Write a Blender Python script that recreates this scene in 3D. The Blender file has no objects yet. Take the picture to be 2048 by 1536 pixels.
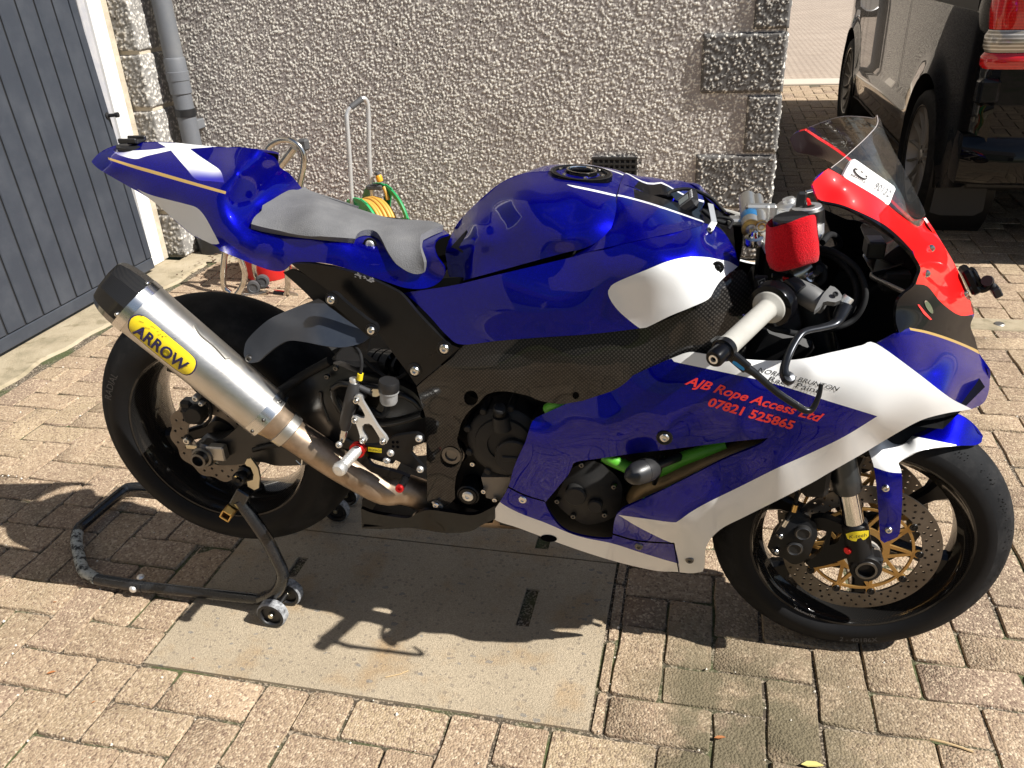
import bpy, math, random
import numpy as np
from mathutils import Vector, Matrix
from mathutils.geometry import delaunay_2d_cdt
R = math.radians
random.seed(7); rng = np.random.default_rng(7)
scene = bpy.context.scene
COL = scene.collection

# ------------------------------------------------------------------ camera
CAM_H, CAM_PITCH, CAM_ROLL, CAM_YAW, FPX = 1.417, 0.4738, 0.0497, R(14.0), 1656.0
cd = bpy.data.cameras.new('camera'); cam = bpy.data.objects.new('camera', cd); COL.objects.link(cam)
cd.sensor_fit = 'HORIZONTAL'; cd.sensor_width = 36.0; cd.lens = FPX / 2048.0 * 36.0
cd.clip_start = 0.05; cd.clip_end = 600.0
def _camrows():
    fw = np.array([0, math.cos(CAM_PITCH), -math.sin(CAM_PITCH)]); rt = np.array([1.0, 0, 0])
    dn = -np.cross(rt, fw)
    c, s = math.cos(CAM_ROLL), math.sin(CAM_ROLL)
    r = c * rt + s * dn; d = -s * rt + c * dn
    cy, sy = math.cos(CAM_YAW), math.sin(CAM_YAW)
    RZ = np.array([[cy, -sy, 0], [sy, cy, 0], [0, 0, 1]])
    return np.array([r, d, fw]) @ RZ.T
CM = _camrows(); CO = np.array([0.0, 0.0, CAM_H])
mw = Matrix(((CM[0][0], -CM[1][0], -CM[2][0], CO[0]), (CM[0][1], -CM[1][1], -CM[2][1], CO[1]),
             (CM[0][2], -CM[1][2], -CM[2][2], CO[2]), (0, 0, 0, 1)))
cam.matrix_world = mw
scene.camera = cam
# ------------------------------------------------------------------ sky, sun, exposure
SUN_AZ, SUN_EL = R(-10.0), R(45.5)
w = bpy.data.worlds.new('World'); scene.world = w; w.use_nodes = True
nt = w.node_tree; nt.nodes.clear()
sky = nt.nodes.new('ShaderNodeTexSky'); sky.sky_type = 'NISHITA'; sky.sun_disc = False
sky.sun_elevation = SUN_EL; sky.sun_rotation = R(90.0) - SUN_AZ; sky.dust_density = 0.4; sky.air_density = 0.9; sky.ozone_density = 1.0
# broken cloud over the blue, as the photograph's reflections show
tc = nt.nodes.new('ShaderNodeTexCoord'); mp = nt.nodes.new('ShaderNodeMapping'); mp.inputs['Scale'].default_value = (1, 1, 2.2)
nz = nt.nodes.new('ShaderNodeTexNoise'); nz.inputs['Scale'].default_value = 2.6; nz.inputs['Detail'].default_value = 7; nz.inputs['Roughness'].default_value = 0.6
rp = nt.nodes.new('ShaderNodeValToRGB'); rp.color_ramp.elements[0].position = 0.54; rp.color_ramp.elements[1].position = 0.72
mx = nt.nodes.new('ShaderNodeMixRGB'); mx.inputs[2].default_value = (4.2, 4.4, 4.7, 1)
bg = nt.nodes.new('ShaderNodeBackground'); bg.inputs['Strength'].default_value = 0.05
wo = nt.nodes.new('ShaderNodeOutputWorld')
nt.links.new(tc.outputs['Generated'], mp.inputs['Vector']); nt.links.new(mp.outputs[0], nz.inputs['Vector'])
nt.links.new(nz.outputs['Fac'], rp.inputs['Fac']); nt.links.new(rp.outputs['Color'], mx.inputs[0])
nt.links.new(sky.outputs[0], mx.inputs[1]); nt.links.new(mx.outputs[0], bg.inputs['Color']); nt.links.new(bg.outputs[0], wo.inputs['Surface'])
sd = bpy.data.lights.new('sun', 'SUN'); sd.energy = 5.0; sd.angle = R(0.53); sd.color = (1.0, 0.965, 0.91)
sun = bpy.data.objects.new('sun', sd); COL.objects.link(sun)
sdir = Vector((math.cos(SUN_EL) * math.cos(SUN_AZ), math.cos(SUN_EL) * math.sin(SUN_AZ), math.sin(SUN_EL)))
sun.rotation_euler = sdir.to_track_quat('Z', 'Y').to_euler(); sun.location = sdir * 20
scene.view_settings.view_transform = 'Standard'; scene.view_settings.look = 'None'
scene.view_settings.exposure = 0.80; scene.view_settings.gamma = 1.0; scene.view_settings.use_curve_mapping = False
scene.render.engine = 'CYCLES'
scene.cycles.max_bounces = 10; scene.cycles.transparent_max_bounces = 12

# ------------------------------------------------------------------ photo measurement: pixel + known distance -> point in the place
def ray(u, v): return CM.T @ np.array([(u - 1024) / FPX, (v - 768) / FPX, 1.0])
def gp(u, v, z=0.0):
    d = ray(u, v); return CO + d * ((z - CO[2]) / d[2])
def on_y(u, v, y): d = ray(u, v); return CO + d * ((y - CO[1]) / d[1])
def on_x(u, v, x): d = ray(u, v); return CO + d * ((x - CO[0]) / d[0])
def px(P):
    q = CM @ (np.asarray(P, float) - CO); return q[0] / q[2] * FPX + 1024, q[1] / q[2] * FPX + 768
# motorcycle frame: x forward, y left, z up, origin on the ground under the rear axle
BY = -0.2254 + CAM_YAW; BR0 = np.array([-1.06583, 1.52062, 0.0])
BF = np.array([math.cos(BY), math.sin(BY), 0]); BS = np.array([math.sin(BY), -math.cos(BY), 0])
_OB = np.array([(CO - BR0) @ BF, (CO - BR0) @ BS, CO[2]])
def P(u, v, l):
    """photo pixel at lateral distance l (to the right of the bike's middle plane) -> bike coordinates"""
    d = ray(u, v); dl = np.array([d @ BF, d @ BS, d[2]])
    q = _OB + dl * ((l - _OB[1]) / dl[1]); return (q[0], -q[1], q[2])
def Pv(u, v, l):
    d = np.stack([(np.asarray(u) - 1024) / FPX, (np.asarray(v) - 768) / FPX, np.ones(len(u))], 1) @ CM
    dl = np.stack([d @ BF, d @ BS, d[:, 2]], 1); q = _OB + dl * ((np.asarray(l) - _OB[1]) / dl[:, 1])[:, None]; q[:, 1] *= -1; return q
def bpx(p):
    """bike coordinates -> photo pixel"""
    return px(BR0 + BF * p[0] - BS * p[1] + np.array([0, 0, p[2]]))

# ------------------------------------------------------------------ generic builders
def link(o, parent=None):
    COL.objects.link(o)
    if parent is not None: o.parent = parent
    return o
def tag(o, label=None, cat=None, group=None, kind=None):
    if label: o['label'] = label
    if cat: o['category'] = cat
    if group: o['group'] = group
    if kind: o['kind'] = kind
    return o
def empty(name, loc=(0, 0, 0), rz=0.0):
    o = bpy.data.objects.new(name, None); o.location = loc; o.rotation_euler = (0, 0, rz); o.empty_display_size = 0.1; COL.objects.link(o); return o
def setmats(me, mats):
    for m in (mats if isinstance(mats, (list, tuple)) else [mats]): me.materials.append(m)
def mesh(name, verts, faces, mat, parent=None, smooth=True, sharp=35, mids=None):
    me = bpy.data.meshes.new(name); me.from_pydata([tuple(map(float, v)) for v in verts], [], [tuple(int(i) for i in f) for f in faces])
    setmats(me, mat)
    if mids is not None: me.polygons.foreach_set('material_index', np.asarray(mids, dtype=np.int32))
    me.validate(); me.update()
    if smooth: shade(me, sharp)
    return link(bpy.data.objects.new(name, me), parent)
def shade(me, ang=35):
    me.polygons.foreach_set('use_smooth', [True] * len(me.polygons))
    me.set_sharp_from_angle(angle=R(ang))
class MB:
    """collects shapes into one mesh"""
    def __init__(s): s.v = []; s.f = []; s.m = []
    def add(s, v, f, m=0):
        o = len(s.v); s.v += [tuple(map(float, q)) for q in v]; s.f += [tuple(i + o for i in q) for q in f]; s.m += [m] * len(f); return s
    def build(s, name, mat, parent=None, smooth=True, sharp=35): return mesh(name, s.v, s.f, mat, parent, smooth, sharp, s.m)
def V(p): return np.asarray(p, float)
def unit(v): v = V(v); n = np.linalg.norm(v); return v / n if n > 1e-12 else v
def basis(axis, hint=(0, 0, 1)):
    a = unit(axis); h = V(hint)
    if abs(a @ unit(h)) > 0.97: h = V((1, 0, 0)) if abs(a[0]) < 0.9 else V((0, 1, 0))
    x = unit(np.cross(h, a)); y = np.cross(a, x); return x, y, a
def catmull(pts, n=6, closed=False):
    p = [V(q) for q in pts]; N = len(p)
    if N < 3: return p
    out = []
    rg = range(N) if closed else range(N - 1)
    for i in rg:
        p0 = p[(i - 1) % N] if closed or i > 0 else 2 * p[0] - p[1]
        p1 = p[i]; p2 = p[(i + 1) % N]
        p3 = p[(i + 2) % N] if closed or i + 2 < N else 2 * p[-1] - p[-2]
        for k in range(n):
            t = k / n
            out.append(0.5 * ((2 * p1) + (-p0 + p2) * t + (2 * p0 - 5 * p1 + 4 * p2 - p3) * t * t + (-p0 + 3 * p1 - 3 * p2 + p3) * t ** 3))
    if not closed: out.append(p[-1])
    return out
def tube_vf(pts, r, seg=12, cap=True, smooth=0, closed=False, flat=1.0, hint=(0, 0, 1)):
    pts = [V(q) for q in pts]
    rr = list(r) if isinstance(r, (list, tuple, np.ndarray)) else [r] * len(pts)
    if smooth:
        q = catmull([np.append(a, b) for a, b in zip(pts, rr)], smooth, closed); pts = [a[:3] for a in q]; rr = [a[3] for a in q]
    N = len(pts); vs = []; fs = []
    t0 = unit(pts[1] - pts[0]); x, y, _ = basis(t0, hint)
    for i in range(N):
        if closed: t = unit(pts[(i + 1) % N] - pts[i - 1])
        else: t = unit(pts[min(i + 1, N - 1)] - pts[max(i - 1, 0)])
        x = unit(x - t * (x @ t)); y = np.cross(t, x)
        for k in range(seg):
            a = 2 * math.pi * k / seg; vs.append(pts[i] + rr[i] * (math.cos(a) * x + flat * math.sin(a) * y))
    for i in range(N if closed else N - 1):
        j = (i + 1) % N
        for k in range(seg):
            l = (k + 1) % seg; fs.append((i * seg + k, i * seg + l, j * seg + l, j * seg + k))
    if cap and not closed: fs.append(tuple(range(seg - 1, -1, -1))); fs.append(tuple((N - 1) * seg + k for k in range(seg)))
    return vs, fs
def tube(name, pts, r, mat, parent=None, **k):
    v, f = tube_vf(pts, r, **k); return mesh(name, v, f, mat, parent, sharp=50)
def lathe_vf(prof, c=(0, 0, 0), axis=(0, 0, 1), seg=24, closed=False, hint=(0, 0, 1), a0=0.0, a1=None):
    """prof: list of (radius, height along axis)"""
    x, y, a = basis(axis, hint); c = V(c); vs = []; fs = []; n = len(prof)
    full = a1 is None; span = 2 * math.pi if full else a1 - a0
    S = seg if full else seg + 1
    for k in range(S):
        t = a0 + span * k / seg
        for (r, h) in prof: vs.append(c + a * h + r * (math.cos(t) * x + math.sin(t) * y))
    for k in range(seg):
        k2 = (k + 1) % S
        for i in range(n if closed else n - 1):
            j = (i + 1) % n
            fs.append((k * n + i, k2 * n + i, k2 * n + j, k * n + j))
    return vs, fs
def lathe(name, prof, c, axis, mat, parent=None, seg=24, sharp=35, **k):
    v, f = lathe_vf(prof, c, axis, seg, **k); return mesh(name, v, f, mat, parent, sharp=sharp)
def box_vf(c, s, rot=None, bev=0.0):
    """box with chamfered edges; rot = 3x3 whose columns are the box axes"""
    c = V(c); h = V(s) / 2; M = np.eye(3) if rot is None else np.asarray(rot)
    if bev <= 0:
        vs = [c + M @ (h * V(q)) for q in ((-1, -1, -1), (1, -1, -1), (1, 1, -1), (-1, 1, -1), (-1, -1, 1), (1, -1, 1), (1, 1, 1), (-1, 1, 1))]
        return vs, [(0, 3, 2, 1), (4, 5, 6, 7), (0, 1, 5, 4), (1, 2, 6, 5), (2, 3, 7, 6), (3, 0, 4, 7)]
    b = min(bev, min(h) * 0.9); vs = []; idx = {}
    for sx in (-1, 1):
        for sy in (-1, 1):
            for sz in (-1, 1):
                s3 = V((sx, sy, sz))
                for ax in range(3):
                    q = s3 * (h - b); q[ax] = s3[ax] * h[ax]; idx[(sx, sy, sz, ax)] = len(vs); vs.append(c + M @ q)
    fs = []
    for ax in range(3):
        o = [i for i in range(3) if i != ax]
        for s_ in (-1, 1):
            ring = []
            for (a, b2) in ((-1, -1), (1, -1), (1, 1), (-1, 1)):
                k = [0, 0, 0]; k[ax] = s_; k[o[0]] = a; k[o[1]] = b2; ring.append(idx[(*k, ax)])
            fs.append(tuple(ring))
    for ax in range(3):
        o = [i for i in range(3) if i != ax]
        for a in (-1, 1):
            for b2 in (-1, 1):
                k0 = [0, 0, 0]; k1 = [0, 0, 0]; k0[o[0]] = k1[o[0]] = a; k0[o[1]] = k1[o[1]] = b2; k0[ax] = -1; k1[ax] = 1
                fs.append((idx[(*k0, o[0])], idx[(*k1, o[0])], idx[(*k1, o[1])], idx[(*k0, o[1])]))
    for sx in (-1, 1):
        for sy in (-1, 1):
            for sz in (-1, 1): fs.append(tuple(idx[(sx, sy, sz, ax)] for ax in range(3)))
    # outward orientation
    out = []
    for f in fs:
        a = [vs[i] for i in f]; n = np.cross(a[1] - a[0], a[2] - a[0]); m = sum(a) / len(a) - c
        out.append(f if n @ m > 0 else f[::-1])
    return vs, out
def box(name, c, s, mat, parent=None, rot=None, bev=0.0):
    v, f = box_vf(c, s, rot, bev); return mesh(name, v, f, mat, parent, smooth=False)
def rotz(a): c, s = math.cos(a), math.sin(a); return np.array([[c, -s, 0], [s, c, 0], [0, 0, 1]])
def loft_vf(rings, closed=True, cap0=False, cap1=False):
    n = len(rings[0]); vs = [V(q) for r in rings for q in r]; fs = []
    for i in range(len(rings) - 1):
        for k in range(n if closed else n - 1):
            l = (k + 1) % n; fs.append((i * n + k, i * n + l, (i + 1) * n + l, (i + 1) * n + k))
    if cap0: fs.append(tuple(range(n - 1, -1, -1)))
    if cap1: o = (len(rings) - 1) * n; fs.append(tuple(o + k for k in range(n)))
    return vs, fs
def loft(name, rings, mat, parent=None, closed=True, cap0=False, cap1=False, sharp=40, mids=None):
    v, f = loft_vf(rings, closed, cap0, cap1); return mesh(name, v, f, mat, parent, sharp=sharp, mids=mids)
def prism_vf(pts, d):
    """flat polygon given by 3D points, extruded by vector d"""
    n = len(pts); a = [V(q) for q in pts]; d = V(d); nn = np.zeros(3)
    for i in range(n): nn += np.cross(a[i], a[(i + 1) % n])
    if nn @ d < 0: a = a[::-1]
    vs = a + [q + d for q in a]
    fs = [tuple(range(n - 1, -1, -1)), tuple(n + k for k in range(n))] + [(k, (k + 1) % n, n + (k + 1) % n, n + k) for k in range(n)]
    return vs, fs
def prism(name, pts, d, mat, parent=None, bev=0.0):
    v, f = prism_vf(pts, d); o = mesh(name, v, f, mat, parent, smooth=False)
    if bev:
        m = o.modifiers.new('bevel', 'BEVEL'); m.width = bev; m.segments = 2; m.limit_method = 'ANGLE'; m.angle_limit = R(40)
    return o
def copy_tree(o, parent=None):
    c = o.copy(); COL.objects.link(c)
    if parent is not None: c.parent = parent
    for ch in list(o.children): copy_tree(ch, c)
    return c

# ------------------------------------------------------------------ traced panels: outline from the photo, lateral relief from control points
def pip(poly, X, Y):
    poly = np.asarray(poly, float); ins = np.zeros(len(X), bool); j = len(poly) - 1
    for i in range(len(poly)):
        xi, yi = poly[i]; xj, yj = poly[j]
        c = ((yi > Y) != (yj > Y)) & (X < (xj - xi) * (Y - yi) / (yj - yi + 1e-12) + xi); ins ^= c; j = i
    return ins
class TPS:
    def __init__(s, ctrl, reg=0.0):
        c = np.asarray(ctrl, float); s.p = c[:, :2] / 100.0; n = len(c); L = c[:, 2]
        if n < 3:
            s.w = None; s.k = L.mean(); return
        K = s._u(s.p[:, None, :] - s.p[None]) + np.eye(n) * reg
        A = np.zeros((n + 3, n + 3)); A[:n, :n] = K; A[:n, n] = 1; A[:n, n + 1:] = s.p; A[n, :n] = 1; A[n + 1:, :n] = s.p.T
        s.w = np.linalg.lstsq(A, np.append(L, [0, 0, 0]), rcond=None)[0]
    @staticmethod
    def _u(d): r2 = (d ** 2).sum(-1); return np.where(r2 > 1e-12, r2 * np.log(r2 + 1e-12) * 0.5, 0.0)
    def __call__(s, u, v):
        if s.w is None: return s.k + 0 * np.asarray(u, float)
        q = np.stack([np.atleast_1d(u), np.atleast_1d(v)], -1) / 100.0; U = s._u(q[:, None, :] - s.p[None]); n = len(s.p)
        r = U @ s.w[:n] + s.w[n] + q @ s.w[n + 1:]
        return r if np.ndim(u) else float(r[0])
def curve2(poly, closed=True, n=5, corner=48):
    """smooth a pixel polyline but keep its sharp corners"""
    p = [np.asarray(q, float) for q in poly]; N = len(p); sharp = []
    for i in range(N):
        if not closed and i in (0, N - 1): sharp.append(True); continue
        a = p[i] - p[i - 1]; b = p[(i + 1) % N] - p[i]
        ang = math.degrees(math.acos(max(-1, min(1, (a @ b) / (np.linalg.norm(a) * np.linalg.norm(b) + 1e-9))))); sharp.append(ang > corner)
    out = []
    for i in range(N if closed else N - 1):
        p1, p2 = p[i], p[(i + 1) % N]
        p0 = p[i - 1] if not sharp[i] else 2 * p1 - p2
        p3 = p[(i + 2) % N] if not sharp[(i + 1) % N] else 2 * p2 - p1
        L = np.linalg.norm(p2 - p1); m = max(1, min(n, int(L / 6)))
        for k in range(m):
            t = k / m; out.append(0.5 * ((2 * p1) + (-p0 + p2) * t + (2 * p0 - 5 * p1 + 4 * p2 - p3) * t * t + (-p0 + 3 * p1 - 3 * p2 + p3) * t ** 3))
    if not closed: out.append(p[-1])
    return np.array(out)
def refine(poly, step, closed=True):
    out = []; N = len(poly)
    for i in range(N if closed else N - 1):
        a, b = poly[i], poly[(i + 1) % N]; m = max(1, int(np.linalg.norm(b - a) / step))
        for k in range(m): out.append(a + (b - a) * k / m)
    if not closed: out.append(poly[-1])
    return np.array(out)
def sheet(name, outline, ctrl, mat, parent, holes=(), regions=(), step=11.0, thick=0.004, lip=0.0, mirror=False, sharp=40, reg=0.0, smooth=True, label=None, creases=(), ripple=None, inner='inner_black', smooth_n=True):
    """ctrl: [(u,v,lateral)] ; regions: [(polygon, material index)] ; holes: polygons ; lip: depth of rolled-in edge"""
    f = ctrl if callable(ctrl) else TPS(ctrl, reg)
    mats = list(mat) if isinstance(mat, (list, tuple)) else [mat]
    mats_all = mats + ([MATS[inner]] if inner else [])
    O_ = refine(curve2(outline), step) if smooth else refine(np.asarray(outline, float), step)
    H_ = [refine(curve2(h), step * 0.7) for h in holes]
    R_ = [(refine(curve2(r), step), i) for r, i in regions]
    pts = []; edges = []
    def addloop(l, closed=True):
        o = len(pts); n = len(l)
        for q in l: pts.append(q)
        edges.extend([(o + k, o + (k + 1) % n) for k in range(n if closed else n - 1)])
    addloop(O_)
    for h in H_: addloop(h)
    for r, _ in R_:
        addloop(r)
    for c in creases: addloop(refine(curve2(c, False), step, False), False)
    lo = O_.min(0); hi = O_.max(0); gx, gy = np.meshgrid(np.arange(lo[0], hi[0], step), np.arange(lo[1], hi[1], step * 0.87))
    gx = gx + (np.arange(gx.shape[0])[:, None] % 2) * step / 2
    gx = gx.ravel() + 0.13; gy = gy.ravel() + 0.07
    ok = pip(O_, gx, gy)
    for h in H_: ok &= ~pip(h, gx, gy)
    base = np.array(pts)
    g = np.stack([gx[ok], gy[ok]], 1)
    if len(g):
        dmin = np.full(len(g), 1e9)
        for i in range(0, len(base), 64): dmin = np.minimum(dmin, np.sqrt(((g[:, None] - base[None, i:i + 64]) ** 2).sum(-1)).min(1))
        g = g[dmin > step * 0.45]
    allp = [Vector((float(a), float(b))) for a, b in list(base) + list(g)]
    vo, eo, fo, ov, oe, of = delaunay_2d_cdt(allp, edges, [], 0, 1e-4)
    vo = np.array([(q.x, q.y) for q in vo]); cen = np.array([vo[list(t)].mean(0) for t in fo])
    ok = pip(O_, cen[:, 0], cen[:, 1])
    for h in H_: ok &= ~pip(h, cen[:, 0], cen[:, 1])
    mid = np.zeros(len(fo), int)
    for r, i in R_: mid[pip(r, cen[:, 0], cen[:, 1])] = i
    tris = [t for t, k in zip(fo, ok) if k]; mid = mid[ok]
    lat = f(vo[:, 0], vo[:, 1])
    if ripple is not None: lat = lat + ripple(vo[:, 0], vo[:, 1])
    p3 = Pv(vo[:, 0], vo[:, 1], lat)
    E_ = 1.5
    du_ = Pv(vo[:, 0] + E_, vo[:, 1], f(vo[:, 0] + E_, vo[:, 1])) - Pv(vo[:, 0] - E_, vo[:, 1], f(vo[:, 0] - E_, vo[:, 1]))
    dv_ = Pv(vo[:, 0], vo[:, 1] + E_, f(vo[:, 0], vo[:, 1] + E_)) - Pv(vo[:, 0], vo[:, 1] - E_, f(vo[:, 0], vo[:, 1] - E_))
    an = np.cross(dv_, du_); an /= (np.linalg.norm(an, axis=1)[:, None] + 1e-12)
    # orient to face the camera side
    tt = []
    camb = np.array([_OB[0], -_OB[1], _OB[2]])
    for t in tris:
        a, b, c = p3[list(t)]; n = np.cross(b - a, c - a)
        tt.append(tuple(t) if n @ (camb - a) > 0 else tuple(t[::-1]))
    an[((np.array([_OB[0], -_OB[1], _OB[2]]) - p3) * an).sum(1) < 0] *= -1
    # vertex normals for the inner skin
    nrm = np.zeros_like(p3)
    for t in tt:
        a, b, c = p3[list(t)]; n = np.cross(b - a, c - a)
        for i in t: nrm[i] += n
    nrm /= (np.linalg.norm(nrm, axis=1)[:, None] + 1e-12)
    cnt = {}
    for t in tt:
        for a, b in ((t[0], t[1]), (t[1], t[2]), (t[2], t[0])): cnt[(a, b)] = cnt.get((a, b), 0) + 1
    bnd = [e for e in cnt if (e[1], e[0]) not in cnt]
    n0 = len(p3); vs = list(p3); fs = list(tt); ms = list(mid)
    if lip > 0:
        vs += [q + np.array([0, lip, 0]) - n * thick for q, n in zip(p3, nrm)]
        m0 = {}
        for t, m in zip(tt, mid):
            for i in t: m0[i] = m
        for a, b in bnd: fs.append((b, a, n0 + a, n0 + b)); ms.append(m0.get(a, 0))
    else:
        vs += [q - n * thick for q, n in zip(p3, nrm)]
        m0 = {}
        for t, m in zip(tt, mid):
            for i in t: m0[i] = m
        for a, b in bnd: fs.append((b, a, n0 + a, n0 + b)); ms.append(m0.get(a, 0))
        for t, m in zip(tt, mid): fs.append(tuple(n0 + i for i in t[::-1])); ms.append(m if inner is None else len(mats))
    nfront = len(tt); used = sorted({i for q in fs for i in q}); rm = {k: i for i, k in enumerate(used)}
    vs = [vs[k] for k in used]; fs = [tuple(rm[i] for i in q) for q in fs]
    an = np.array([an[k % n0] for k in used])
    def smooth_normals(ob, sg, order):
        me = ob.data; fn = np.zeros((len(me.loops), 3))
        if len(me.polygons) != len(fs): return
        for k, p_ in enumerate(me.polygons):
            if k < nfront:
                for li in p_.loop_indices: fn[li] = an[me.loops[li].vertex_index] * sg
            else:
                for li in p_.loop_indices: fn[li] = p_.normal
        me.normals_split_custom_set([tuple(q) for q in fn])
    o = mesh(name, vs, fs, mats_all, parent, sharp=sharp, mids=ms)
    if smooth_n: smooth_normals(o, (1, 1, 1), 1)
    if label: o['label'] = label
    o2 = None
    if mirror:
        o2 = mesh(name, [(q[0], -q[1], q[2]) for q in vs], [q[::-1] for q in fs], mats_all, parent, sharp=sharp, mids=ms)
        if smooth_n: smooth_normals(o2, (1, -1, 1), -1)
    return (o, f, o2) if mirror else (o, f)
def ell(cu, cv, ru, rv, n=20, a=0.0):
    ca, sa = math.cos(a), math.sin(a)
    return [(cu + ru * math.cos(t) * ca - rv * math.sin(t) * sa, cv + ru * math.cos(t) * sa + rv * math.sin(t) * ca) for t in np.linspace(0, 2 * math.pi, n, endpoint=False)]
def text_tris(s, shear=0.0, bold=0.0, spacing=1.0):
    cu = bpy.data.curves.new('t', 'FONT'); cu.body = s; cu.shear = shear; cu.align_x = 'LEFT'; cu.space_character = spacing; cu.resolution_u = 3; cu.offset = bold
    o = bpy.data.objects.new('t', cu); COL.objects.link(o)
    me = bpy.data.meshes.new_from_object(o.evaluated_get(bpy.context.evaluated_depsgraph_get()))
    v = np.array([q.co[:2] for q in me.vertices]); f = [tuple(p.vertices) for p in me.polygons]
    bpy.data.objects.remove(o); bpy.data.curves.remove(cu); bpy.data.meshes.remove(me)
    return v, f
def text_on(name, s, uv0, uv1, height, f, mat, parent, off=0.0012, shear=0.0, bold=0.0, tilt=0.0):
    """lettering laid on a traced panel: baseline from uv0 to uv1 (pixels), cap height in pixels"""
    v, fc = text_tris(s, shear, bold)
    x0, x1 = v[:, 0].min(), v[:, 0].max(); H = 0.7
    a = np.asarray(uv0, float); b = np.asarray(uv1, float); d = (b - a) / (x1 - x0)
    up = np.array([math.sin(tilt), -math.cos(tilt)])
    n = np.array([d[1], -d[0]]); n = unit(n); n = n * math.cos(tilt) + unit(d) * math.sin(tilt)
    uv = a + (v[:, :1] - x0) * d + v[:, 1:2] / H * height * n
    l = f(uv[:, 0], uv[:, 1]) + off
    return mesh(name, [P(q[0], q[1], k) for q, k in zip(uv, l)], fc, mat, parent, smooth=False)

# ------------------------------------------------------------------ materials
MATS = {}
def _set(b, k, v):
    if k in b.inputs: b.inputs[k].default_value = v
def mat(name, col, rough=0.5, metal=0.0, coat=0.0, coatr=0.03, spec=0.5, emit=None, **k):
    m = bpy.data.materials.new(name); m.use_nodes = True; b = m.node_tree.nodes['Principled BSDF']
    b.inputs['Base Color'].default_value = (*col, 1); b.inputs['Roughness'].default_value = rough; b.inputs['Metallic'].default_value = metal
    _set(b, 'Coat Weight', coat); _set(b, 'Coat Roughness', coatr); _set(b, 'Specular IOR Level', spec)
    for kk, v in k.items(): _set(b, kk, v)
    MATS[name] = m; return m
def N(m, t, **k):
    n = m.node_tree.nodes.new('ShaderNode' + t)
    for a, v in k.items():
        if a.startswith('i_'): n.inputs[a[2:].replace('_', ' ')].default_value = v
        else: setattr(n, a, v)
    return n
def L(m, a, b): m.node_tree.links.new(a, b)
def bsdf(m): return m.node_tree.nodes['Principled BSDF']
def ramp(m, src, stops):
    r = N(m, 'ValToRGB'); e = r.color_ramp.elements
    while len(e) < len(stops): e.new(0.5)
    for q, (p_, c) in zip(e, stops): q.position = p_; q.color = (*c, 1) if len(c) == 3 else c
    L(m, src, r.inputs['Fac']); return r.outputs['Color']
def coords(m, which='Object', scale=None):
    t = N(m, 'TexCoord'); o = t.outputs[which]
    if scale is not None:
        mp = N(m, 'Mapping'); mp.inputs['Scale'].default_value = scale; L(m, o, mp.inputs['Vector']); o = mp.outputs[0]
    return o
def world_pos(m): return N(m, 'NewGeometry').outputs['Position']
def noise(m, vec, scale, detail=4, rough=0.55, dist=0.0):
    n = N(m, 'TexNoise'); n.inputs['Scale'].default_value = scale; n.inputs['Detail'].default_value = detail; n.inputs['Roughness'].default_value = rough; n.inputs['Distortion'].default_value = dist
    L(m, vec, n.inputs['Vector']); return n.outputs['Fac']
def voro(m, vec, scale, feature='F1', out='Distance', rnd=1.0):
    n = N(m, 'TexVoronoi'); n.feature = feature; n.inputs['Scale'].default_value = scale; n.inputs['Randomness'].default_value = rnd; L(m, vec, n.inputs['Vector']); return n.outputs[out]
def math_(m, op, a, b=None, c=None):
    n = N(m, 'Math', operation=op)
    for i, q in enumerate((a, b, c)):
        if q is None: continue
        if isinstance(q, (int, float)): n.inputs[i].default_value = q
        else: L(m, q, n.inputs[i])
    return n.outputs[0]
def mixc(m, fac, a, b, mode='MIX'):
    n = N(m, 'MixRGB', blend_type=mode)
    for i, q in enumerate((fac, a, b)):
        if isinstance(q, (int, float)): n.inputs[i].default_value = q
        elif isinstance(q, tuple): n.inputs[i].default_value = (*q, 1) if len(q) == 3 else q
        else: L(m, q, n.inputs[i])
    return n.outputs[0]
def bump(m, h, strength=0.5, dist=0.01, prev=None):
    b = N(m, 'Bump'); b.inputs['Strength'].default_value = strength; b.inputs['Distance'].default_value = dist; L(m, h, b.inputs['Height'])
    if prev is not None: L(m, prev, b.inputs['Normal'])
    return b.outputs[0]
def dusty(m, col, dust=(0.3, 0.27, 0.22), amt=0.35, scale=9.0, rlo=0.3, rhi=0.6, wp=True):
    """uneven grime and handling wear on a plain material"""
    v = coords(m, 'Object'); n1 = noise(m, v, scale, 6, 0.65); n2 = noise(m, v, scale * 7, 3, 0.6)
    f = math_(m, 'MULTIPLY', ramp(m, n1, [(0.45, (0, 0, 0)), (0.75, (1, 1, 1))]), amt)
    f2 = math_(m, 'ADD', f, math_(m, 'MULTIPLY', ramp(m, n2, [(0.6, (0, 0, 0)), (0.8, (1, 1, 1))]), amt * 0.4))
    L(m, mixc(m, f2, col, dust), bsdf(m).inputs['Base Color'])
    mr = N(m, 'MapRange'); mr.inputs['To Min'].default_value = rlo; mr.inputs['To Max'].default_value = rhi; L(m, n1, mr.inputs['Value']); L(m, mr.outputs[0], bsdf(m).inputs['Roughness'])
    return m

mat('inner_black', (0.006, 0.006, 0.006), 0.6, spec=0.12)
# ================================================================== SETTING
WALL_Y, CORNER_X, PIL_X, PIL_Y, DOOR_X = 4.22, 0.305, -2.83, 3.95, -2.93
def grime(m, vec, col, amt=0.5, scale=1.5, dark=(0.06, 0.06, 0.04)):
    n = noise(m, vec, scale, 6, 0.6); return mixc(m, math_(m, 'MULTIPLY', ramp(m, n, [(0.42, (0, 0, 0)), (0.7, (1, 1, 1))]), amt), col, dark)
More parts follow.
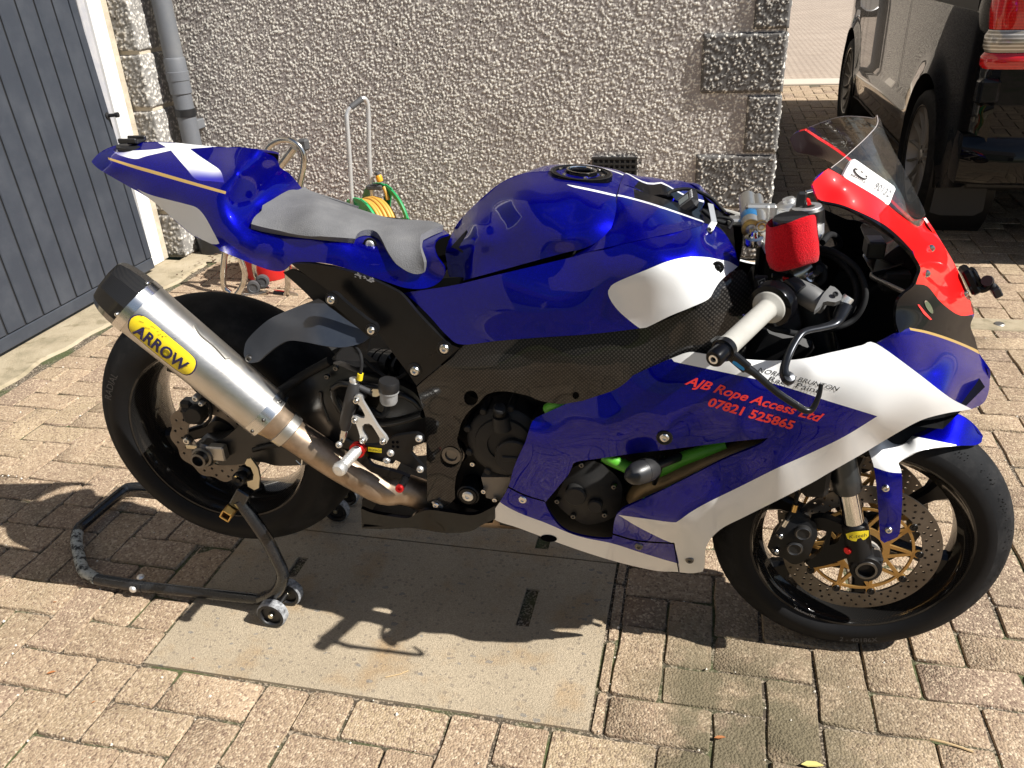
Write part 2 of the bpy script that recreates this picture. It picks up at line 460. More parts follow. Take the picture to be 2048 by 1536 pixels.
# paving
m = mat('paver', (0.4, 0.3, 0.21), 0.9, spec=0.25)
v = world_pos(m)
oi = N(m, 'ObjectInfo').outputs['Random']; isl = N(m, 'NewGeometry').outputs['Random Per Island']
rnd = math_(m, 'FRACT', math_(m, 'ADD', oi, isl))
c0 = ramp(m, rnd, [(0.0, (0.30, 0.215, 0.145)), (0.22, (0.40, 0.295, 0.195)), (0.45, (0.33, 0.240, 0.160)), (0.7, (0.40, 0.305, 0.195)), (0.88, (0.31, 0.22, 0.155)), (1.0, (0.26, 0.19, 0.135))])
sp = voro(m, v, 190, out='Color'); hs = N(m, 'SeparateColor'); L(m, sp, hs.inputs[0])
c1 = mixc(m, ramp(m, hs.outputs[0], [(0.55, (0, 0, 0)), (0.95, (1, 1, 1))]), c0, (0.55, 0.43, 0.30))
c2 = mixc(m, math_(m, 'MULTIPLY', ramp(m, hs.outputs[1], [(0.72, (0, 0, 0)), (0.95, (1, 1, 1))]), 0.75), c1, (0.17, 0.11, 0.08))
fine = noise(m, v, 420, 3, 0.7)
c2 = mixc(m, 0.35, c2, mixc(m, 1.0, c2, ramp(m, fine, [(0.3, (0.35, 0.35, 0.35)), (0.7, (1.5, 1.5, 1.5))]), 'MULTIPLY'))
n1 = noise(m, v, 1.3, 5, 0.6); n2 = noise(m, v, 7.0, 5, 0.65)
moss = math_(m, 'MULTIPLY', ramp(m, n1, [(0.45, (0, 0, 0)), (0.66, (1, 1, 1))]), ramp(m, n2, [(0.40, (0, 0, 0)), (0.62, (1, 1, 1))]))
sepx = N(m, 'SeparateXYZ'); L(m, v, sepx.inputs[0])
# damp, mossy corner in the foreground to the right of the cover slab
mr = N(m, 'MapRange'); mr.inputs['From Min'].default_value = 1.72; mr.inputs['From Max'].default_value = 1.36; L(m, sepx.outputs[1], mr.inputs['Value'])
mr2 = N(m, 'MapRange'); mr2.inputs['From Min'].default_value = -0.14; mr2.inputs['From Max'].default_value = 0.02; L(m, sepx.outputs[0], mr2.inputs['Value'])
mr3 = N(m, 'MapRange'); mr3.inputs['From Min'].default_value = 0.58; mr3.inputs['From Max'].default_value = 0.26; L(m, sepx.outputs[0], mr3.inputs['Value'])
damp = math_(m, 'MULTIPLY', math_(m, 'MULTIPLY', mr.outputs[0], mr2.outputs[0]), mr3.outputs[0])
dampf = math_(m, 'MULTIPLY', damp, ramp(m, n2, [(0.30, (0, 0, 0)), (0.52, (1, 1, 1))]))
c3 = mixc(m, math_(m, 'MULTIPLY', moss, 0.30), c2, (0.16, 0.14, 0.07))
c3 = mixc(m, math_(m, 'MULTIPLY', dampf, 0.85), c3, (0.115, 0.10, 0.06))
L(m, c3, bsdf(m).inputs['Base Color'])
hb = math_(m, 'ADD', math_(m, 'MULTIPLY', voro(m, v, 190), -1.0), math_(m, 'MULTIPLY', fine, 0.6))
L(m, bump(m, hb, 0.85, 0.0035), bsdf(m).inputs['Normal'])
m = mat('joint', (0.1, 0.08, 0.05), 0.95)
v = world_pos(m); g = voro(m, v, 260, out='Color'); hs = N(m, 'SeparateColor'); L(m, g, hs.inputs[0])
c = mixc(m, ramp(m, hs.outputs[0], [(0.62, (0, 0, 0)), (0.8, (1, 1, 1))]), (0.070, 0.054, 0.036), (0.32, 0.26, 0.19))
mo = noise(m, v, 5, 5, 0.6); c = mixc(m, math_(m, 'MULTIPLY', ramp(m, mo, [(0.48, (0, 0, 0)), (0.62, (1, 1, 1))]), 0.85), c, (0.06, 0.08, 0.022))
L(m, c, bsdf(m).inputs['Base Color']); L(m, bump(m, math_(m, 'ADD', hs.outputs[1], noise(m, v, 60, 4)), 1.0, 0.006), bsdf(m).inputs['Normal'])
# concrete cover slab
m = mat('slab_concrete', (0.4, 0.33, 0.23), 0.9, spec=0.3)
v = world_pos(m); n1 = noise(m, v, 3.0, 6, 0.6); n2 = noise(m, v, 300, 3, 0.7); st = noise(m, v, 6.5, 4, 0.6)
c = ramp(m, n1, [(0.3, (0.33, 0.27, 0.19)), (0.6, (0.42, 0.345, 0.245)), (0.8, (0.37, 0.30, 0.21))])
wd_ = N(m, 'Mapping'); wd_.inputs['Rotation'].default_value = (0, 0, 0.5); wd_.inputs['Scale'].default_value = (0.8, 1.5, 1); dv_ = N(m, 'VectorMath', operation='ADD'); L(m, v, dv_.inputs[0]); nv_ = N(m, 'TexNoise'); nv_.inputs['Scale'].default_value = 90; L(m, v, nv_.inputs['Vector']); sc_ = N(m, 'VectorMath', operation='SCALE'); sc_.inputs['Scale'].default_value = 0.012; L(m, nv_.outputs['Color'], sc_.inputs[0]); L(m, sc_.outputs[0], dv_.inputs[1]); L(m, dv_.outputs[0], wd_.inputs['Vector']); wv = voro(m, wd_.outputs[0], 30); wc = voro(m, wd_.outputs[0], 30, out='Color'); hs = N(m, 'SeparateColor'); L(m, wc, hs.inputs[0])
agg = math_(m, 'MULTIPLY', math_(m, 'LESS_THAN', wv, math_(m, 'MULTIPLY', hs.outputs[1], 0.24)), math_(m, 'GREATER_THAN', hs.outputs[0], 0.5))
wv2 = voro(m, v, 90); wc2 = voro(m, v, 90, out='Color'); hs2 = N(m, 'SeparateColor'); L(m, wc2, hs2.inputs[0])
agg2 = math_(m, 'MULTIPLY', math_(m, 'LESS_THAN', wv2, math_(m, 'MULTIPLY', hs2.outputs[1], 0.5)), math_(m, 'GREATER_THAN', hs2.outputs[0], 0.6))
c = mixc(m, math_(m, 'MULTIPLY', ramp(m, st, [(0.52, (0, 0, 0)), (0.72, (1, 1, 1))]), 0.55), c, (0.36, 0.22, 0.095))
c = mixc(m, math_(m, 'MULTIPLY', agg, 0.7), c, (0.20, 0.19, 0.175)); c = mixc(m, math_(m, 'MULTIPLY', agg2, 0.5), c, (0.18, 0.15, 0.12))
c = mixc(m, 0.5, c, mixc(m, 1.0, c, ramp(m, n2, [(0.3, (0.4, 0.4, 0.4)), (0.7, (1.5, 1.5, 1.5))]), 'MULTIPLY'))
L(m, c, bsdf(m).inputs['Base Color']); L(m, bump(m, math_(m, 'ADD', n2, math_(m, 'MULTIPLY', n1, 0.5)), 0.9, 0.004), bsdf(m).inputs['Normal'])
m = mat('apron_concrete', (0.4, 0.35, 0.25), 0.92, spec=0.25)
v = world_pos(m); n1 = noise(m, v, 4.0, 7, 0.7); n2 = noise(m, v, 160, 3, 0.7)
c = ramp(m, n1, [(0.28, (0.16, 0.14, 0.085)), (0.5, (0.36, 0.30, 0.205)), (0.75, (0.45, 0.385, 0.28))])
c = mixc(m, math_(m, 'MULTIPLY', ramp(m, noise(m, v, 15, 5), [(0.58, (0, 0, 0)), (0.68, (1, 1, 1))]), 0.6), c, (0.17, 0.14, 0.08))
L(m, c, bsdf(m).inputs['Base Color']); L(m, bump(m, math_(m, 'ADD', n2, n1), 0.7, 0.006), bsdf(m).inputs['Normal'])
m = mat('road_paving', (0.45, 0.34, 0.27), 0.9, spec=0.25)
v = world_pos(m); bt = N(m, 'TexBrick'); bt.inputs['Scale'].default_value = 4.6; bt.inputs['Mortar Size'].default_value = 0.025; bt.inputs['Color1'].default_value = (0.46, 0.375, 0.295, 1); bt.inputs['Color2'].default_value = (0.42, 0.335, 0.26, 1); bt.inputs['Mortar'].default_value = (0.16, 0.12, 0.09, 1)
mpn = N(m, 'Mapping'); mpn.inputs['Rotation'].default_value = (0, 0, R(45)); L(m, v, mpn.inputs['Vector']); L(m, mpn.outputs[0], bt.inputs['Vector'])
L(m, mixc(m, 0.4, bt.outputs['Color'], mixc(m, 1.0, bt.outputs['Color'], ramp(m, noise(m, v, 1.2, 6, 0.7), [(0.3, (0.6, 0.6, 0.6)), (0.7, (1.25, 1.25, 1.25))]), 'MULTIPLY')), bsdf(m).inputs['Base Color'])
m = mat('kerb_concrete', (0.5, 0.44, 0.36), 0.9)
m = mat('soil', (0.12, 0.11, 0.06), 1.0); v = world_pos(m)
L(m, ramp(m, noise(m, v, 0.6, 6), [(0.35, (0.05, 0.07, 0.02)), (0.6, (0.10, 0.12, 0.04)), (0.8, (0.17, 0.14, 0.08))]), bsdf(m).inputs['Base Color'])
# walls
def rough_mat(name, stops, fl=0.0):
    m = mat(name, (0.3, 0.27, 0.22), 0.92, spec=0.2); v = world_pos(m)
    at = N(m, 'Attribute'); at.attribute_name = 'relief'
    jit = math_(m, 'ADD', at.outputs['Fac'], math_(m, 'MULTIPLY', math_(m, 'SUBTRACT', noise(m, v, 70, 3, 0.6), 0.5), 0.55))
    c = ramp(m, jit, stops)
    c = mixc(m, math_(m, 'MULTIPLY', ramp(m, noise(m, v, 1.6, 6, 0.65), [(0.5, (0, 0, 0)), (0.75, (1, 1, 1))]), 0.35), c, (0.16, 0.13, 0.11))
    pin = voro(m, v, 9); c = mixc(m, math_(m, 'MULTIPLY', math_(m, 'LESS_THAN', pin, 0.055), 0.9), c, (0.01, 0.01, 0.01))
    L(m, c, bsdf(m).inputs['Base Color']); L(m, bump(m, noise(m, v, 240, 3, 0.7), 0.5, 0.003), bsdf(m).inputs['Normal']); return m
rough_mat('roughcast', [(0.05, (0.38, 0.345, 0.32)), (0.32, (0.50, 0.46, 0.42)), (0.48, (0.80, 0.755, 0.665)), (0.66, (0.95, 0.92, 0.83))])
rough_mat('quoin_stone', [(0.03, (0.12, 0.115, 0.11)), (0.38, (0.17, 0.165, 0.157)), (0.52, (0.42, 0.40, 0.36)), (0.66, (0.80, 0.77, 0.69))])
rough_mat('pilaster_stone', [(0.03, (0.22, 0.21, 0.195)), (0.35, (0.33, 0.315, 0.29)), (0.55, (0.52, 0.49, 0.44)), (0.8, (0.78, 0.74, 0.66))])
m = mat('mortar', (0.50, 0.43, 0.33), 0.95); v = world_pos(m); L(m, bump(m, noise(m, v, 120, 4), 0.6, 0.004), bsdf(m).inputs['Normal'])
L(m, ramp(m, noise(m, v, 12, 5), [(0.3, (0.36, 0.31, 0.23)), (0.7, (0.56, 0.49, 0.38))]), bsdf(m).inputs['Base Color'])
m = mat('roughcast_plain', (0.42, 0.37, 0.30), 0.95); v = world_pos(m); vv = voro(m, v, 75)
L(m, ramp(m, vv, [(0.2, (0.46, 0.42, 0.34)), (0.5, (0.28, 0.24, 0.20)), (0.75, (0.17, 0.145, 0.125))]), bsdf(m).inputs['Base Color']); L(m, bump(m, math_(m, 'MULTIPLY', vv, -1), 0.9, 0.012), bsdf(m).inputs['Normal'])
# painted timber and plastic
m = mat('door_paint', (0.05, 0.055, 0.065), 0.45, spec=0.4); dusty(m, (0.036, 0.042, 0.054), (0.085, 0.092, 0.105), 0.4, 5.0, 0.4, 0.6)
mat('groove_dark', (0.012, 0.012, 0.013), 0.7)
m = mat('white_gloss', (0.80, 0.80, 0.78), 0.4); dusty(m, (0.80, 0.80, 0.78), (0.45, 0.40, 0.32), 0.22, 6.0, 0.35, 0.6)
m = mat('jamb_grey', (0.34, 0.34, 0.35), 0.6); dusty(m, (0.34, 0.34, 0.36), (0.55, 0.52, 0.47), 0.5, 14.0, 0.5, 0.8)
m = mat('pipe_grey', (0.23, 0.24, 0.255), 0.5); dusty(m, (0.125, 0.132, 0.145), (0.22, 0.215, 0.20), 0.35, 8.0, 0.42, 0.65)
mat('black_plastic', (0.012, 0.012, 0.013), 0.42); mat('iron_black', (0.02, 0.019, 0.018), 0.7)

# ---- ground sheets
def flat(name, x0, x1, y0, y1, z, mt, parent=None): return mesh(name, [(x0, y0, z), (x1, y0, z), (x1, y1, z), (x0, y1, z)], [(0, 1, 2, 3)], MATS[mt], parent, smooth=False)
tag(flat('ground', -150, 150, -150, 150, -0.05, 'soil'), kind='structure')
drive = tag(flat('driveway', -2.80, 9.0, -4.0, 10.35, -0.0058, 'joint'), kind='structure')
road = tag(flat('road', -40, 60, 10.75, 34, -0.008, 'road_paving'), kind='structure')
tag(box('kerb', (10, 10.55, -0.03), (90, 0.40, 0.10), MATS['kerb_concrete'], bev=0.01), kind='structure')
tag(box('verge', (10, 60, -0.05), (160, 52, 0.12), MATS['soil']), kind='structure')
SL = (-1.212, -0.166, 1.176, 2.06)     # cover slab
AP = (-3.05, -2.655, -2.0, 3.93)      # garage apron
# ---- pavers: 90 degree herringbone of 215 x 107 mm units
U = 0.1078
def paver_mesh(nm, L_, W_, seed):
    r = np.random.default_rng(seed); pts = []
    hx, hy, c = L_ / 2, W_ / 2, 0.0055
    base = [(-hx + c, -hy), (-hx * 0.3, -hy), (hx * 0.35, -hy), (hx - c, -hy), (hx, -hy + c), (hx, hy - c), (hx - c, hy), (hx * 0.3, hy), (-hx * 0.35, hy), (-hx + c, hy), (-hx, hy - c), (-hx, -hy + c)]
    base = [(a + r.normal(0, 0.0015), b + r.normal(0, 0.0015)) for a, b in base]; n = len(base); vs = []
    for k, z in ((0.975, 0.0), (1.0, -0.0035), (1.0, -0.03)):
        for a, b in base:
            s = 1 - (1 - k) * 0.055 / max(1e-6, math.hypot(a, b)) * 2.0 if k < 1 else 1
            vs.append((a * s, b * s, z + (r.normal(0, 0.0006) if z == 0 else 0)))
    fs = [tuple(range(n))] + [((i + 1) % n + o, i + o, i + o + n, (i + 1) % n + o + n) for o in (0, n) for i in range(n)]
    fs = [fs[0]] + [f[::-1] if False else f for f in fs[1:]]
    me = bpy.data.meshes.new(nm); me.from_pydata(vs, [], fs); me.materials.append(MATS['paver']); me.update(); shade(me, 50); return me, np.array(vs), fs
J = 0.0062
PV = [paver_mesh('paver', 2 * U - J, U - J, 40 + i) for i in range(8)]
cells = []
def keep(x, y, hx, hy):
    if SL[0] + 0.004 < x + hx and x - hx < SL[1] - 0.004 and SL[2] + 0.004 < y + hy and y - hy < SL[3] - 0.004: return False
    if x - hx < AP[1] + 0.004 and y < AP[3] + 0.06: return False
    if y + hy > WALL_Y - 0.0 and x - hx < CORNER_X + 0.02 and x > PIL_X: return False
    if x < PIL_X + 0.02 and y > 3.9: return False
    if y + hy > 10.34 or x > 8.8: return False
    return True
ox, oy = SL[1] + 0.028, SL[2] - 0.002
fill = []
for n in range(-50, 92):
    for k in range(-40, 40):
        for kind in (0, 1):
            if kind == 0: cx, cy, hx, hy = (n + 4 * k + 1) * U, (n + 0.5) * U, U, U / 2
            else: cx, cy, hx, hy = (n + 3 + 4 * k + 0.5) * U, (n + 1) * U, U / 2, U
            x, y = cx + ox, cy + oy
            if not (-2.75 < x < 8.8 and -0.6 < y < 10.3): continue
            if keep(x, y, hx, hy): cells.append((x, y, kind))
            else:      # cut unit: keep whichever half cell is free
                for s_ in (-0.5, 0.5):
                    xx, yy = (x + s_ * U, y) if kind == 0 else (x, y + s_ * U)
                    if keep(xx, yy, U / 2, U / 2): fill.append((xx, yy))
HALF = [paver_mesh('paver', U - J, U - J, 70 + i) for i in range(3)]
allp = [(x, y, kd, 0) for x, y, kd in cells] + [(x, y, 0, 1) for x, y in fill]
def vis_area(x, y):
    u, v = px((x, y, 0)); 
    if not (-20 < u < 2068 and -10 < v < 1560): return 0
    if y < 0.2: return 0
    if y > WALL_Y and x < CORNER_X: return 0
    return 1.0 / (CM[2] @ (np.array([x, y, 0]) - CO)) ** 3
order = sorted(range(len(allp)), key=lambda i: -vis_area(allp[i][0], allp[i][1]) * (0.5 if allp[i][3] else 1))
rest_v, rest_f = [], []
for rank, i in enumerate(order):
    x, y, kd, hf = allp[i]; src = (HALF if hf else PV)[rng.integers(0, 3 if hf else 8)]
    ang = (R(90) if kd else 0) + (math.pi if rng.random() < 0.5 else 0) + rng.normal(0, 0.012); dz = rng.normal(0, 0.0013); tx, ty = rng.normal(0, 0.006, 2)
    if rank < 300:
        o = bpy.data.objects.new('paver', src[0]); o.location = (x, y, dz); o.rotation_euler = (tx, ty, ang); o.parent = drive; COL.objects.link(o)
    else:
        c, s = math.cos(ang), math.sin(ang); q = src[1]; o = len(rest_v)
        for a, b, z in q: rest_v.append((x + c * a - s * b, y + s * a + c * b, z + dz))
        rest_f += [tuple(j + o for j in f) for f in src[2]]
tag(mesh('paver_field', rest_v, rest_f, MATS['paver'], drive, sharp=50), kind='stuff')
# loose grit in the joints
gv, gf = [], []
for _ in range(1500):
    x, y = rng.uniform(-2.6, 2.2), rng.uniform(0.45, 5.0)
    i = round((x - ox) / U); j = round((y - oy) / U)
    if rng.random() < 0.8:
        if rng.random() < 0.5: x = ox + i * U + rng.normal(0, 0.006)
        else: y = oy + j * U + rng.normal(0, 0.006)
    if SL[0] < x < SL[1] and SL[2] < y < SL[3]: continue
    if y > 4.15 and x < 0.35: continue
    s = abs(rng.normal(0.0015, 0.0011)) + 0.0009; z = 0.001; o = len(gv); a = rng.uniform(0, 6.28)
    for k in range(4): gv.append((x + s * math.cos(a + k * 1.57), y + s * 1.0 * math.sin(a + k * 1.57), z))
    gv.append((x, y, z + s * 1.1)); gf += [(o, o + 1, o + 4), (o + 1, o + 2, o + 4), (o + 2, o + 3, o + 4), (o + 3, o, o + 4)]
mat('grit', (0.62, 0.57, 0.48), 0.8)
tag(mesh('grit', gv, gf, MATS['grit'], drive, smooth=False), kind='stuff')
# cut slivers where whole units do not fit round the slab
def sliver(x0, x1, y0, y1, sd):
    me, _, _ = paver_mesh('paver', max(0.016, x1 - x0 - 0.006), y1 - y0 - 0.007, sd); o = bpy.data.objects.new('paver', me); o.location = ((x0 + x1) / 2, (y0 + y1) / 2, rng.normal(0, 0.001)); o.parent = drive; COL.objects.link(o)
yy_ = SL[2]
for k, L_ in enumerate((0.115, 0.15, 0.20, 0.12, 0.21, 0.10)): sliver(SL[1] + 0.001, SL[1] + 0.027, yy_, yy_ + L_, 300 + k); yy_ += L_
lx = ox + U * math.floor((SL[0] - ox) / U + 0.02); k = 0; yy_ = SL[2]
if SL[0] - lx > 0.02:
    while yy_ < SL[3]: sliver(lx, SL[0] - 0.001, yy_, yy_ + 2 * U, 320 + k); yy_ += 2 * U; k += 1
ty = oy + U * math.ceil((SL[3] - oy) / U - 0.02); xx_ = SL[0]
while xx_ < SL[1] and ty - SL[3] > 0.02:
    me, _, _ = paver_mesh('paver', 2 * U - J, max(0.016, ty - SL[3] - 0.007), 340 + k); o = bpy.data.objects.new('paver', me); o.location = (xx_ + U, (ty + SL[3]) / 2, 0); o.parent = drive; COL.objects.link(o); xx_ += 2 * U; k += 1
# cover slab with its two-part joint and key slots
slab = empty('cover_slab', ((SL[0] + SL[1]) / 2, (SL[2] + SL[3]) / 2, 0)); tag(slab, 'large pale concrete cover slab set in the paving under the motorcycle', 'cover slab')
def slab_piece(y0, y1, slots):
    ox_, oy_ = slab.location.x, slab.location.y
    xs = sorted({SL[0] + 0.004, SL[1] - 0.004, *[q for s in slots for q in (s[0], s[1])]}); ys = sorted({y0, y1, *[q for s in slots for q in (s[2], s[3])]})
    b = MB()
    for i in range(len(xs) - 1):
        for j in range(len(ys) - 1):
            cx, cy = (xs[i] + xs[i + 1]) / 2, (ys[j] + ys[j + 1]) / 2
            if any(s[0] < cx < s[1] and s[2] < cy < s[3] for s in slots): continue
            b.add(*box_vf((cx - ox_, cy - oy_, -0.03), (xs[i + 1] - xs[i], ys[j + 1] - ys[j], 0.062)))
    o = b.build('slab_piece', MATS['slab_concrete'], slab, smooth=False); return o
slots = [(-0.383, -0.350, 1.449, 1.583), (-1.020, -0.990, 1.519, 1.60), (-0.395, -0.357, 1.742, 1.80)]
slab_piece(SL[2] + 0.004, 1.712, slots[:2]); slab_piece(1.717, SL[3] - 0.004, slots[2:])
m = mat('slot_dirt', (0.03, 0.024, 0.018), 0.9); v = world_pos(m); g = voro(m, v, 120, out='Color'); hs = N(m, 'SeparateColor'); L(m, g, hs.inputs[0])
L(m, mixc(m, ramp(m, hs.outputs[0], [(0.8, (0, 0, 0)), (0.9, (1, 1, 1))]), (0.03, 0.022, 0.016), (0.3, 0.28, 0.24)), bsdf(m).inputs['Base Color']); L(m, bump(m, noise(m, v, 150, 4), 1, 0.006), bsdf(m).inputs['Normal'])
for s in slots: mesh('lifting_slot', [(s[i] - slab.location.x, s[j] - slab.location.y, -0.012) for i, j in ((0, 2), (1, 2), (1, 3), (0, 3))], [(0, 1, 2, 3)], MATS['slot_dirt'], slab, smooth=False)
# apron in front of the garage
def apron_pts():
    ys = np.arange(-2.0, 3.94, 0.06); vs = []; fs = []
    for y in ys:
        e = AP[1] + 0.012 * math.sin(y * 9) + 0.01 * math.sin(y * 23 + 1)
        for x, z in ((-3.05, 0.012), (-2.95, 0.012), (-2.80, 0.009), (e - 0.02, 0.006), (e, -0.02)): vs.append((x, y, z))
    for i in range(len(ys) - 1):
        for k in range(4): fs.append((i * 5 + k, i * 5 + k + 1, i * 5 + k + 6, i * 5 + k + 5))
    return vs, fs
v_, f_ = apron_pts(); tag(mesh('apron', v_, f_, MATS['apron_concrete']), kind='structure')
# corner of bare earth between pilaster and wall
mesh('wall_foot', [(PIL_X - 0.02, 3.88, 0.002), (-2.52, 3.90, 0.002), (-2.40, 4.22, 0.004), (PIL_X - 0.02, 4.22, 0.006)], [(0, 1, 2, 3)], MATS['apron_concrete'])['kind'] = 'structure'
# ---- house with roughcast wall
def relief(nu, nv, seed, cell, smooth=1):
    """roughcast stones: many small random domes merged"""
    r = np.random.default_rng(seed); h = np.zeros((nv, nu)); cnt = int(nu * nv / cell)
    iu = r.integers(0, nu, cnt); iv = r.integers(0, nv, cnt); s = r.uniform(0.35, 1.15, cnt); am = r.uniform(0.2, 1.0, cnt)
    K = 4
    for du in range(-K, K + 1):
        for dv in range(-K, K + 1):
            w_ = am * np.clip(1 - (du * du + dv * dv) / (s * s * 1.9 + 0.4), 0, None) ** 0.7
            a = (iu + du); b = (iv + dv); k = (a >= 0) & (a < nu) & (b >= 0) & (b < nv) & (w_ > 0)
            np.maximum.at(h, (b[k], a[k]), w_[k])
    for _ in range(smooth):
        h = (h * 4 + np.roll(h, 1, 0) + np.roll(h, -1, 0) + np.roll(h, 1, 1) + np.roll(h, -1, 1)) / 8
    return h
def relief_grid(o3, du, dv, nrm, lu, lv, res, amp, seed, cell, edge=0.0):
    """grid of points over a rectangle; returns verts, faces, relief values"""
    nu = max(3, int(lu / res)); nv = max(3, int(lv / res)); h = relief(nu, nv, seed, cell, 0)
    if edge: 
        eu = np.minimum(np.arange(nu), np.arange(nu)[::-1]) * lu / nu; ev = np.minimum(np.arange(nv), np.arange(nv)[::-1]) * lv / nv
        e = np.clip(np.minimum(eu[None], ev[:, None]) / edge, 0, 1); h2 = h * amp * e - (1 - e) ** 2 * 0.012
    else: h2 = h * amp
    uu, vv = np.meshgrid(np.linspace(0, lu, nu), np.linspace(0, lv, nv))
    p3 = np.asarray(o3)[None, None] + uu[..., None] * np.asarray(du) + vv[..., None] * np.asarray(dv) + h2[..., None] * np.asarray(nrm)
    idx = np.arange(nu * nv).reshape(nv, nu); f = np.stack([idx[:-1, :-1], idx[:-1, 1:], idx[1:, 1:], idx[1:, :-1]], -1).reshape(-1, 4)
    return p3.reshape(-1, 3), f, h.reshape(-1)
def relief_obj(name, grids, mt, parent, flatquads=()):
    vs = []; fs = []; hs = []; o = 0
    for v, f, h in grids: vs.append(v); fs.append(f + o); hs.append(h); o += len(v)
    vs = np.concatenate(vs); fs = np.concatenate(fs); hs = np.concatenate(hs)
    if len(flatquads):
        q = np.concatenate([np.asarray(a, float) for a in flatquads]); fs = np.concatenate([fs, np.arange(len(q)).reshape(-1, 4) + o]); vs = np.concatenate([vs, q]); hs = np.concatenate([hs, np.full(len(q), 0.3)])
    me = bpy.data.meshes.new(name); me.vertices.add(len(vs)); me.vertices.foreach_set('co', vs.ravel()); me.loops.add(fs.size); me.loops.foreach_set('vertex_index', fs.ravel().astype(np.int32))
    me.polygons.add(len(fs)); me.polygons.foreach_set('loop_start', np.arange(0, fs.size, 4, dtype=np.int32)); me.polygons.foreach_set('loop_total', np.full(len(fs), 4, np.int32))
    me.update(); me.validate()
    a = me.attributes.new('relief', 'FLOAT', 'POINT'); a.data.foreach_set('value', hs.astype(np.float32))
    me.materials.append(MATS[mt]); me.polygons.foreach_set('use_smooth', [True] * len(me.polygons))
    return link(bpy.data.objects.new(name, me), parent)
house = empty('house', (CORNER_X, WALL_Y, 0)); tag(house, 'house wall of pale roughcast with dark stone quoins at its corner', 'house')
HL = -V((CORNER_X, WALL_Y, 0))
def rel(p): return V(p) + HL
QH = 0.2745; QZ = [0.255 + QH * k for k in range(-1, 9)]      # quoin courses
# visible part in real relief, higher part plain
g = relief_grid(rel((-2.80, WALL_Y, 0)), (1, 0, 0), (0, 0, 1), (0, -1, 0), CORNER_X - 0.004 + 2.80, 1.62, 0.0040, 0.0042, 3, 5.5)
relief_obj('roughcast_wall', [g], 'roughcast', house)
b = MB(); b.add([rel(q) for q in ((PIL_X, WALL_Y + 0.002, 1.62), (CORNER_X, WALL_Y + 0.002, 1.62), (CORNER_X, WALL_Y + 0.002, 5.2), (PIL_X, WALL_Y + 0.002, 5.2))], [(0, 1, 2, 3)])
b.add([rel(q) for q in ((CORNER_X, WALL_Y, 0), (CORNER_X, 11.5, 0), (CORNER_X, 11.5, 5.2), (CORNER_X, WALL_Y, 5.2))], [(0, 1, 2, 3)])
b.add([rel(q) for q in ((CORNER_X, 11.5, 0), (-8.0, 11.5, 0), (-8.0, 11.5, 5.2), (CORNER_X, 11.5, 5.2))], [(0, 1, 2, 3)])
b.build('plain_roughcast', MATS['roughcast_plain'], house, smooth=False)
m = mat('roof_tile', (0.07, 0.06, 0.055), 0.8)
b = MB(); b.add([rel(q) for q in ((0.7, 3.75, 5.1), (0.7, 12.0, 5.1), (-3.9, 12.0, 8.0), (-3.9, 3.75, 8.0))], [(0, 1, 2, 3)]); b.add([rel(q) for q in ((-8.5, 3.75, 5.1), (-8.5, 12.0, 5.1), (-3.9, 12.0, 8.0), (-3.9, 3.75, 8.0))], [(3, 2, 1, 0)])
b.add([rel(q) for q in ((CORNER_X, WALL_Y + .002, 5.2), (-8, WALL_Y + .002, 5.2), (-3.9, WALL_Y + .002, 7.9))], [(0, 1, 2)])
b.build('roof', MATS['roof_tile'], house, smooth=False)
# quoin blocks at the right corner: alternate long and short, proud of the wall
for k, z in enumerate(QZ):
    if z > 1.75: break
    zz0 = max(z, 0.0); hh = QH - 0.014 - (zz0 - z)
    ln = 0.375 if k % 2 == 1 else 0.155; pr = 0.016
    x0 = CORNER_X + 0.008 - ln
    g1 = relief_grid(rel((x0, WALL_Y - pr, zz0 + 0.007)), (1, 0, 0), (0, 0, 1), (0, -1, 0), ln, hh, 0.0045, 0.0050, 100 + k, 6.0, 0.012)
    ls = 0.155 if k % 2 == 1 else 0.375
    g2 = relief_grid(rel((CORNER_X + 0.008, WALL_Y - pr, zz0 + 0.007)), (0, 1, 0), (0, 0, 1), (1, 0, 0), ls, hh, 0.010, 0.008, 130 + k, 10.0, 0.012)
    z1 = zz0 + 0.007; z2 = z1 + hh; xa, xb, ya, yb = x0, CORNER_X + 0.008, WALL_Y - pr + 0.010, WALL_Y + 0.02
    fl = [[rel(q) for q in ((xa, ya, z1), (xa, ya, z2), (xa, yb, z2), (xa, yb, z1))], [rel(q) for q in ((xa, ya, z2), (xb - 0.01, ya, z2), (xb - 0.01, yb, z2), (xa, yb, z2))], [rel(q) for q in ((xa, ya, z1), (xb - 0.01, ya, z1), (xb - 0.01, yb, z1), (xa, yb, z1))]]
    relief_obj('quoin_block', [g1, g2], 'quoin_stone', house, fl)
box('mortar_bed', rel((CORNER_X - 0.19, WALL_Y + 0.031, 0.95)), (0.385, 0.045, 1.9), MATS['mortar'], house)
# iron air vent low in the wall
va = on_y(1197, 322, WALL_Y); vb = on_y(1262, 348, WALL_Y)
vent = empty('air_vent', ((va[0] + vb[0]) / 2, WALL_Y - 0.004, (va[2] + vb[2]) / 2)); tag(vent, 'small dark iron air vent with square holes low in the roughcast wall', 'vent')
wv_, hv_ = 0.215, 0.14
vb_ = MB()
for i in range(9):
    vb_.add(*box_vf((-wv_ / 2 + wv_ * i / 8, -0.012, -0.02), (0.010, 0.012, hv_)))
for j in range(6): vb_.add(*box_vf((0, -0.013, -0.02 - hv_ / 2 + hv_ * j / 5), (wv_ + 0.01, 0.012, 0.011)))
vb_.build('grille', MATS['iron_black'], vent, smooth=False); box('backing', (0, -0.003, -0.02), (wv_, 0.008, hv_), MATS['groove_dark'], vent)
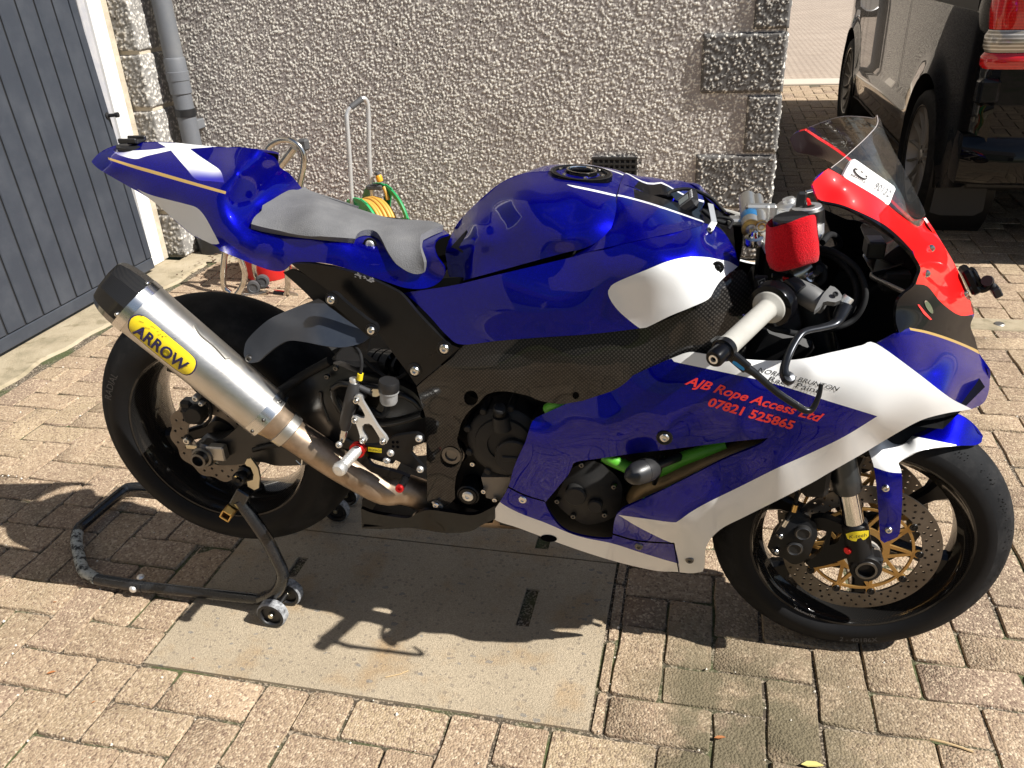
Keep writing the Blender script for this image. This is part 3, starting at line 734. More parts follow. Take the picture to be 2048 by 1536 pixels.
# ---- pilaster of stacked blocks beside the garage door
pil = empty('block_pilaster', (PIL_X, PIL_Y, 0)); tag(pil, 'pilaster of stacked grey stone-faced blocks between garage door and downpipe', 'pilaster')
PL = -V((PIL_X, PIL_Y, 0))
for k, z in enumerate(QZ):
    z0 = max(0.0, z); hh = QH - 0.016 - (z0 - z)
    if z > 2.3: break
    res = 0.0055 if z < 1.4 else 0.02
    g1 = relief_grid(V((PIL_X - 0.17, PIL_Y, z0 + 0.008)) + PL, (1, 0, 0), (0, 0, 1), (0, -1, 0), 0.17, hh, res, 0.0070, 200 + k, 6.0, 0.010)
    g2 = relief_grid(V((PIL_X, PIL_Y, z0 + 0.008)) + PL, (0, 1, 0), (0, 0, 1), (1, 0, 0), WALL_Y - PIL_Y + 0.03, hh, res, 0.0055, 230 + k, 5.0, 0.010)
    z1 = z0 + 0.008; z2 = z1 + hh
    fl = [[V(q) + PL for q in ((PIL_X - 0.17, PIL_Y + 0.01, zz), (PIL_X - 0.01, PIL_Y + 0.01, zz), (PIL_X - 0.01, WALL_Y + 0.03, zz), (PIL_X - 0.17, WALL_Y + 0.03, zz))] for zz in (z1, z2)]
    relief_obj('block', [g1, g2], 'pilaster_stone', pil, fl)
box('mortar_core', V((PIL_X - 0.095, (PIL_Y + WALL_Y) / 2 + 0.02, 1.2)) + PL, (0.17, WALL_Y - PIL_Y + 0.02, 2.4), MATS['mortar'], pil)
# ---- garage: leaning up-and-over door of vertical boards
gar = empty('garage_front', (DOOR_X, 3.8, 0)); tag(gar, 'white painted timber frame and mortar edge around the grey garage door', 'door frame')
GL = -V((DOOR_X, 3.8, 0))
def gbox(nm, x0, x1, y0, y1, z0, z1, mt, bev=0.004): return box(nm, V(((x0 + x1) / 2, (y0 + y1) / 2, (z0 + z1) / 2)) + GL, (x1 - x0, y1 - y0, z1 - z0), MATS[mt], gar, bev=bev)
gbox('frame_post', -3.03, -2.915, 3.765, 3.862, 0.012, 2.16, 'white_gloss'); gbox('jamb_strip', -3.03, -2.930, 3.715, 3.764, 0.012, 2.16, 'jamb_grey')
gbox('mortar_edge', -3.05, -2.945, 3.863, 3.945, 0.0, 2.3, 'mortar'); gbox('frame_head', -3.03, -2.92, 1.20, 3.765, 2.16, 2.26, 'white_gloss'); gbox('frame_post', -3.03, -2.915, 1.10, 1.198, 0.012, 2.26, 'white_gloss')
gbox('lintel_wall', -3.35, -2.96, -3.0, 3.945, 2.262, 5.0, 'roughcast_plain', 0); gbox('side_wall', -3.35, -2.96, -3.0, 1.098, 0.0, 2.262, 'roughcast_plain', 0)
door = empty('garage_door', (-2.862, 3.70, 0.03), 0); door.rotation_euler = (0, R(-2.9), 0)
tag(door, 'dark grey garage door of vertical boards, leaning slightly outward', 'garage door')
DW, DH = 2.48, 2.06; nb = 22; bw = (DW - 0.07) / nb
box('door_leaf', (-0.022, -DW / 2, DH / 2), (0.03, DW, DH), MATS['groove_dark'], door)
for i in range(nb):
    yc = -0.045 - bw * (i + 0.5)
    box('board', (-0.003, yc, DH / 2 + 0.012), (0.010, bw - 0.011, DH - 0.095), MATS['door_paint'], door, bev=0.004)
box('bottom_rail', (-0.0045, -DW / 2, 0.028), (0.012, DW - 0.002, 0.056), MATS['door_paint'], door, bev=0.003); box('edge_stile', (-0.004, -0.022, DH / 2 + 0.03), (0.013, 0.042, DH - 0.06), MATS['door_paint'], door, bev=0.003)
hp = MB(); hp.add(*lathe_vf([(0, 0), (0.017, 0), (0.017, 0.006), (0.009, 0.010), (0.009, 0.042), (0.013, 0.046), (0.013, 0.060), (0, 0.062)], (0.0, -0.02, 0.79), (1, 0.15, 0), 14)); hp.build('handle', MATS['black_plastic'], door)
# ---- downpipe in the corner
DPX, DPY, DPR = -2.735, 4.085, 0.049
dp = empty('downpipe', (DPX, DPY, 0)); tag(dp, 'grey plastic downpipe with black rubber collar in the wall corner', 'downpipe')
lathe('pipe', [(DPR, 0.0), (DPR, 0.872)], (0, 0, 0), (0, 0, 1), MATS['pipe_grey'], dp, 24)
lathe('pipe', [(DPR, 1.02), (DPR, 4.9)], (0, 0, 0), (0, 0, 1), MATS['pipe_grey'], dp, 24)
lathe('socket', [(DPR + 0.001, 0.86), (DPR + 0.006, 0.865), (DPR + 0.006, 0.93), (DPR + 0.006, 1.03), (DPR + 0.003, 1.04), (DPR, 1.042)], (0, 0, 0), (0, 0, 1), MATS['pipe_grey'], dp, 24)
lathe('rubber_collar', [(DPR, 0.748), (DPR + 0.007, 0.75), (DPR + 0.007, 0.785), (DPR, 0.787)], (0, 0, 0), (0, 0, 1), MATS['black_plastic'], dp, 24)
lathe('rubber_collar', [(DPR + 0.005, 0.925), (DPR + 0.009, 0.93), (DPR + 0.009, 0.972), (DPR + 0.005, 0.975)], (0, 0, 0), (0, 0, 1), MATS['pipe_grey'], dp, 24)
box('bracket', (0.0, 0.075, 0.69), (0.03, 0.13, 0.05), MATS['pipe_grey'], dp, bev=0.004)
lathe('gully_base', [(0.085, 0.0), (0.085, 0.10), (0.06, 0.12)], (0, 0, 0), (0, 0, 1), MATS['black_plastic'], dp, 20)
# stop-cock disc in a patch of concrete
dc = gp(1998, 650); sc = empty('stopcock_cover', (dc[0], dc[1], 0.0)); tag(sc, 'small round metal stopcock disc set in the paving right of the motorcycle nose', 'cover')
box('concrete_patch', (0, 0, -0.008), (0.30, 0.12, 0.024), MATS['apron_concrete'], sc, bev=0.004); mat('dull_steel', (0.5, 0.48, 0.44), 0.45, 1.0); lathe('disc', [(0, 0.008), (0.018, 0.008), (0.021, 0.004)], (0, 0, 0), (0, 0, 1), MATS['dull_steel'], sc, 18)
# ================================================================== MOTORCYCLE
WIN = {1: (0, 0, 2.9257), 2: (600, 150, 2.9257), 3: (1348, 0, 2.9257), 4: (100, 500, 2.9257), 5: (600, 500, 2.9257), 6: (1348, 350, 2.9257), 7: (1348, 800, 2.9257), 8: (900, 700, 2.9257),
       9: (340, 260, 4.2675), 'A': (1560, 0, 4.1967), 'B': (100, 850, 3.4133), 'C': (1600, 200, 4.2656), 'D': (1748, 420, 6.827), 'E': (420, 480, 6.827), 'F': (1560, 330, 5.12), 'G': (1340, 360, 5.12),
       'H': (1400, 540, 6.827), 'I': (1660, 300, 10.24), 'J': (650, 700, 6.827), 'K': (1060, 310, 5.12), 0: (0, 0, 1.0)}
def Z(n, pts):
    a, b, s = WIN[n]; return [(a + q[0] / s, b + q[1] / s) + tuple(q[2:]) for q in pts]
def z1(n, x, y): a, b, s = WIN[n]; return (a + x / s, b + y / s)
def PZ(n, x, y, l): u, v = z1(n, x, y); return P(u, v, l)
# ---- paint and parts materials
def paint(name, col, metal, rough, flake=0.0):
    m = mat(name, col, rough, metal, 1.0, 0.02)
    if flake:
        v = coords(m, 'Object'); c = voro(m, v, 900, out='Color'); hs = N(m, 'SeparateColor'); L(m, c, hs.inputs[0])
        L(m, mixc(m, math_(m, 'MULTIPLY', ramp(m, hs.outputs[0], [(0.5, (0, 0, 0)), (1, (1, 1, 1))]), flake), col, tuple(min(1, q * 2.0) for q in col)), bsdf(m).inputs['Base Color'])
    return m
paint('blue', (0.0013, 0.0016, 0.225), 0.72, 0.34, 0.6); bsdf(MATS['blue']).inputs['Specular IOR Level'].default_value = 0.0; bsdf(MATS['blue']).inputs['Coat Weight'].default_value = 0.75; paint('white', (0.78, 0.78, 0.77), 0.0, 0.4); paint('gold', (0.52, 0.34, 0.10), 0.35, 0.4); paint('red', (0.74, 0.006, 0.006), 0.0, 0.45); bsdf(MATS['red']).inputs['Specular IOR Level'].default_value = 0.1
paint('black_gloss', (0.003, 0.003, 0.004), 0.0, 0.3); bsdf(MATS['black_gloss']).inputs['Coat Weight'].default_value = 0.35; bsdf(MATS['black_gloss']).inputs['Specular IOR Level'].default_value = 0.05; mat('cowl_inner', (0.10, 0.055, 0.05), 0.35); mat('seam', (0.003, 0.003, 0.004), 0.6, spec=0.0)
# saltire that fades into the blue at its ends
def carbon(name, freq=330.0, rough=0.28, hi=(0.055, 0.05, 0.043)):
    m = mat(name, (0.012, 0.011, 0.010), rough, 0.0, 0.7, 0.04, spec=0.08); t = coords(m, 'Object'); s = N(m, 'SeparateXYZ'); L(m, t, s.inputs[0])
    a = math_(m, 'SINE', math_(m, 'MULTIPLY', s.outputs[0], freq * 2)); b = math_(m, 'SINE', math_(m, 'MULTIPLY', s.outputs[2], freq * 2))
    k = math_(m, 'MULTIPLY', a, b); c = mixc(m, ramp(m, k, [(0.05, (0, 0, 0)), (0.55, (1, 1, 1))]), (0.009, 0.0085, 0.008), hi)
    L(m, c, bsdf(m).inputs['Base Color']); mr = N(m, 'MapRange'); mr.inputs['From Min'].default_value = -1; mr.inputs['To Min'].default_value = rough + 0.15; mr.inputs['To Max'].default_value = rough - 0.05; L(m, k, mr.inputs['Value']); L(m, mr.outputs[0], bsdf(m).inputs['Roughness']); return m
carbon('carbon', 420.0, 0.26, (0.044, 0.041, 0.037)); carbon('carbon_cap', 900.0, 0.3, (0.018, 0.017, 0.015))
m = mat('seat_foam', (0.17, 0.17, 0.175), 0.95, spec=0.2); v = coords(m, 'Object'); n1 = noise(m, v, 7, 6, 0.65); n2 = noise(m, v, 420, 2, 0.6)
L(m, ramp(m, n1, [(0.3, (0.095, 0.095, 0.098)), (0.55, (0.135, 0.135, 0.138)), (0.75, (0.18, 0.178, 0.175))]), bsdf(m).inputs['Base Color']); L(m, bump(m, n2, 0.45, 0.003), bsdf(m).inputs['Normal'])
m = mat('rubber', (0.014, 0.014, 0.015), 0.75, spec=0.16); dusty(m, (0.0085, 0.009, 0.0100), (0.045, 0.043, 0.042), 0.5, 22, 0.6, 0.85)
m = mat('tyre_side', (0.012, 0.012, 0.013), 0.6, spec=0.18); dusty(m, (0.006, 0.0062, 0.007), (0.022, 0.021, 0.02), 0.25, 9, 0.5, 0.7)
m = mat('matt_black', (0.012, 0.012, 0.013), 0.5, spec=0.25); dusty(m, (0.006, 0.006, 0.0065), (0.035, 0.032, 0.03), 0.2, 16, 0.35, 0.6)
m = mat('satin_black', (0.009, 0.009, 0.010), 0.32, spec=0.3); dusty(m, (0.005, 0.0052, 0.006), (0.028, 0.027, 0.026), 0.15, 20, 0.22, 0.4)
m = mat('black_steel', (0.010, 0.011, 0.013), 0.28, 0.0, 0.6, 0.1); dusty(m, (0.010, 0.011, 0.014), (0.06, 0.06, 0.06), 0.22, 18, 0.2, 0.5)
m = mat('engine_grey', (0.03, 0.03, 0.031), 0.55, 0.3, spec=0.25); dusty(m, (0.026, 0.0255, 0.025), (0.06, 0.055, 0.048), 0.3, 14, 0.42, 0.62)
m = mat('plate_blueblack', (0.02, 0.024, 0.033), 0.3, 0.0, 0.6, 0.2); dusty(m, (0.018, 0.023, 0.033), (0.06, 0.065, 0.072), 0.25, 22, 0.25, 0.45)
mat('alloy', (0.80, 0.80, 0.78), 0.42, 0.85); mat('steel', (0.70, 0.69, 0.66), 0.22, 1.0); mat('chrome', (0.85, 0.84, 0.82), 0.07, 1.0); mat('dark_steel', (0.16, 0.155, 0.15), 0.35, 1.0)
mat('brass', (0.65, 0.44, 0.16), 0.3, 1.0); mat('gold_anod', (0.46, 0.27, 0.085), 0.45, 0.7); mat('zinc', (0.62, 0.58, 0.45), 0.35, 1.0)
m = mat('titanium', (0.52, 0.49, 0.44), 0.34, 1.0); v = coords(m, 'Object', (3, 3, 60)); n1 = noise(m, coords(m, 'Object'), 6, 5, 0.6)
L(m, ramp(m, n1, [(0.3, (0.50, 0.465, 0.41)), (0.55, (0.62, 0.60, 0.56)), (0.75, (0.66, 0.645, 0.61))]), bsdf(m).inputs['Base Color']); L(m, ramp(m, noise(m, v, 40, 3), [(0.3, (0.28, 0.28, 0.28)), (0.7, (0.46, 0.46, 0.46))]), bsdf(m).inputs['Roughness'])
m = mat('burnt_pipe', (0.36, 0.27, 0.19), 0.42, 0.9); v = coords(m, 'Object'); n1 = noise(m, v, 11, 6, 0.65)
L(m, ramp(m, n1, [(0.3, (0.22, 0.155, 0.105)), (0.55, (0.40, 0.305, 0.22)), (0.75, (0.50, 0.42, 0.33))]), bsdf(m).inputs['Base Color']); L(m, ramp(m, noise(m, v, 40, 4), [(0.3, (0.35, 0.35, 0.35)), (0.7, (0.58, 0.58, 0.58))]), bsdf(m).inputs['Roughness'])
mat('header_brown', (0.20, 0.145, 0.075), 0.45, 0.6); mat('hose_green', (0.10, 0.42, 0.03), 0.4); mat('badge_yellow', (0.80, 0.62, 0.02), 0.4); mat('ink_blue', (0.015, 0.012, 0.07), 0.5); mat('ink_black', (0.02, 0.02, 0.02), 0.5); mat('ink_grey', (0.22, 0.22, 0.22), 0.6)
mat('ink_red', (0.75, 0.035, 0.03), 0.4); mat('anod_red', (0.60, 0.02, 0.02), 0.25, 0.7); mat('anod_blue', (0.03, 0.22, 0.5), 0.35, 0.6); mat('card_white', (0.82, 0.82, 0.80), 0.45)
def clear(name, tint, gloss_tint=(1, 1, 1), ior=1.45, dirt=0.05):
    m = bpy.data.materials.new(name); m.use_nodes = True; nt = m.node_tree; nt.nodes.clear(); MATS[name] = m
    o = N(m, 'OutputMaterial'); t = N(m, 'BsdfTransparent'); t.inputs[0].default_value = (*tint, 1); g = N(m, 'BsdfGlossy'); g.inputs['Roughness'].default_value = 0.03; g.inputs[0].default_value = (*gloss_tint, 1)
    d = N(m, 'BsdfDiffuse'); d.inputs[0].default_value = (0.5, 0.5, 0.5, 1)
    lw = N(m, 'LayerWeight'); lw.inputs[0].default_value = 0.5; f = N(m, 'MapRange'); f.inputs['To Min'].default_value = 0.03; f.inputs['To Max'].default_value = 0.55; L(m, math_(m, 'POWER', lw.outputs['Facing'], 4.0), f.inputs['Value']); mx = N(m, 'MixShader'); mx2 = N(m, 'MixShader'); mx2.inputs[0].default_value = dirt
    L(m, f.outputs[0], mx.inputs[0]); L(m, t.outputs[0], mx.inputs[1]); L(m, g.outputs[0], mx.inputs[2]); L(m, mx.outputs[0], mx2.inputs[1]); L(m, d.outputs[0], mx2.inputs[2]); L(m, mx2.outputs[0], o.inputs['Surface']); return m
clear('screen_clear', (0.90, 0.90, 0.90), dirt=0.012); clear('cloudy_plastic', (0.75, 0.75, 0.72), dirt=0.45)
A = MATS
bike = empty('motorcycle', tuple(BR0), BY); tag(bike, 'blue and white race motorcycle with red nose panel, standing on a black rear paddock stand', 'motorcycle')
RIGHT = np.array([0, -1.0, 0])
def bolt(u, v, l, r=0.008, mt='steel', parent=None, h=0.004, cup=None, axis=(0, -1, 0), name='bolt'):
    c = V(P(u, v, l)); b = MB()
    if cup: b.add(*lathe_vf([(cup, -0.002), (cup, 0.0012), (cup * 0.86, 0.002), (r, 0.001)], c, axis, 18), 1)
    b.add(*lathe_vf([(r, -0.003), (r, h * 0.45), (r * 0.8, h * 0.9), (r * 0.52, h), (r * 0.42, h), (r * 0.40, h * 0.35), (0, h * 0.3)], c, axis, 12), 0)
    return b.build(name, [A[mt], A['satin_black']], parent or bike)
# ---------------- tail and seat unit
tail_ctrl = Z(1, [(535, 945, .022), (600, 885, .0), (690, 850, 0), (850, 833, 0), (1000, 835, 0), (1150, 850, 0), (1320, 862, 0), (1480, 870, 0), (640, 930, .050), (770, 972, .068), (900, 1010, .082), (1100, 1068, .100), (1310, 1130, .115),
    (850, 905, .046), (1000, 930, .056), (1150, 965, .068), (1300, 1000, .078), (700, 1070, .062), (870, 1155, .090), (1080, 1190, .112), (1180, 1245, .122), (1290, 1430, .140), (960, 1230, .090), (1110, 1365, .112), (1050, 1260, .104)]) + \
    Z(9, [(580, 360, .088), (480, 530, .113), (430, 690, .130), (520, 830, .138), (740, 160, 0), (800, 330, .0), (660, 420, .065), (600, 620, .088), (720, 640, .055), (900, 560, .0), (940, 320, -.06), (900, 230, -.045), (1020, 370, -.085), (1140, 510, -.105),
    (600, 960, .149), (860, 1040, .150), (430, 1030, .138), (620, 1110, .140), (800, 1180, .143), (970, 1200, .150), (1160, 1125, .158), (1450, 1165, .163), (690, 838, .118), (1000, 910, .126), (1570, 972, .132), (1200, 1000, .150), (1250, 680, .03), (1600, 692, -.09), (1300, 590, -.095)]) + \
    Z(5, [(200, 90, .164), (400, 150, .168), (560, 205, .170), (700, 226, .166), (835, 168, .152)]) + Z(2, [(310, 985, .132), (520, 1050, .146), (640, 1150, .158), (735, 1140, .150), (712, 1000, .118), (810, 950, .088), (885, 930, .05), (330, 800, -.085), (530, 860, -.06), (700, 874, -.04), (850, 908, 0), (300, 880, .06), (550, 930, .06)])
TF = TPS(tail_ctrl, 0.0004)
crest = Z(9, [(740, 160), (660, 200), (620, 270), (580, 360), (540, 425), (480, 530), (432, 640), (430, 700), (436, 800), (430, 900), (428, 1030)])
tail_out = Z(1, [(535, 945), (560, 975), (620, 1015), (760, 1095), (870, 1160), (960, 1232), (1110, 1365), (1200, 1410), (1275, 1448)]) + crest[::-1] + Z(1, [(1400, 866), (1300, 860), (1150, 848), (1000, 833), (850, 831), (690, 848), (600, 883), (556, 918)])
gold_r = Z(1, [(630, 920), (770, 962), (900, 998), (1100, 1056), (1322, 1120), (1322, 1137), (1100, 1075), (900, 1018), (770, 980), (635, 934)])
salt = Z(1, [(790, 930), (860, 912), (1000, 880), (1090, 985), (1150, 1050), (1240, 1060), (1312, 1068), (1290, 1000), (1230, 955), (1170, 915), (1110, 870), (1300, 856), (1300, 850), (1100, 838), (920, 832), (975, 862), (880, 876), (660, 885), (690, 905)])
salt_e1 = Z(1, [(1090, 985), (1150, 1050), (1240, 1060), (1312, 1068), (1296, 1010), (1200, 1000)]); salt_e2 = Z(1, [(790, 930), (850, 914), (780, 884), (660, 885), (690, 905)])
grey_p = Z(1, [(800, 1105), (880, 1140), (1000, 1172), (1090, 1195), (1150, 1215), (1195, 1262), (1245, 1350), (1284, 1425), (1240, 1428), (1150, 1385), (1110, 1362), (960, 1232), (870, 1160)])
# faded saltire ends: white sprayed thinly over the blue
m = paint('saltire', (0.78, 0.78, 0.77), 0.0, 0.4); t_ = coords(m, 'Object'); s_ = N(m, 'SeparateXYZ'); L(m, t_, s_.inputs[0])
def _sm(src, a, b):
    q = N(m, 'MapRange'); q.interpolation_type = 'SMOOTHSTEP'; q.inputs['From Min'].default_value = a; q.inputs['From Max'].default_value = b; L(m, src, q.inputs['Value']); return q.outputs[0]
fd = math_(m, 'MAXIMUM', _sm(math_(m, 'ABSOLUTE', s_.outputs[1]), 0.066, 0.098), _sm(math_(m, 'MULTIPLY', s_.outputs[0], -1.0), 0.055, 0.125))
L(m, mixc(m, fd, (0.78, 0.78, 0.77), (0.004, 0.004, 0.30)), bsdf(m).inputs['Base Color'])
sheet('tail_unit', tail_out, TF, [A['blue'], A['saltire'], A['gold'], A['white']], bike, regions=[(grey_p, 3), (gold_r, 2), (salt, 1)], step=9, mirror=True, sharp=60)
seat_far = Z(2, [(850, 912), (780, 882), (700, 878), (530, 866), (330, 810), (100, 730), (0, 690)]) + Z(9, [(1600, 705), (1400, 640), (1200, 575), (1140, 515), (1080, 440), (1020, 372), (975, 345), (940, 320), (918, 262), (890, 228), (830, 200)])
seat_out = crest + Z(9, [(620, 1110), (800, 1180), (900, 1205), (970, 1200), (1030, 1150), (1070, 1130), (1160, 1125), (1300, 1135), (1450, 1165)]) + Z(5, [(400, 150), (560, 205), (620, 222), (700, 228), (780, 210), (835, 165)]) + Z(2, [(845, 1130), (800, 1060), (785, 990), (810, 950), (870, 928)]) + seat_far
sheet('seat_unit', seat_out, TF, A['blue'], bike, step=9, sharp=60)
def seat_pad():
    out = Z(9, [(692, 846), (700, 815), (740, 770), (785, 735), (792, 690), (860, 650), (1000, 562), (1085, 560), (1132, 530), (1200, 572), (1400, 636), (1600, 704)]) + Z(2, [(100, 736), (330, 816), (530, 874), (700, 886), (780, 895), (835, 918), (770, 945), (722, 970), (716, 1010), (742, 1090), (735, 1142), (690, 1162), (640, 1152), (570, 1112), (520, 1052), (490, 1000), (470, 972), (430, 948), (370, 942), (325, 962), (312, 988)]) + Z(9, [(1570, 972), (1300, 943), (1000, 908), (800, 874)])
    o, f = sheet('seat_pad', out, TF, A['seat_foam'], bike, step=9, thick=0.001, sharp=50)
    me = o.data; n = len(me.vertices) // 2; co = np.array([q.co[:] for q in me.vertices])
    # lift the outer skin clear of the seat to give the foam its thickness
    nr = np.array([q.normal[:] for q in me.vertices])
    d = co[:n] - co[n:2 * n]; d /= (np.linalg.norm(d, axis=1)[:, None] + 1e-9); co[:n] += d * 0.013; co[n:2 * n] += d * 0.002
    me.vertices.foreach_set('co', co.ravel()); me.update(); return o
seat_pad()
bolt(740, 489, TF(740, 489) + 0.003, 0.009, 'alloy', cup=0.013)
cb = V(P(266, 285, 0.0)); mtb = MB(); mtb.add(*lathe_vf([(0, 0.0), (0.034, 0.0), (0.034, 0.005), (0.028, 0.007), (0, 0.007)], cb + V((0, 0, -.010)), (0.05, 0, 1), 20))
for s_ in (-1, 1): mtb.add(*box_vf(cb + V((0.0, 0.016 * s_, 0.006)), (0.042, 0.007, 0.010), bev=0.002))
mtb.add(*box_vf(cb + V((0.008, 0, 0.002)), (0.026, 0.030, 0.006), bev=0.002)); mtb.build('camera_mount', A['black_plastic'], bike)
# ---------------- tank
tank_ctrl = Z(2, [(870, 1100, .100), (855, 1030, .088), (885, 945, .045), (905, 900, 0), (950, 835, 0), (1050, 735, 0), (1150, 650, 0), (1250, 595, 0), (1350, 570, 0), (1450, 563, 0), (1640, 566, 0), (1780, 596, 0), (1868, 640, 0), (890, 1207, .122), (1000, 1187, .150), (1300, 1107, .180), (1550, 1037, .188), (1640, 1012, .192),
    (1000, 950, .125), (1100, 1050, .150), (930, 1040, .112), (1250, 1000, .165), (1150, 850, .118), (1000, 860, .078), (1330, 760, .142), (1450, 900, .180), (1250, 720, .105), (1450, 660, .090), (1350, 640, .072), (1600, 655, .088), (1720, 680, .088), (1845, 712, .085), (1600, 800, .152), (1700, 900, .182), (1790, 930, .180), (1830, 860, .160), (1845, 780, .125), (1550, 970, .194), (1400, 1040, .188)])
tank_out = Z(2, [(890, 1209), (868, 1165), (858, 1090), (852, 1030), (880, 950), (905, 898), (950, 833), (1050, 733), (1150, 648), (1250, 593), (1350, 568), (1450, 560), (1640, 563), (1780, 594), (1870, 638), (1856, 712), (1850, 780), (1834, 860), (1796, 930), (1725, 985), (1645, 1020), (1550, 1040), (1300, 1108), (1000, 1190), (920, 1212)])
pin_t = Z(2, [(1560, 640), (1600, 646), (1720, 670), (1848, 700), (1848, 711), (1720, 682), (1600, 656)])
_t = sheet('fuel_tank', tank_out, tank_ctrl, [A['blue'], A['white']], bike, regions=[(pin_t, 1)], step=8, mirror=True, sharp=60, reg=0.0008); TKF = _t[1]
# filler cap
cc = V(P(1163, 346, 0.0)); capn = unit((0.10, 0, 1)); cap = lathe('filler_cap', [(0.058, -0.010), (0.058, 0.000), (0.055, 0.0015), (0.048, 0.0015), (0.047, -0.001), (0.030, -0.001), (0.029, 0.004), (0.025, 0.0055), (0.022, 0.0055), (0.021, 0.003), (0, 0.003)], cc, capn, A['black_gloss'], bike, 40)
xx, yy, _ = basis(capn)
lathe('cap_ring', [(0.027, 0.005), (0.0285, 0.0068), (0.0255, 0.0068), (0.025, 0.0055)], cc, capn, A['chrome'], cap, 40); lathe('cap_rim', [(0.0565, 0.001), (0.058, 0.002), (0.0555, 0.0026), (0.054, 0.0018)], cc, capn, A['dark_steel'], cap, 40)
box('key_lug', cc + capn * 0.005, (0.038, 0.007, 0.006), A['black_gloss'], cap, bev=0.002)
for k in range(6): a = k * math.pi / 3 + 0.3; lathe('cap_screw', [(0, 0.0035), (0.0034, 0.0035), (0.0038, 0.001)], cc + 0.0415 * (math.cos(a) * xx + math.sin(a) * yy), capn, A['steel'], cap, 10)
# cover in front of the tank
cov_ctrl = Z('K', [(925, 295, 0), (1250, 408, 0), (1600, 520, 0), (1700, 560, 0), (900, 415, .085), (1300, 520, .084), (1775, 690, .074), (440, 1042, .192), (560, 1000, .197), (900, 920, .208), (1300, 830, .192), (1590, 765, .158), (1770, 712, .095), (1000, 650, .150), (1300, 680, .146), (860, 600, .125), (800, 790, .180)])
cov_out = Z('K', [(925, 292), (1250, 405), (1600, 517), (1720, 560), (1790, 680), (1768, 712), (1590, 766), (1300, 831), (900, 921), (560, 1001), (445, 1042), (470, 1010), (580, 955), (700, 880), (800, 790), (848, 660), (886, 520), (896, 420)])
pin_c = Z('K', [(893, 402), (1000, 425), (1300, 510), (1780, 676), (1782, 692), (1300, 528), (1000, 442), (893, 420)])
inlay = Z('K', [(1060, 345), (1250, 405), (1600, 517), (1730, 555), (1782, 674), (1300, 508), (1070, 440)])
sheet('tank_cover', cov_out, cov_ctrl, [A['blue'], A['white'], A['black_gloss']], bike, regions=[(inlay, 2), (pin_c, 1)], step=9, mirror=True, sharp=60, reg=0.0005)
# side panel under the tank
side_ctrl = Z(5, [(600, 250, .160), (900, 205, .178), (1150, 145, .195), (940, 550, .200), (1400, 510, .226), (1700, 490, .238), (1990, 455, .245), (1000, 350, .196), (1500, 330, .228), (780, 380, .180)]) + Z('K', [(440, 1045, .192), (900, 927, .208), (1300, 837, .192), (1590, 770, .160), (1775, 715, .110), (1100, 950, .222), (1300, 1000, .236), (1500, 900, .205), (1750, 820, .165), (700, 1100, .222), (900, 1400, .240)]) + Z('G', [(450, 590, .118), (600, 640, .10), (700, 870, .135), (450, 800, .195), (300, 1000, .232), (0, 1200, .25), (560, 990, .205), (200, 1310, .25)])
side_out = Z(5, [(600, 252), (640, 246), (900, 206), (1150, 146)]) + Z('K', [(420, 1048), (560, 1006), (900, 926), (1300, 836), (1590, 771), (1775, 716)]) + Z('G', [(340, 440), (480, 478), (570, 560), (620, 640), (665, 720), (712, 870), (640, 932), (560, 992), (500, 1052), (450, 1132), (390, 1222), (200, 1310), (0, 1392)]) + Z(5, [(2040, 447), (1990, 458), (1700, 492), (1400, 512), (1150, 532), (945, 553), (860, 500), (760, 390), (660, 292)])
white_s = Z('K', [(800, 1390), (830, 1340), (930, 1282), (1200, 1172), (1400, 1092), (1600, 1046), (1800, 1045), (1960, 1075)]) + Z('G', [(600, 832), (692, 884), (720, 890), (650, 945), (400, 1240), (200, 1330), (0, 1410)]) + Z(5, [(2040, 460), (1995, 462), (1880, 372), (1822, 302), (1803, 258)])
_t = sheet('side_panel', side_out, side_ctrl, [A['blue'], A['white']], bike, regions=[(white_s, 1)], step=9, mirror=True, sharp=60, reg=0.0006); SPF = _t[1]
bolt(1435, 535, SPF(1435, 535) + 0.002, 0.006, 'satin_black', cup=0.0105)
# carbon frame cover
fr_ctrl = Z(5, [(680, 800, .168), (740, 1000, .170), (745, 1470, .165), (910, 1455, .172), (935, 1150, .186), (850, 900, .186), (900, 700, .196), (960, 560, .192), (1150, 690, .218), (1150, 535, .205), (1330, 680, .222), (1360, 850, .218), (1600, 650, .236), (1900, 600, .240), (2048, 450, .232), (1600, 500, .225), (820, 1200, .183)]) + Z('G', [(300, 1350, .236), (500, 1150, .215), (650, 1050, .19)]) + [(1480, 700, .205), (1130, 812, .224), (1500, 560, .16), (1350, 720, .235)]
fr_out = Z(5, [(682, 802), (750, 742), (900, 622), (955, 560), (1150, 533), (1400, 513), (1700, 493), (2048, 442)]) + Z('G', [(200, 1312), (390, 1222), (450, 1132), (500, 1052), (560, 992), (640, 935), (740, 915), (800, 1000)]) + [(1505, 600), (1490, 720), (1370, 745), (1290, 775), (1225, 790)] + Z(5, [(1600, 892), (1500, 900), (1400, 880), (1330, 852), (1200, 827), (1100, 842), (1050, 890), (990, 942), (950, 1000), (930, 1060), (920, 1120), (950, 1200), (940, 1260), (915, 1320), (905, 1400), (908, 1452), (870, 1490), (820, 1500), (745, 1470), (740, 1200), (735, 1000), (720, 930), (690, 830)])
hole1 = [z1(5, *q) for q in ell(1000, 866, 42, 44, 16)]; hole2 = [z1(5, *q) for q in ell(1614, 851, 20, 22, 12)]; hole3 = [z1(5, *q) for q in ell(880, 1210, 62, 64, 20)]
_t = sheet('frame_cover', fr_out, fr_ctrl, A['carbon'], bike, holes=[hole1, hole2, hole3], step=9, mirror=True, sharp=60, reg=0.0006); FCF = _t[1]
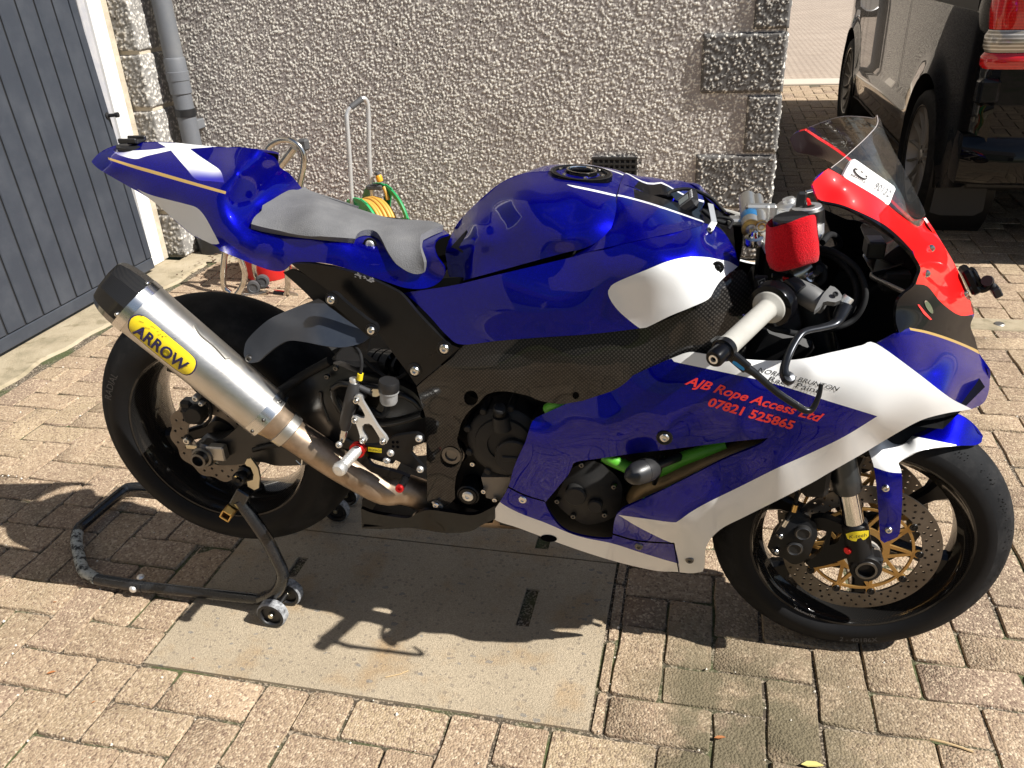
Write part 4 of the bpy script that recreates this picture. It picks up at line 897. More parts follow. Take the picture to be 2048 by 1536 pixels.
u, v = z1(5, 880, 1212); pivot = lathe('pivot_bolt', [(0.026, -0.03), (0.026, -0.012), (0.021, -0.011), (0.020, -0.006), (0.013, -0.005), (0.011, -0.010), (0, -0.011)], P(u, v, .188), (0, -1, 0), A['dark_steel'], bike, 20); lathe('pivot_cup', [(0.030, -0.02), (0.027, -0.031), (0, -0.032)], P(u, v, .186), (0, -1, 0), A['satin_black'], bike, 20)
u, v = z1(5, 982, 1440); bolt(u, v, .176, 0.012, 'alloy', cup=0.019); lug = lathe('frame_lug', [(0.024, -0.05), (0.024, -0.002), (0.021, 0)], P(u, v, .174), (0, -1, 0), A['satin_black'], bike, 18)
# black subframe plate and its link strap
sp_ctrl = [(583, 527, .160), (700, 545, .172), (806, 592, .180), (890, 681, .196), (918, 695, .198), (833, 770, .188), (730, 635, .172), (640, 568, .160)]
sp_out = [(583, 528), (610, 527), (640, 530), (700, 543), (745, 559), (785, 578), (806, 592), (840, 632), (890, 682), (919, 696), (833, 771), (815, 745), (785, 705), (770, 684), (752, 660), (728, 634), (700, 611), (665, 586), (640, 569), (606, 546)]
_t = sheet('subframe_plate', sp_out, sp_ctrl, A['satin_black'], bike, step=12, thick=0.008, mirror=True, sharp=30); SPL = _t[1]
mat('scuff', (0.45, 0.46, 0.48), 0.6)
for k in range(26):
    u = rng.uniform(704, 745); v = 545 + (u - 704) * 0.42 + rng.normal(0, 3.2); s = rng.uniform(1.5, 5); a = rng.uniform(0.2, 0.7)
    mesh('scuff', [P(u + x, v + y, SPL(u + x, v + y) + 0.0006) for x, y in ((0, 0), (s * math.cos(a), s * math.sin(a)), (s * 1.4, s * 0.3), (s * 0.5, -s * 0.5))], [(0, 1, 2, 3)], A['scuff'], bike, smooth=False)
for (u, v, c) in ((889, 697, .011), (830, 741, .011)): bolt(u, v, SPL(u, v) + 0.001, 0.0098, 'steel', cup=0.0155, h=0.006)
sheet('inner_panel', [(700, 545), (800, 565), (900, 555), (960, 560), (970, 720), (880, 730), (810, 690), (740, 610)], [(700, 545, .135), (960, 560, .14), (880, 730, .15)], A['inner_black'], bike, step=20, thick=0.004)
inner = sheet('inner_mudguard', [(566, 545), (590, 540), (640, 568), (700, 610), (740, 655), (735, 700), (700, 690), (660, 640), (625, 600), (600, 575)], [(566, 545, .13), (740, 655, .15), (650, 610, .14)], A['matt_black'], bike, step=14, thick=0.006, mirror=True)
strap = [(652, 588), (664, 584), (676, 590), (690, 604), (735, 640), (752, 650), (756, 662), (748, 674), (736, 672), (700, 640), (668, 612), (655, 604)]
sheet('link_strap', strap, [(650, 590, .198), (750, 660, .205), (700, 610, .201)], A['satin_black'], bike, step=10, thick=0.010, sharp=30)
for (u, v, l) in ((663, 599, .1995), (743, 660, .206)): bolt(u, v, l, 0.0088, 'steel', h=0.006, cup=0.012)
guard_out = Z('E', [(1480, 800), (1560, 845), (1620, 905), (1700, 962), (1850, 1075), (2048, 1218)]) + Z(4, [(1872, 510), (1830, 540), (1780, 558), (1700, 570), (1600, 560), (1500, 540), (1400, 530), (1330, 562), (1260, 615), (1215, 652), (1165, 660), (1135, 620), (1140, 560), (1155, 525), (1210, 465), (1300, 395), (1450, 330)])
sheet('exhaust_guard', guard_out, Z(4, [(1600, 290, .152), (1870, 510, .198), (1500, 430, .188), (1300, 420, .160), (1160, 560, .165), (1210, 640, .195), (1400, 530, .200), (1500, 540, .212), (1700, 565, .214), (1700, 450, .190), (1450, 340, .155)]), A['plate_blueblack'], bike, step=9, thick=0.003, sharp=60)
u, v = z1(4, 1165, 636); bolt(u, v, .186, 0.008, 'dark_steel')
# ---------------- fairing
fa_ctrl = Z(8, [(500, 395, .214), (800, 260, .230), (1200, 90, .244), (1400, 15, .246), (470, 455, .226), (900, 450, .252), (1250, 505, .262), (1700, 480, .272), (1600, 300, .269), (1000, 320, .246), (700, 560, .232), (1100, 590, .244), (1400, 560, .252), (1850, 520, .262), (420, 620, .215), (350, 800, .194), (290, 890, .185), (600, 700, .212), (610, 840, .196), (440, 860, .190), (700, 660, .222),
    (238, 975, .163), (600, 1118, .158), (1000, 1247, .150), (1340, 1303, .140), (800, 1095, .184), (560, 930, .188), (950, 1125, .186), (1330, 1240, .168), (500, 1000, .180), (960, 1010, .200), (985, 965, .222), (1150, 985, .222), (1310, 1130, .198), (1330, 1000, .236), (1100, 1060, .196), (1400, 780, .238), (1700, 620, .250), (1200, 880, .228)]) + \
    Z(7, [(200, 590, .246), (600, 390, .262), (1000, 205, .264), (600, 500, .250), (1000, 300, .248), (800, 490, .232), (1000, 375, .232), (1200, 260, .222), (280, 740, .212), (180, 960, .160), (400, 690, .222)]) + \
    Z(6, [(400, 1110, .263), (800, 1120, .264), (1180, 985, .236), (1200, 1200, .262), (1190, 1410, .264), (1500, 1340, .232), (1610, 1300, .212), (1740, 1370, .165), (560, 1085, .248), (800, 1064, .250), (1000, 1019, .243), (200, 1052, .247), (900, 1320, .270), (1480, 1455, .215)])
fa_out = Z(8, [(482, 418), (505, 395), (620, 342), (800, 262), (1000, 180), (1200, 90), (1300, 48), (1400, 15)]) + Z(6, [(200, 1050), (400, 1076), (560, 1086), (700, 1081), (800, 1066), (900, 1042), (1000, 1020), (1100, 996), (1180, 985), (1400, 1140), (1610, 1300), (1742, 1370)]) + Z(7, [(1690, 62), (1600, 76), (1480, 106), (1400, 140), (1300, 196), (1200, 256), (1100, 316), (1000, 373), (900, 430), (800, 488), (600, 590), (500, 640), (400, 690), (290, 745), (225, 800), (192, 850), (181, 900), (180, 960), (168, 1004), (100, 1014), (0, 1005)]) + Z(8, [(1200, 1291), (1000, 1246), (800, 1186), (600, 1116), (400, 1041), (300, 1010), (236, 980), (246, 950), (292, 890), (342, 800), (370, 700), (402, 620), (440, 540), (462, 470)])
fa_hole = Z(8, [(715, 682), (738, 655), (900, 631), (1100, 602), (1300, 580), (1600, 542), (1862, 515), (1800, 560), (1600, 642), (1400, 742), (1200, 842), (1050, 912), (1000, 940), (976, 962), (960, 1010), (950, 1104), (900, 1108), (800, 1096), (700, 1070), (640, 1030), (600, 980), (570, 930), (556, 892), (600, 842), (642, 790), (692, 730)])
w1 = Z(8, [(1296, 50)]) + Z(6, [(60, 1010), (560, 1060), (800, 1040), (1180, 955), (1640, 1280), (1780, 1380)]) + Z(7, [(1780, 65), (1400, 170), (1000, 410), (600, 620), (200, 850), (200, 1040), (0, 1040)]) + Z(8, [(1345, 1320), (1338, 1240), (1312, 1132), (1250, 1110), (1100, 1035), (985, 965), (1150, 988), (1300, 1008), (1336, 1000)]) + Z(7, [(100, 655), (200, 598), (400, 500), (600, 400), (800, 310), (1000, 212), (1190, 95)]) + Z(6, [(1050, 1368), (900, 1322), (700, 1255), (500, 1200), (200, 1135), (0, 1092)])
w2 = Z(8, [(225, 985), (290, 888), (330, 915), (420, 960), (560, 1012), (700, 1072), (800, 1102), (950, 1132), (1100, 1180), (1250, 1226), (1337, 1250), (1346, 1320), (1200, 1310), (900, 1240), (600, 1130), (300, 1030)])
seam1 = Z(8, [(338, 796), (440, 846), (556, 882), (558, 890), (438, 855), (336, 805)]); seam2 = Z(8, [(952, 1072), (1100, 1112), (1312, 1128), (1312, 1136), (1100, 1122), (952, 1082)]); seam3 = Z(8, [(1306, 1130), (1314, 1130), (1345, 1310), (1338, 1310)])
_t = sheet('side_fairing', fa_out, fa_ctrl, [A['blue'], A['white'], A['seam']], bike, holes=[fa_hole], regions=[(w1, 1), (w2, 1), (seam1, 2), (seam2, 2), (seam3, 2)], step=10, mirror=True, sharp=60, reg=0.004, thick=0.005); fair, FAF, fair_l = _t
for (X, Y, c, mt) in ((1255, 513, .0145, 'steel'), (425, 875, .0, 'steel'), (1105, 1148, 0, 'dark_steel'), (1402, 1228, 0, 'dark_steel')):
    u, v = z1(8, X, Y); bolt(u, v, FAF(u, v) + 0.002, 0.0085, mt, cup=c or None, parent=fair)
u, v = z1(8, 578, 1102); mesh('drain_hole', [P(a, b, FAF(a, b) + 0.001) for a, b in ell(u, v, 16.5, 7.0, 20, 0.12)], [tuple(range(20))], A['seam'], fair, smooth=False)
text_on('lettering', 'AJB Rope Access Ltd', z1(6, 60, 1222), z1(6, 868, 1450), 18.0, FAF, A['ink_red'], fair, 0.0012, shear=0.45, bold=0.022)
text_on('lettering', '07821 525865', z1(6, 196, 1350), z1(6, 698, 1492), 17.5, FAF, A['ink_red'], fair, 0.0012, shear=0.2, bold=0.03)
text_on('lettering', 'NORMAN BRUNTON', z1(6, 488, 1150), z1(6, 965, 1268), 9.5, FAF, A['ink_black'], fair, 0.0009, shear=0.4)
text_on('lettering', 'Race Paint', z1(6, 548, 1205), z1(6, 850, 1280), 11.0, FAF, A['ink_black'], fair, 0.0009, shear=0.25)
# ---------------- nose cowl with red number panel
no_ctrl = Z(3, [(810, 1080, .186), (870, 1185, .192), (905, 985, .166), (1000, 1100, .178), (1000, 1040, .160), (1200, 1160, .140), (1200, 1250, .170), (1300, 1240, .104), (1400, 1312, .05), (1440, 1325, .022), (1470, 1270, 0), (1000, 1216, .194), (1260, 1360, .198), (1370, 1470, .190), (1350, 1380, .13)]) + \
    Z(6, [(1440, 545, .180), (1400, 650, .192), (1305, 755, .213), (1310, 920, .232), (1190, 985, .236), (1540, 350, 0), (1640, 520, 0), (1720, 700, 0), (1757, 800, 0), (1785, 1045, 0), (1845, 1180, 0), (1810, 1330, .025), (1742, 1370, .065), (1480, 450, .098), (1540, 600, .100), (1600, 740, .098), (1450, 800, .175), (1550, 950, .148), (1650, 1100, .128), (1500, 1150, .186), (1610, 1300, .195), (1700, 1250, .122), (1760, 1150, .072), (1400, 1050, .215)])
no_out = Z(3, [(810, 1080), (835, 1150), (870, 1185), (1000, 1216), (1150, 1286), (1260, 1360), (1340, 1430), (1392, 1482)]) + Z(6, [(1405, 475), (1440, 545), (1425, 602), (1400, 652), (1338, 702), (1306, 756), (1298, 850), (1318, 922), (1250, 955), (1190, 985), (1400, 1140), (1610, 1300), (1742, 1370), (1812, 1332), (1842, 1262), (1847, 1180), (1830, 1108), (1786, 1044), (1762, 960), (1735, 880), (1757, 806), (1722, 702), (1642, 522), (1540, 350), (1472, 248)]) + Z(3, [(1440, 1326), (1400, 1312), (1300, 1240), (1200, 1160), (1000, 1040), (905, 985), (840, 1030)])
red_r = Z(3, [(800, 1080), (905, 975), (1000, 1030), (1200, 1150), (1300, 1230), (1400, 1300), (1440, 1320), (1475, 1262)]) + Z(6, [(1560, 340), (1660, 520), (1740, 700), (1775, 800), (1757, 812), (1700, 824), (1650, 812), (1560, 742), (1484, 652), (1416, 640), (1428, 600), (1444, 545), (1408, 475), (1398, 440)]) + Z(3, [(1395, 1470), (1370, 1440), (1300, 1370), (1200, 1296), (1000, 1205), (860, 1172), (825, 1140)])
black_r = Z(6, [(1290, 760), (1306, 745), (1338, 695), (1400, 645), (1416, 640), (1484, 652), (1560, 742), (1650, 812), (1700, 824), (1745, 820), (1770, 960), (1782, 1030), (1720, 1000), (1600, 952), (1480, 915), (1380, 895), (1322, 925), (1295, 860)])
lip_r = Z(3, [(790, 1130), (825, 1140), (860, 1172), (1000, 1205), (1200, 1296), (1300, 1370), (1370, 1440), (1395, 1470)]) + Z(6, [(1408, 475), (1444, 545), (1428, 600), (1416, 640), (1380, 660), (1370, 560), (1360, 470)]) + Z(3, [(1320, 1470), (1240, 1400), (1000, 1250), (850, 1220), (790, 1180)])
gold_n = Z(6, [(1376, 893), (1480, 913), (1600, 950), (1720, 998), (1784, 1030), (1790, 1050), (1715, 1012), (1600, 966), (1480, 928), (1384, 908)])
_t = sheet('nose_cowl', no_out, no_ctrl, [A['blue'], A['red'], A['black_gloss'], A['gold']], bike, regions=[(lip_r, 2), (red_r, 1), (black_r, 2), (gold_n, 3)], step=8, mirror=True, sharp=60, reg=0.0006, thick=0.005, inner='cowl_inner'); nose, NOF, nose_l = _t
for X, Y in ((1505, 430), (1478, 578), (1703, 694)): u, v = z1(6, X, Y); bolt(u, v, NOF(u, v) + 0.001, 0.006, 'steel', parent=nose, h=0.005)
u, v = z1(6, 1492, 772); mesh('emblem', [P(a, b, NOF(a, b) + 0.002) for a, b in ell(u, v, 15, 5.0, 18, 1.05)], [tuple(range(18))], A['chrome'], nose, smooth=False)
mesh('emblem', [P(a, b, NOF(a, b) + 0.0015) for a, b in Z(6, [(1425, 758), (1435, 758), (1470, 800), (1510, 845), (1500, 848), (1460, 812)])], [tuple(range(6))], A['ink_red'], nose, smooth=False)
# windscreen
sc_ctrl = Z('C', [(655, 128, 0), (680, 165, 0), (760, 360, 0), (900, 620, 0), (1030, 880, 0), (1066, 985, 0), (1050, 1050, .02), (1000, 1086, .05), (900, 985, .090), (760, 890, .117), (500, 720, .142), (370, 640, .156), (265, 580, .168), (380, 490, .150), (480, 400, .128), (560, 325, .100), (640, 240, .052), (700, 600, .098), (850, 800, .072), (600, 550, .122), (700, 400, .058)])
sc_out = Z('C', [(265, 580), (380, 490), (480, 400), (560, 325), (640, 240), (666, 185), (655, 126), (684, 162), (762, 358), (902, 618), (1032, 878), (1068, 984), (1050, 1052), (1000, 1088), (900, 988), (760, 893), (500, 722), (370, 642)])
_t = sheet('windscreen', sc_out, sc_ctrl, A['screen_clear'], bike, step=9, mirror=True, sharp=60, thick=0.003, reg=0.0004, inner=None); screen, SCF, screen_l = _t
te = Z('C', [(265, 580), (380, 490), (480, 400), (560, 325), (640, 240), (664, 185), (657, 130)]); tl = [(u_, v_, float(SCF(u_, v_))) for u_, v_ in te]
mat('screen_edge', (0.42, 0.37, 0.35), 0.4)
for sg in (1, -1): tube('screen_edge', [V(P(*q)) * V((1, sg, 1)) for q in tl], 0.0006, A['screen_edge'], screen if sg > 0 else screen_l, smooth=4, seg=6)
# white timing card stuck to the screen
card_q = Z('I', [(275, 520), (330, 400), (430, 240), (500, 185), (560, 215), (900, 455), (1310, 740), (1342, 800), (1290, 920), (1230, 1080), (1195, 1122), (1120, 1095), (800, 900), (450, 660), (300, 560)])
lc = lambda u, v: SCF(u, v) + 0.006
card, _ = sheet('timing_card', card_q, lc, A['card_white'], bike, step=8, thick=0.005)
text_on('lettering', '90132', z1('I', 905, 770), z1('I', 1205, 965), 14.0, lc, A['ink_grey'], card, 0.0026, bold=0.012)
text_on('lettering', 'BRITMX', z1('I', 425, 515), z1('I', 730, 690), 4.6, lc, A['ink_black'], card, 0.0014)
text_on('lettering', '2303', z1('I', 872, 830), z1('I', 955, 872), 3.2, lc, A['ink_grey'], card, 0.0014)
ring = ell(625, 485, 168, 72, 28, 0.66); ri = ell(635, 478, 150, 54, 28, 0.66)
lv = [P(*z1('I', *q), lc(*z1('I', *q)) + 0.0013) for q in ring + ri]
mesh('logo', lv, [(k, (k + 1) % 28, 28 + (k + 1) % 28, 28 + k) for k in range(28)], A['ink_black'], card, smooth=False)
for q in ((540, 392), (655, 445), (750, 535)): mesh('logo', [P(*z1('I', q[0] + a, q[1] + b), lc(*z1('I', *q)) + 0.0014) for a, b in ((-22, -16), (22, 8), (14, 30), (-26, 6))], [(0, 1, 2, 3)], A['ink_black'], card, smooth=False)
# ---------------- front mudguard with fork guards
mg_ctrl = Z(7, [(1310, 190, .0), (1420, 130, 0), (1530, 92, 0), (1630, 76, 0), (1700, 100, 0), (1760, 150, 0), (1806, 210, 0), (1800, 245, .02), (1760, 262, .035), (1650, 266, .062), (1500, 282, .078), (1400, 310, .090), (1320, 360, .105), (1200, 240, .085), (1135, 285, .100), (1160, 350, .112), (1250, 410, .122), (1170, 395, .118), (1330, 430, .122), (1400, 220, .058), (1530, 200, .048), (1650, 180, .034), (1185, 520, .128), (1335, 560, .126), (1200, 700, .128), (1320, 780, .125), (1230, 830, .126), (1260, 600, .136)])
mg_out = Z(7, [(1135, 285), (1200, 240), (1300, 190), (1420, 130), (1530, 92), (1630, 75), (1700, 98), (1762, 148), (1808, 208), (1800, 246), (1762, 264), (1650, 268), (1500, 284), (1400, 312), (1340, 345), (1312, 370), (1332, 430), (1336, 560), (1330, 680), (1320, 780), (1308, 802), (1230, 836), (1210, 820), (1200, 700), (1186, 520), (1170, 395), (1152, 335)])
mg_w = Z(7, [(1120, 285), (1200, 225), (1310, 192), (1420, 215), (1530, 237), (1655, 263), (1640, 280), (1500, 295), (1340, 360), (1320, 370), (1340, 428), (1260, 422), (1165, 392), (1145, 335)])
_t = sheet('front_mudguard', mg_out, mg_ctrl, [A['blue'], A['white']], bike, regions=[(mg_w, 1)], step=8, mirror=True, sharp=60, reg=0.0006); mg, MGF, _m = _t
for X, Y in ((1238, 515), (1255, 758)): u, v = z1(7, X, Y); bolt(u, v, MGF(u, v) + 0.001, 0.0075, 'steel', parent=mg, h=0.005)
# ---------------- wheels
AXR = V((0, 0, 0.4665)); AXF = V((1.4203, 0, 0.300))
YAX = (0, 1, 0)
def ring_prof(c, prof, mt, name, parent, seg=72, sharp=35): return lathe(name, prof, c, (0, -1, 0), mt, parent, seg, sharp)
def plate2d(name, loops, holes, c, half, mt, parent, yoff=0.0, sharp=30):
    """flat disc-like plate in the wheel plane with real holes (metres, wheel coordinates)"""
    pts = []; ed = []
    for lp in [*loops, *holes]:
        o = len(pts); pts += [Vector((float(a), float(b))) for a, b in lp]; n = len(lp); ed += [(o + k, o + (k + 1) % n) for k in range(n)]
    vo, eo, fo, *_ = delaunay_2d_cdt(pts, ed, [], 0, 1e-6)
    q = np.array([(a.x, a.y) for a in vo]); cen = np.array([q[list(f)].mean(0) for f in fo]); ok = np.zeros(len(fo), bool)
    for k, lp in enumerate(loops): ok ^= pip(lp, cen[:, 0], cen[:, 1])
    for h in holes: ok &= ~pip(h, cen[:, 0], cen[:, 1])
    tr = [tuple(f) for f, k in zip(fo, ok) if k]; n = len(q)
    tr = [t if np.cross(q[t[1]] - q[t[0]], q[t[2]] - q[t[0]]) > 0 else t[::-1] for t in tr]
    cnt = set()
    for t in tr:
        for a, b in ((t[0], t[1]), (t[1], t[2]), (t[2], t[0])): cnt.add((a, b))
    bd = [e for e in cnt if (e[1], e[0]) not in cnt]
    vs = [(c[0] + a, c[1] + yoff - half, c[2] + b) for a, b in q] + [(c[0] + a, c[1] + yoff + half, c[2] + b) for a, b in q]
    fs = tr + [tuple(n + i for i in t[::-1]) for t in tr] + [(b, a, n + a, n + b) for a, b in bd]
    return mesh(name, vs, fs, mt, parent, sharp=sharp)
def circ(r, n, ph=0.0, cx=0.0, cy=0.0): return [(cx + r * math.cos(2 * math.pi * k / n + ph), cy + r * math.sin(2 * math.pi * k / n + ph)) for k in range(n)]
def make_wheel(name, c, Rt, hw, rimr, rimhw, spokes, ph, spoke_w, label):
    # profile of the tyre from right bead over the crown to the left bead
    pr = []
    for a in np.linspace(-1, 1, 41):
        s = abs(a)
        if s < 0.62: t = s / 0.62; y = hw * 0.97 * math.sin(t * 1.22) / math.sin(1.22); r = Rt - (1 - math.cos(t * 1.22)) / (1 - math.cos(1.22)) * (Rt - rimr) * 0.60
        else:
            t = (s - 0.62) / 0.38; y = hw * (0.97 + 0.05 * math.sin(t * math.pi) - 0.10 * t * t); r = Rt - (Rt - rimr) * (0.60 + 0.42 * t)
        pr.append((r, y * (1 if a > 0 else -1)))
    rim = ring_prof(c, [(rimr - 0.004, rimhw - 0.006), (rimr + 0.004, rimhw - 0.004), (rimr + 0.006, rimhw), (rimr + 0.002, rimhw + 0.003), (rimr - 0.006, rimhw + 0.001), (rimr - 0.010, rimhw - 0.010), (rimr - 0.020, rimhw - 0.022), (rimr - 0.030, rimhw * 0.35), (rimr - 0.032, 0),
                        (rimr - 0.030, -rimhw * 0.35), (rimr - 0.020, -rimhw + 0.022), (rimr - 0.010, -rimhw + 0.010), (rimr - 0.006, -rimhw - 0.001), (rimr + 0.002, -rimhw - 0.003), (rimr + 0.006, -rimhw), (rimr + 0.004, -rimhw + 0.004)], A['rim_carbon'], name, bike, 96)
    rim['label'] = label
    v, f = lathe_vf(pr, c, (0, -1, 0), 112); n = len(pr); ms = []
    for k in range(112):
        for i in range(n - 1): ms.append(0 if abs((i + 0.5) / (n - 1) * 2 - 1) < 0.60 else 1)
    mesh('tyre', v, f, [A['rubber'], A['tyre_side']], rim, sharp=60, mids=ms)
    lathe('hub', [(0.0, rimhw * 0.8), (0.036, rimhw * 0.8), (0.040, rimhw * 0.4), (0.046, 0), (0.040, -rimhw * 0.4), (0.036, -rimhw * 0.8), (0, -rimhw * 0.8)], c, (0, -1, 0), A['satin_black'], rim, 28)
    for k in range(spokes):
        a = ph + 2 * math.pi * k / spokes; d = V((math.cos(a), 0, math.sin(a))); t = V((-math.sin(a), 0, math.cos(a))); rings = []
        for (r, wd, th) in ((0.036, spoke_w * 1.2, 0.032), (0.07, spoke_w * 0.85, 0.028), (0.13, spoke_w * 0.75, 0.024), (rimr - 0.055, spoke_w * 0.95, 0.026), (rimr - 0.030, spoke_w * 1.7, 0.034)):
            o = V(c) + d * r; rings.append([o + t * (wd * x) + V((0, th * y, 0)) for x, y in ((-.5, -.25), (-.32, -.5), (.32, -.5), (.5, -.25), (.5, .25), (.32, .5), (-.32, .5), (-.5, .25))])
        loft('spoke', rings, A['satin_black'], rim, cap0=True, cap1=True, sharp=30)
    return rim
carbon('rim_carbon', 700.0, 0.22, (0.016, 0.015, 0.014))
rw = make_wheel('rear_wheel', AXR, 0.3205, 0.0965, 0.222, 0.080, 5, R(128), 0.040, 'black carbon rear wheel with slick tyre')
fw = make_wheel('front_wheel', AXF, 0.300, 0.061, 0.222, 0.050, 6, R(40), 0.036, 'black carbon front wheel with drilled discs')
# worn rubber marbles on the tread edge of the front tyre
mv, mf = [], []
for _ in range(420):
    a = rng.uniform(0, 6.28); y = -rng.normal(0.046, 0.0035); t = math.asin(min(1, abs(y) / (0.061 * 0.97) * math.sin(1.22))) / 1.22 if abs(y) < 0.059 else 1; r = 0.30 - (1 - math.cos(t * 1.22)) / (1 - math.cos(1.22)) * 0.078 * 0.60
    o = len(mv); s = rng.uniform(0.0010, 0.0028); cpt = AXF + V((r * math.cos(a), y, r * math.sin(a)))
    for q in ((s, 0, 0), (-s, s * .4, 0), (0, -s, s), (0, s, -s)): mv.append(cpt + V(q))
    mf += [(o, o + 1, o + 2), (o, o + 3, o + 1), (o + 1, o + 3, o + 2), (o, o + 2, o + 3)]
tag(mesh('rubber_marbles', mv, mf, A['rubber'], fw, smooth=False), kind='stuff')
# front discs
def disc(c, side, parent, ro=0.155, ri=0.117, gold=True):
    y = -side * 0.064; holes = []
    for k in range(36):
        a = 2 * math.pi * k / 36
        for j, r in enumerate((0.1245, 0.1355, 0.1465)): 
            aa = a + (j - 1) * 0.075 + (0.0 if k % 2 else 0.02); holes.append(circ(0.0031, 8, 0, r * math.cos(aa), r * math.sin(aa)))
    inner = []
    for k in range(120):
        a = 2 * math.pi * k / 120; d = abs(((a * 10 / (2 * math.pi) + 0.5) % 1) - 0.5); rr = ri - (0.006 if d < 0.14 else 0); inner.append((rr * math.cos(a), rr * math.sin(a)))
    r_ = plate2d('brake_disc', [circ(ro, 96), inner], holes, c, 0.0027, A['disc_steel'], parent, y)
    b = MB()
    def bar(p, q, w_, th):
        p = V(p); q = V(q); d = unit(q - p); n_ = V((-d[1], d[0])) * w_ / 2
        b.add(*prism_vf([(c[0] + s[0], c[1] + y - th / 2, c[2] + s[1]) for s in (p + n_, q + n_, q - n_, p - n_)], (0, th, 0)))
    b.add(*lathe_vf([(0.042, -0.003), (0.056, -0.003), (0.056, 0.003), (0.042, 0.003)], V(c) + V((0, y, 0)), (0, -1, 0), 36, closed=True)); b.add(*lathe_vf([(0.098, -0.0026), (0.1035, -0.0026), (0.1035, 0.0026), (0.098, 0.0026)], V(c) + V((0, y, 0)), (0, -1, 0), 60, closed=True))
    for k in range(10):
        a = 2 * math.pi * k / 10; e = (0.110 * math.cos(a), 0.110 * math.sin(a))
        for s_, th in ((1, 0.0050), (-1, 0.0044)): bar((0.050 * math.cos(a + 0.30 * s_), 0.050 * math.sin(a + 0.30 * s_)), (0.104 * math.cos(a), 0.104 * math.sin(a)), 0.0072, th)
        b.add(*lathe_vf([(0, -0.0030), (0.0095, -0.0030), (0.0095, 0.0030), (0, 0.0030)], V(c) + V((e[0], y, e[1])), (0, -1, 0), 14))
    b.build('disc_carrier', A['gold_anod' if gold else 'satin_black'], parent, sharp=30)
    for k in range(10):
        a = 2 * math.pi * k / 10; lathe('bobbin', [(0.0, side * 0.0052), (0.003, side * 0.0052), (0.0035, side * 0.004), (0.0075, side * 0.0052), (0.0085, side * 0.003)], V(c) + V((0.1125 * math.cos(a), y, 0.1125 * math.sin(a))), (0, -1, 0), A['satin_black'], parent, 12)
m = mat('disc_steel', (0.15, 0.14, 0.13), 0.34, 0.9); L(m, ramp(m, noise(m, coords(m, 'Object'), 9, 5), [(0.3, (0.10, 0.085, 0.07)), (0.7, (0.19, 0.175, 0.16))]), bsdf(m).inputs['Base Color'])
disc(AXF, 1, fw); disc(AXF, -1, fw)
# maker's lettering on the rim and moulded marks on the tyres
def arc_text(s, c, r, y, a_mid, h, mt, parent, name='lettering', flip=1, spread=1.0):
    v, f = text_tris(s); x0, x1 = v[:, 0].min(), v[:, 0].max(); k = h / 0.7; vs = []
    for a_, b_ in v:
        th = a_mid + flip * ((a_ - (x0 + x1) / 2) * k * spread) / r; rr = r + (b_ - 0.35) * k * (-1 if flip > 0 else 1)
        vs.append((c[0] + rr * math.cos(th), c[1] + y, c[2] + rr * math.sin(th)))
    return mesh(name, vs, f, mt, parent, smooth=False)
mat('mould_mark', (0.035, 0.034, 0.034), 0.55); mat('rim_print', (0.5, 0.5, 0.5), 0.5)
arc_text('blackstoneTEK', AXF, 0.214, -0.0535, R(246), 0.0058, A['rim_print'], fw, flip=1)
arc_text('2 - 40186X', AXF, 0.252, -0.0622, R(277), 0.012, A['mould_mark'], fw, flip=1)
arc_text('RADIAL', AXR, 0.262, -0.0985, R(150), 0.016, A['mould_mark'], rw, flip=-1)
# rear brake disc, sprocket on the far side
plate2d('brake_disc', [[(rr * math.cos(t), rr * math.sin(t)) for k in range(120) for t in [2 * math.pi * k / 120] for rr in [0.110 + 0.004 * math.cos(t * 12)]], circ(0.068, 60)], [circ(0.0035, 8, 0, r * math.cos(a + (r > .09) * .13), r * math.sin(a + (r > .09) * .13)) for k in range(20) for a in [2 * math.pi * k / 20] for r in (0.083, 0.098)], AXR, 0.0025, A['disc_steel'], rw, -0.088)
plate2d('sprocket', [[(rr * math.cos(t), rr * math.sin(t)) for k in range(164) for t in [2 * math.pi * k / 164] for rr in [0.108 + (0.004 if k % 4 < 2 else 0)]], circ(0.06, 40)], [], AXR, 0.003, A['dark_steel'], rw, 0.10)
# ---------------- swingarm
def side_part(name, outline, lat, mt, thick, parent=None, holes=(), step=14, ctrl=None, sharp=30, mirror=False):
    r = sheet(name, outline, ctrl or [(outline[0][0], outline[0][1], lat)], A[mt], parent or bike, holes=holes, step=step, thick=thick, sharp=sharp, inner=None, mirror=mirror); return r[0]
sw_out = [(392, 886), (440, 880), (475, 855), (540, 800), (600, 762), (640, 738), (668, 728), (720, 748), (800, 770), (838, 796), (852, 840), (852, 884), (800, 892), (760, 906), (720, 892), (690, 905), (650, 925), (560, 932), (520, 924), (470, 930), (440, 930), (432, 918), (396, 920)]
sw_hole = [(668, 780), (690, 770), (735, 772), (765, 792), (748, 822), (720, 832), (698, 822)]
swc = [(392, 886, .124), (440, 930, .126), (540, 800, .118), (560, 900, .135), (668, 730, .118), (690, 880, .14), (800, 770, .13), (850, 880, .15), (640, 780, .130)]
mat('swing_black', (0.012, 0.0115, 0.011), 0.3, spec=0.6)
swing = side_part('swingarm', sw_out, 0, 'swing_black', 0.05, holes=[sw_hole], ctrl=swc, step=12, mirror=True)
b = MB(); b.add(*box_vf((0.52, 0, 0.58), (0.10, 0.22, 0.16), bev=0.02)); b.add(*box_vf((0.40, 0, 0.66), (0.20, 0.20, 0.05), bev=0.015)); b.build('swingarm_bridge', A['matt_black'], bike, smooth=False)
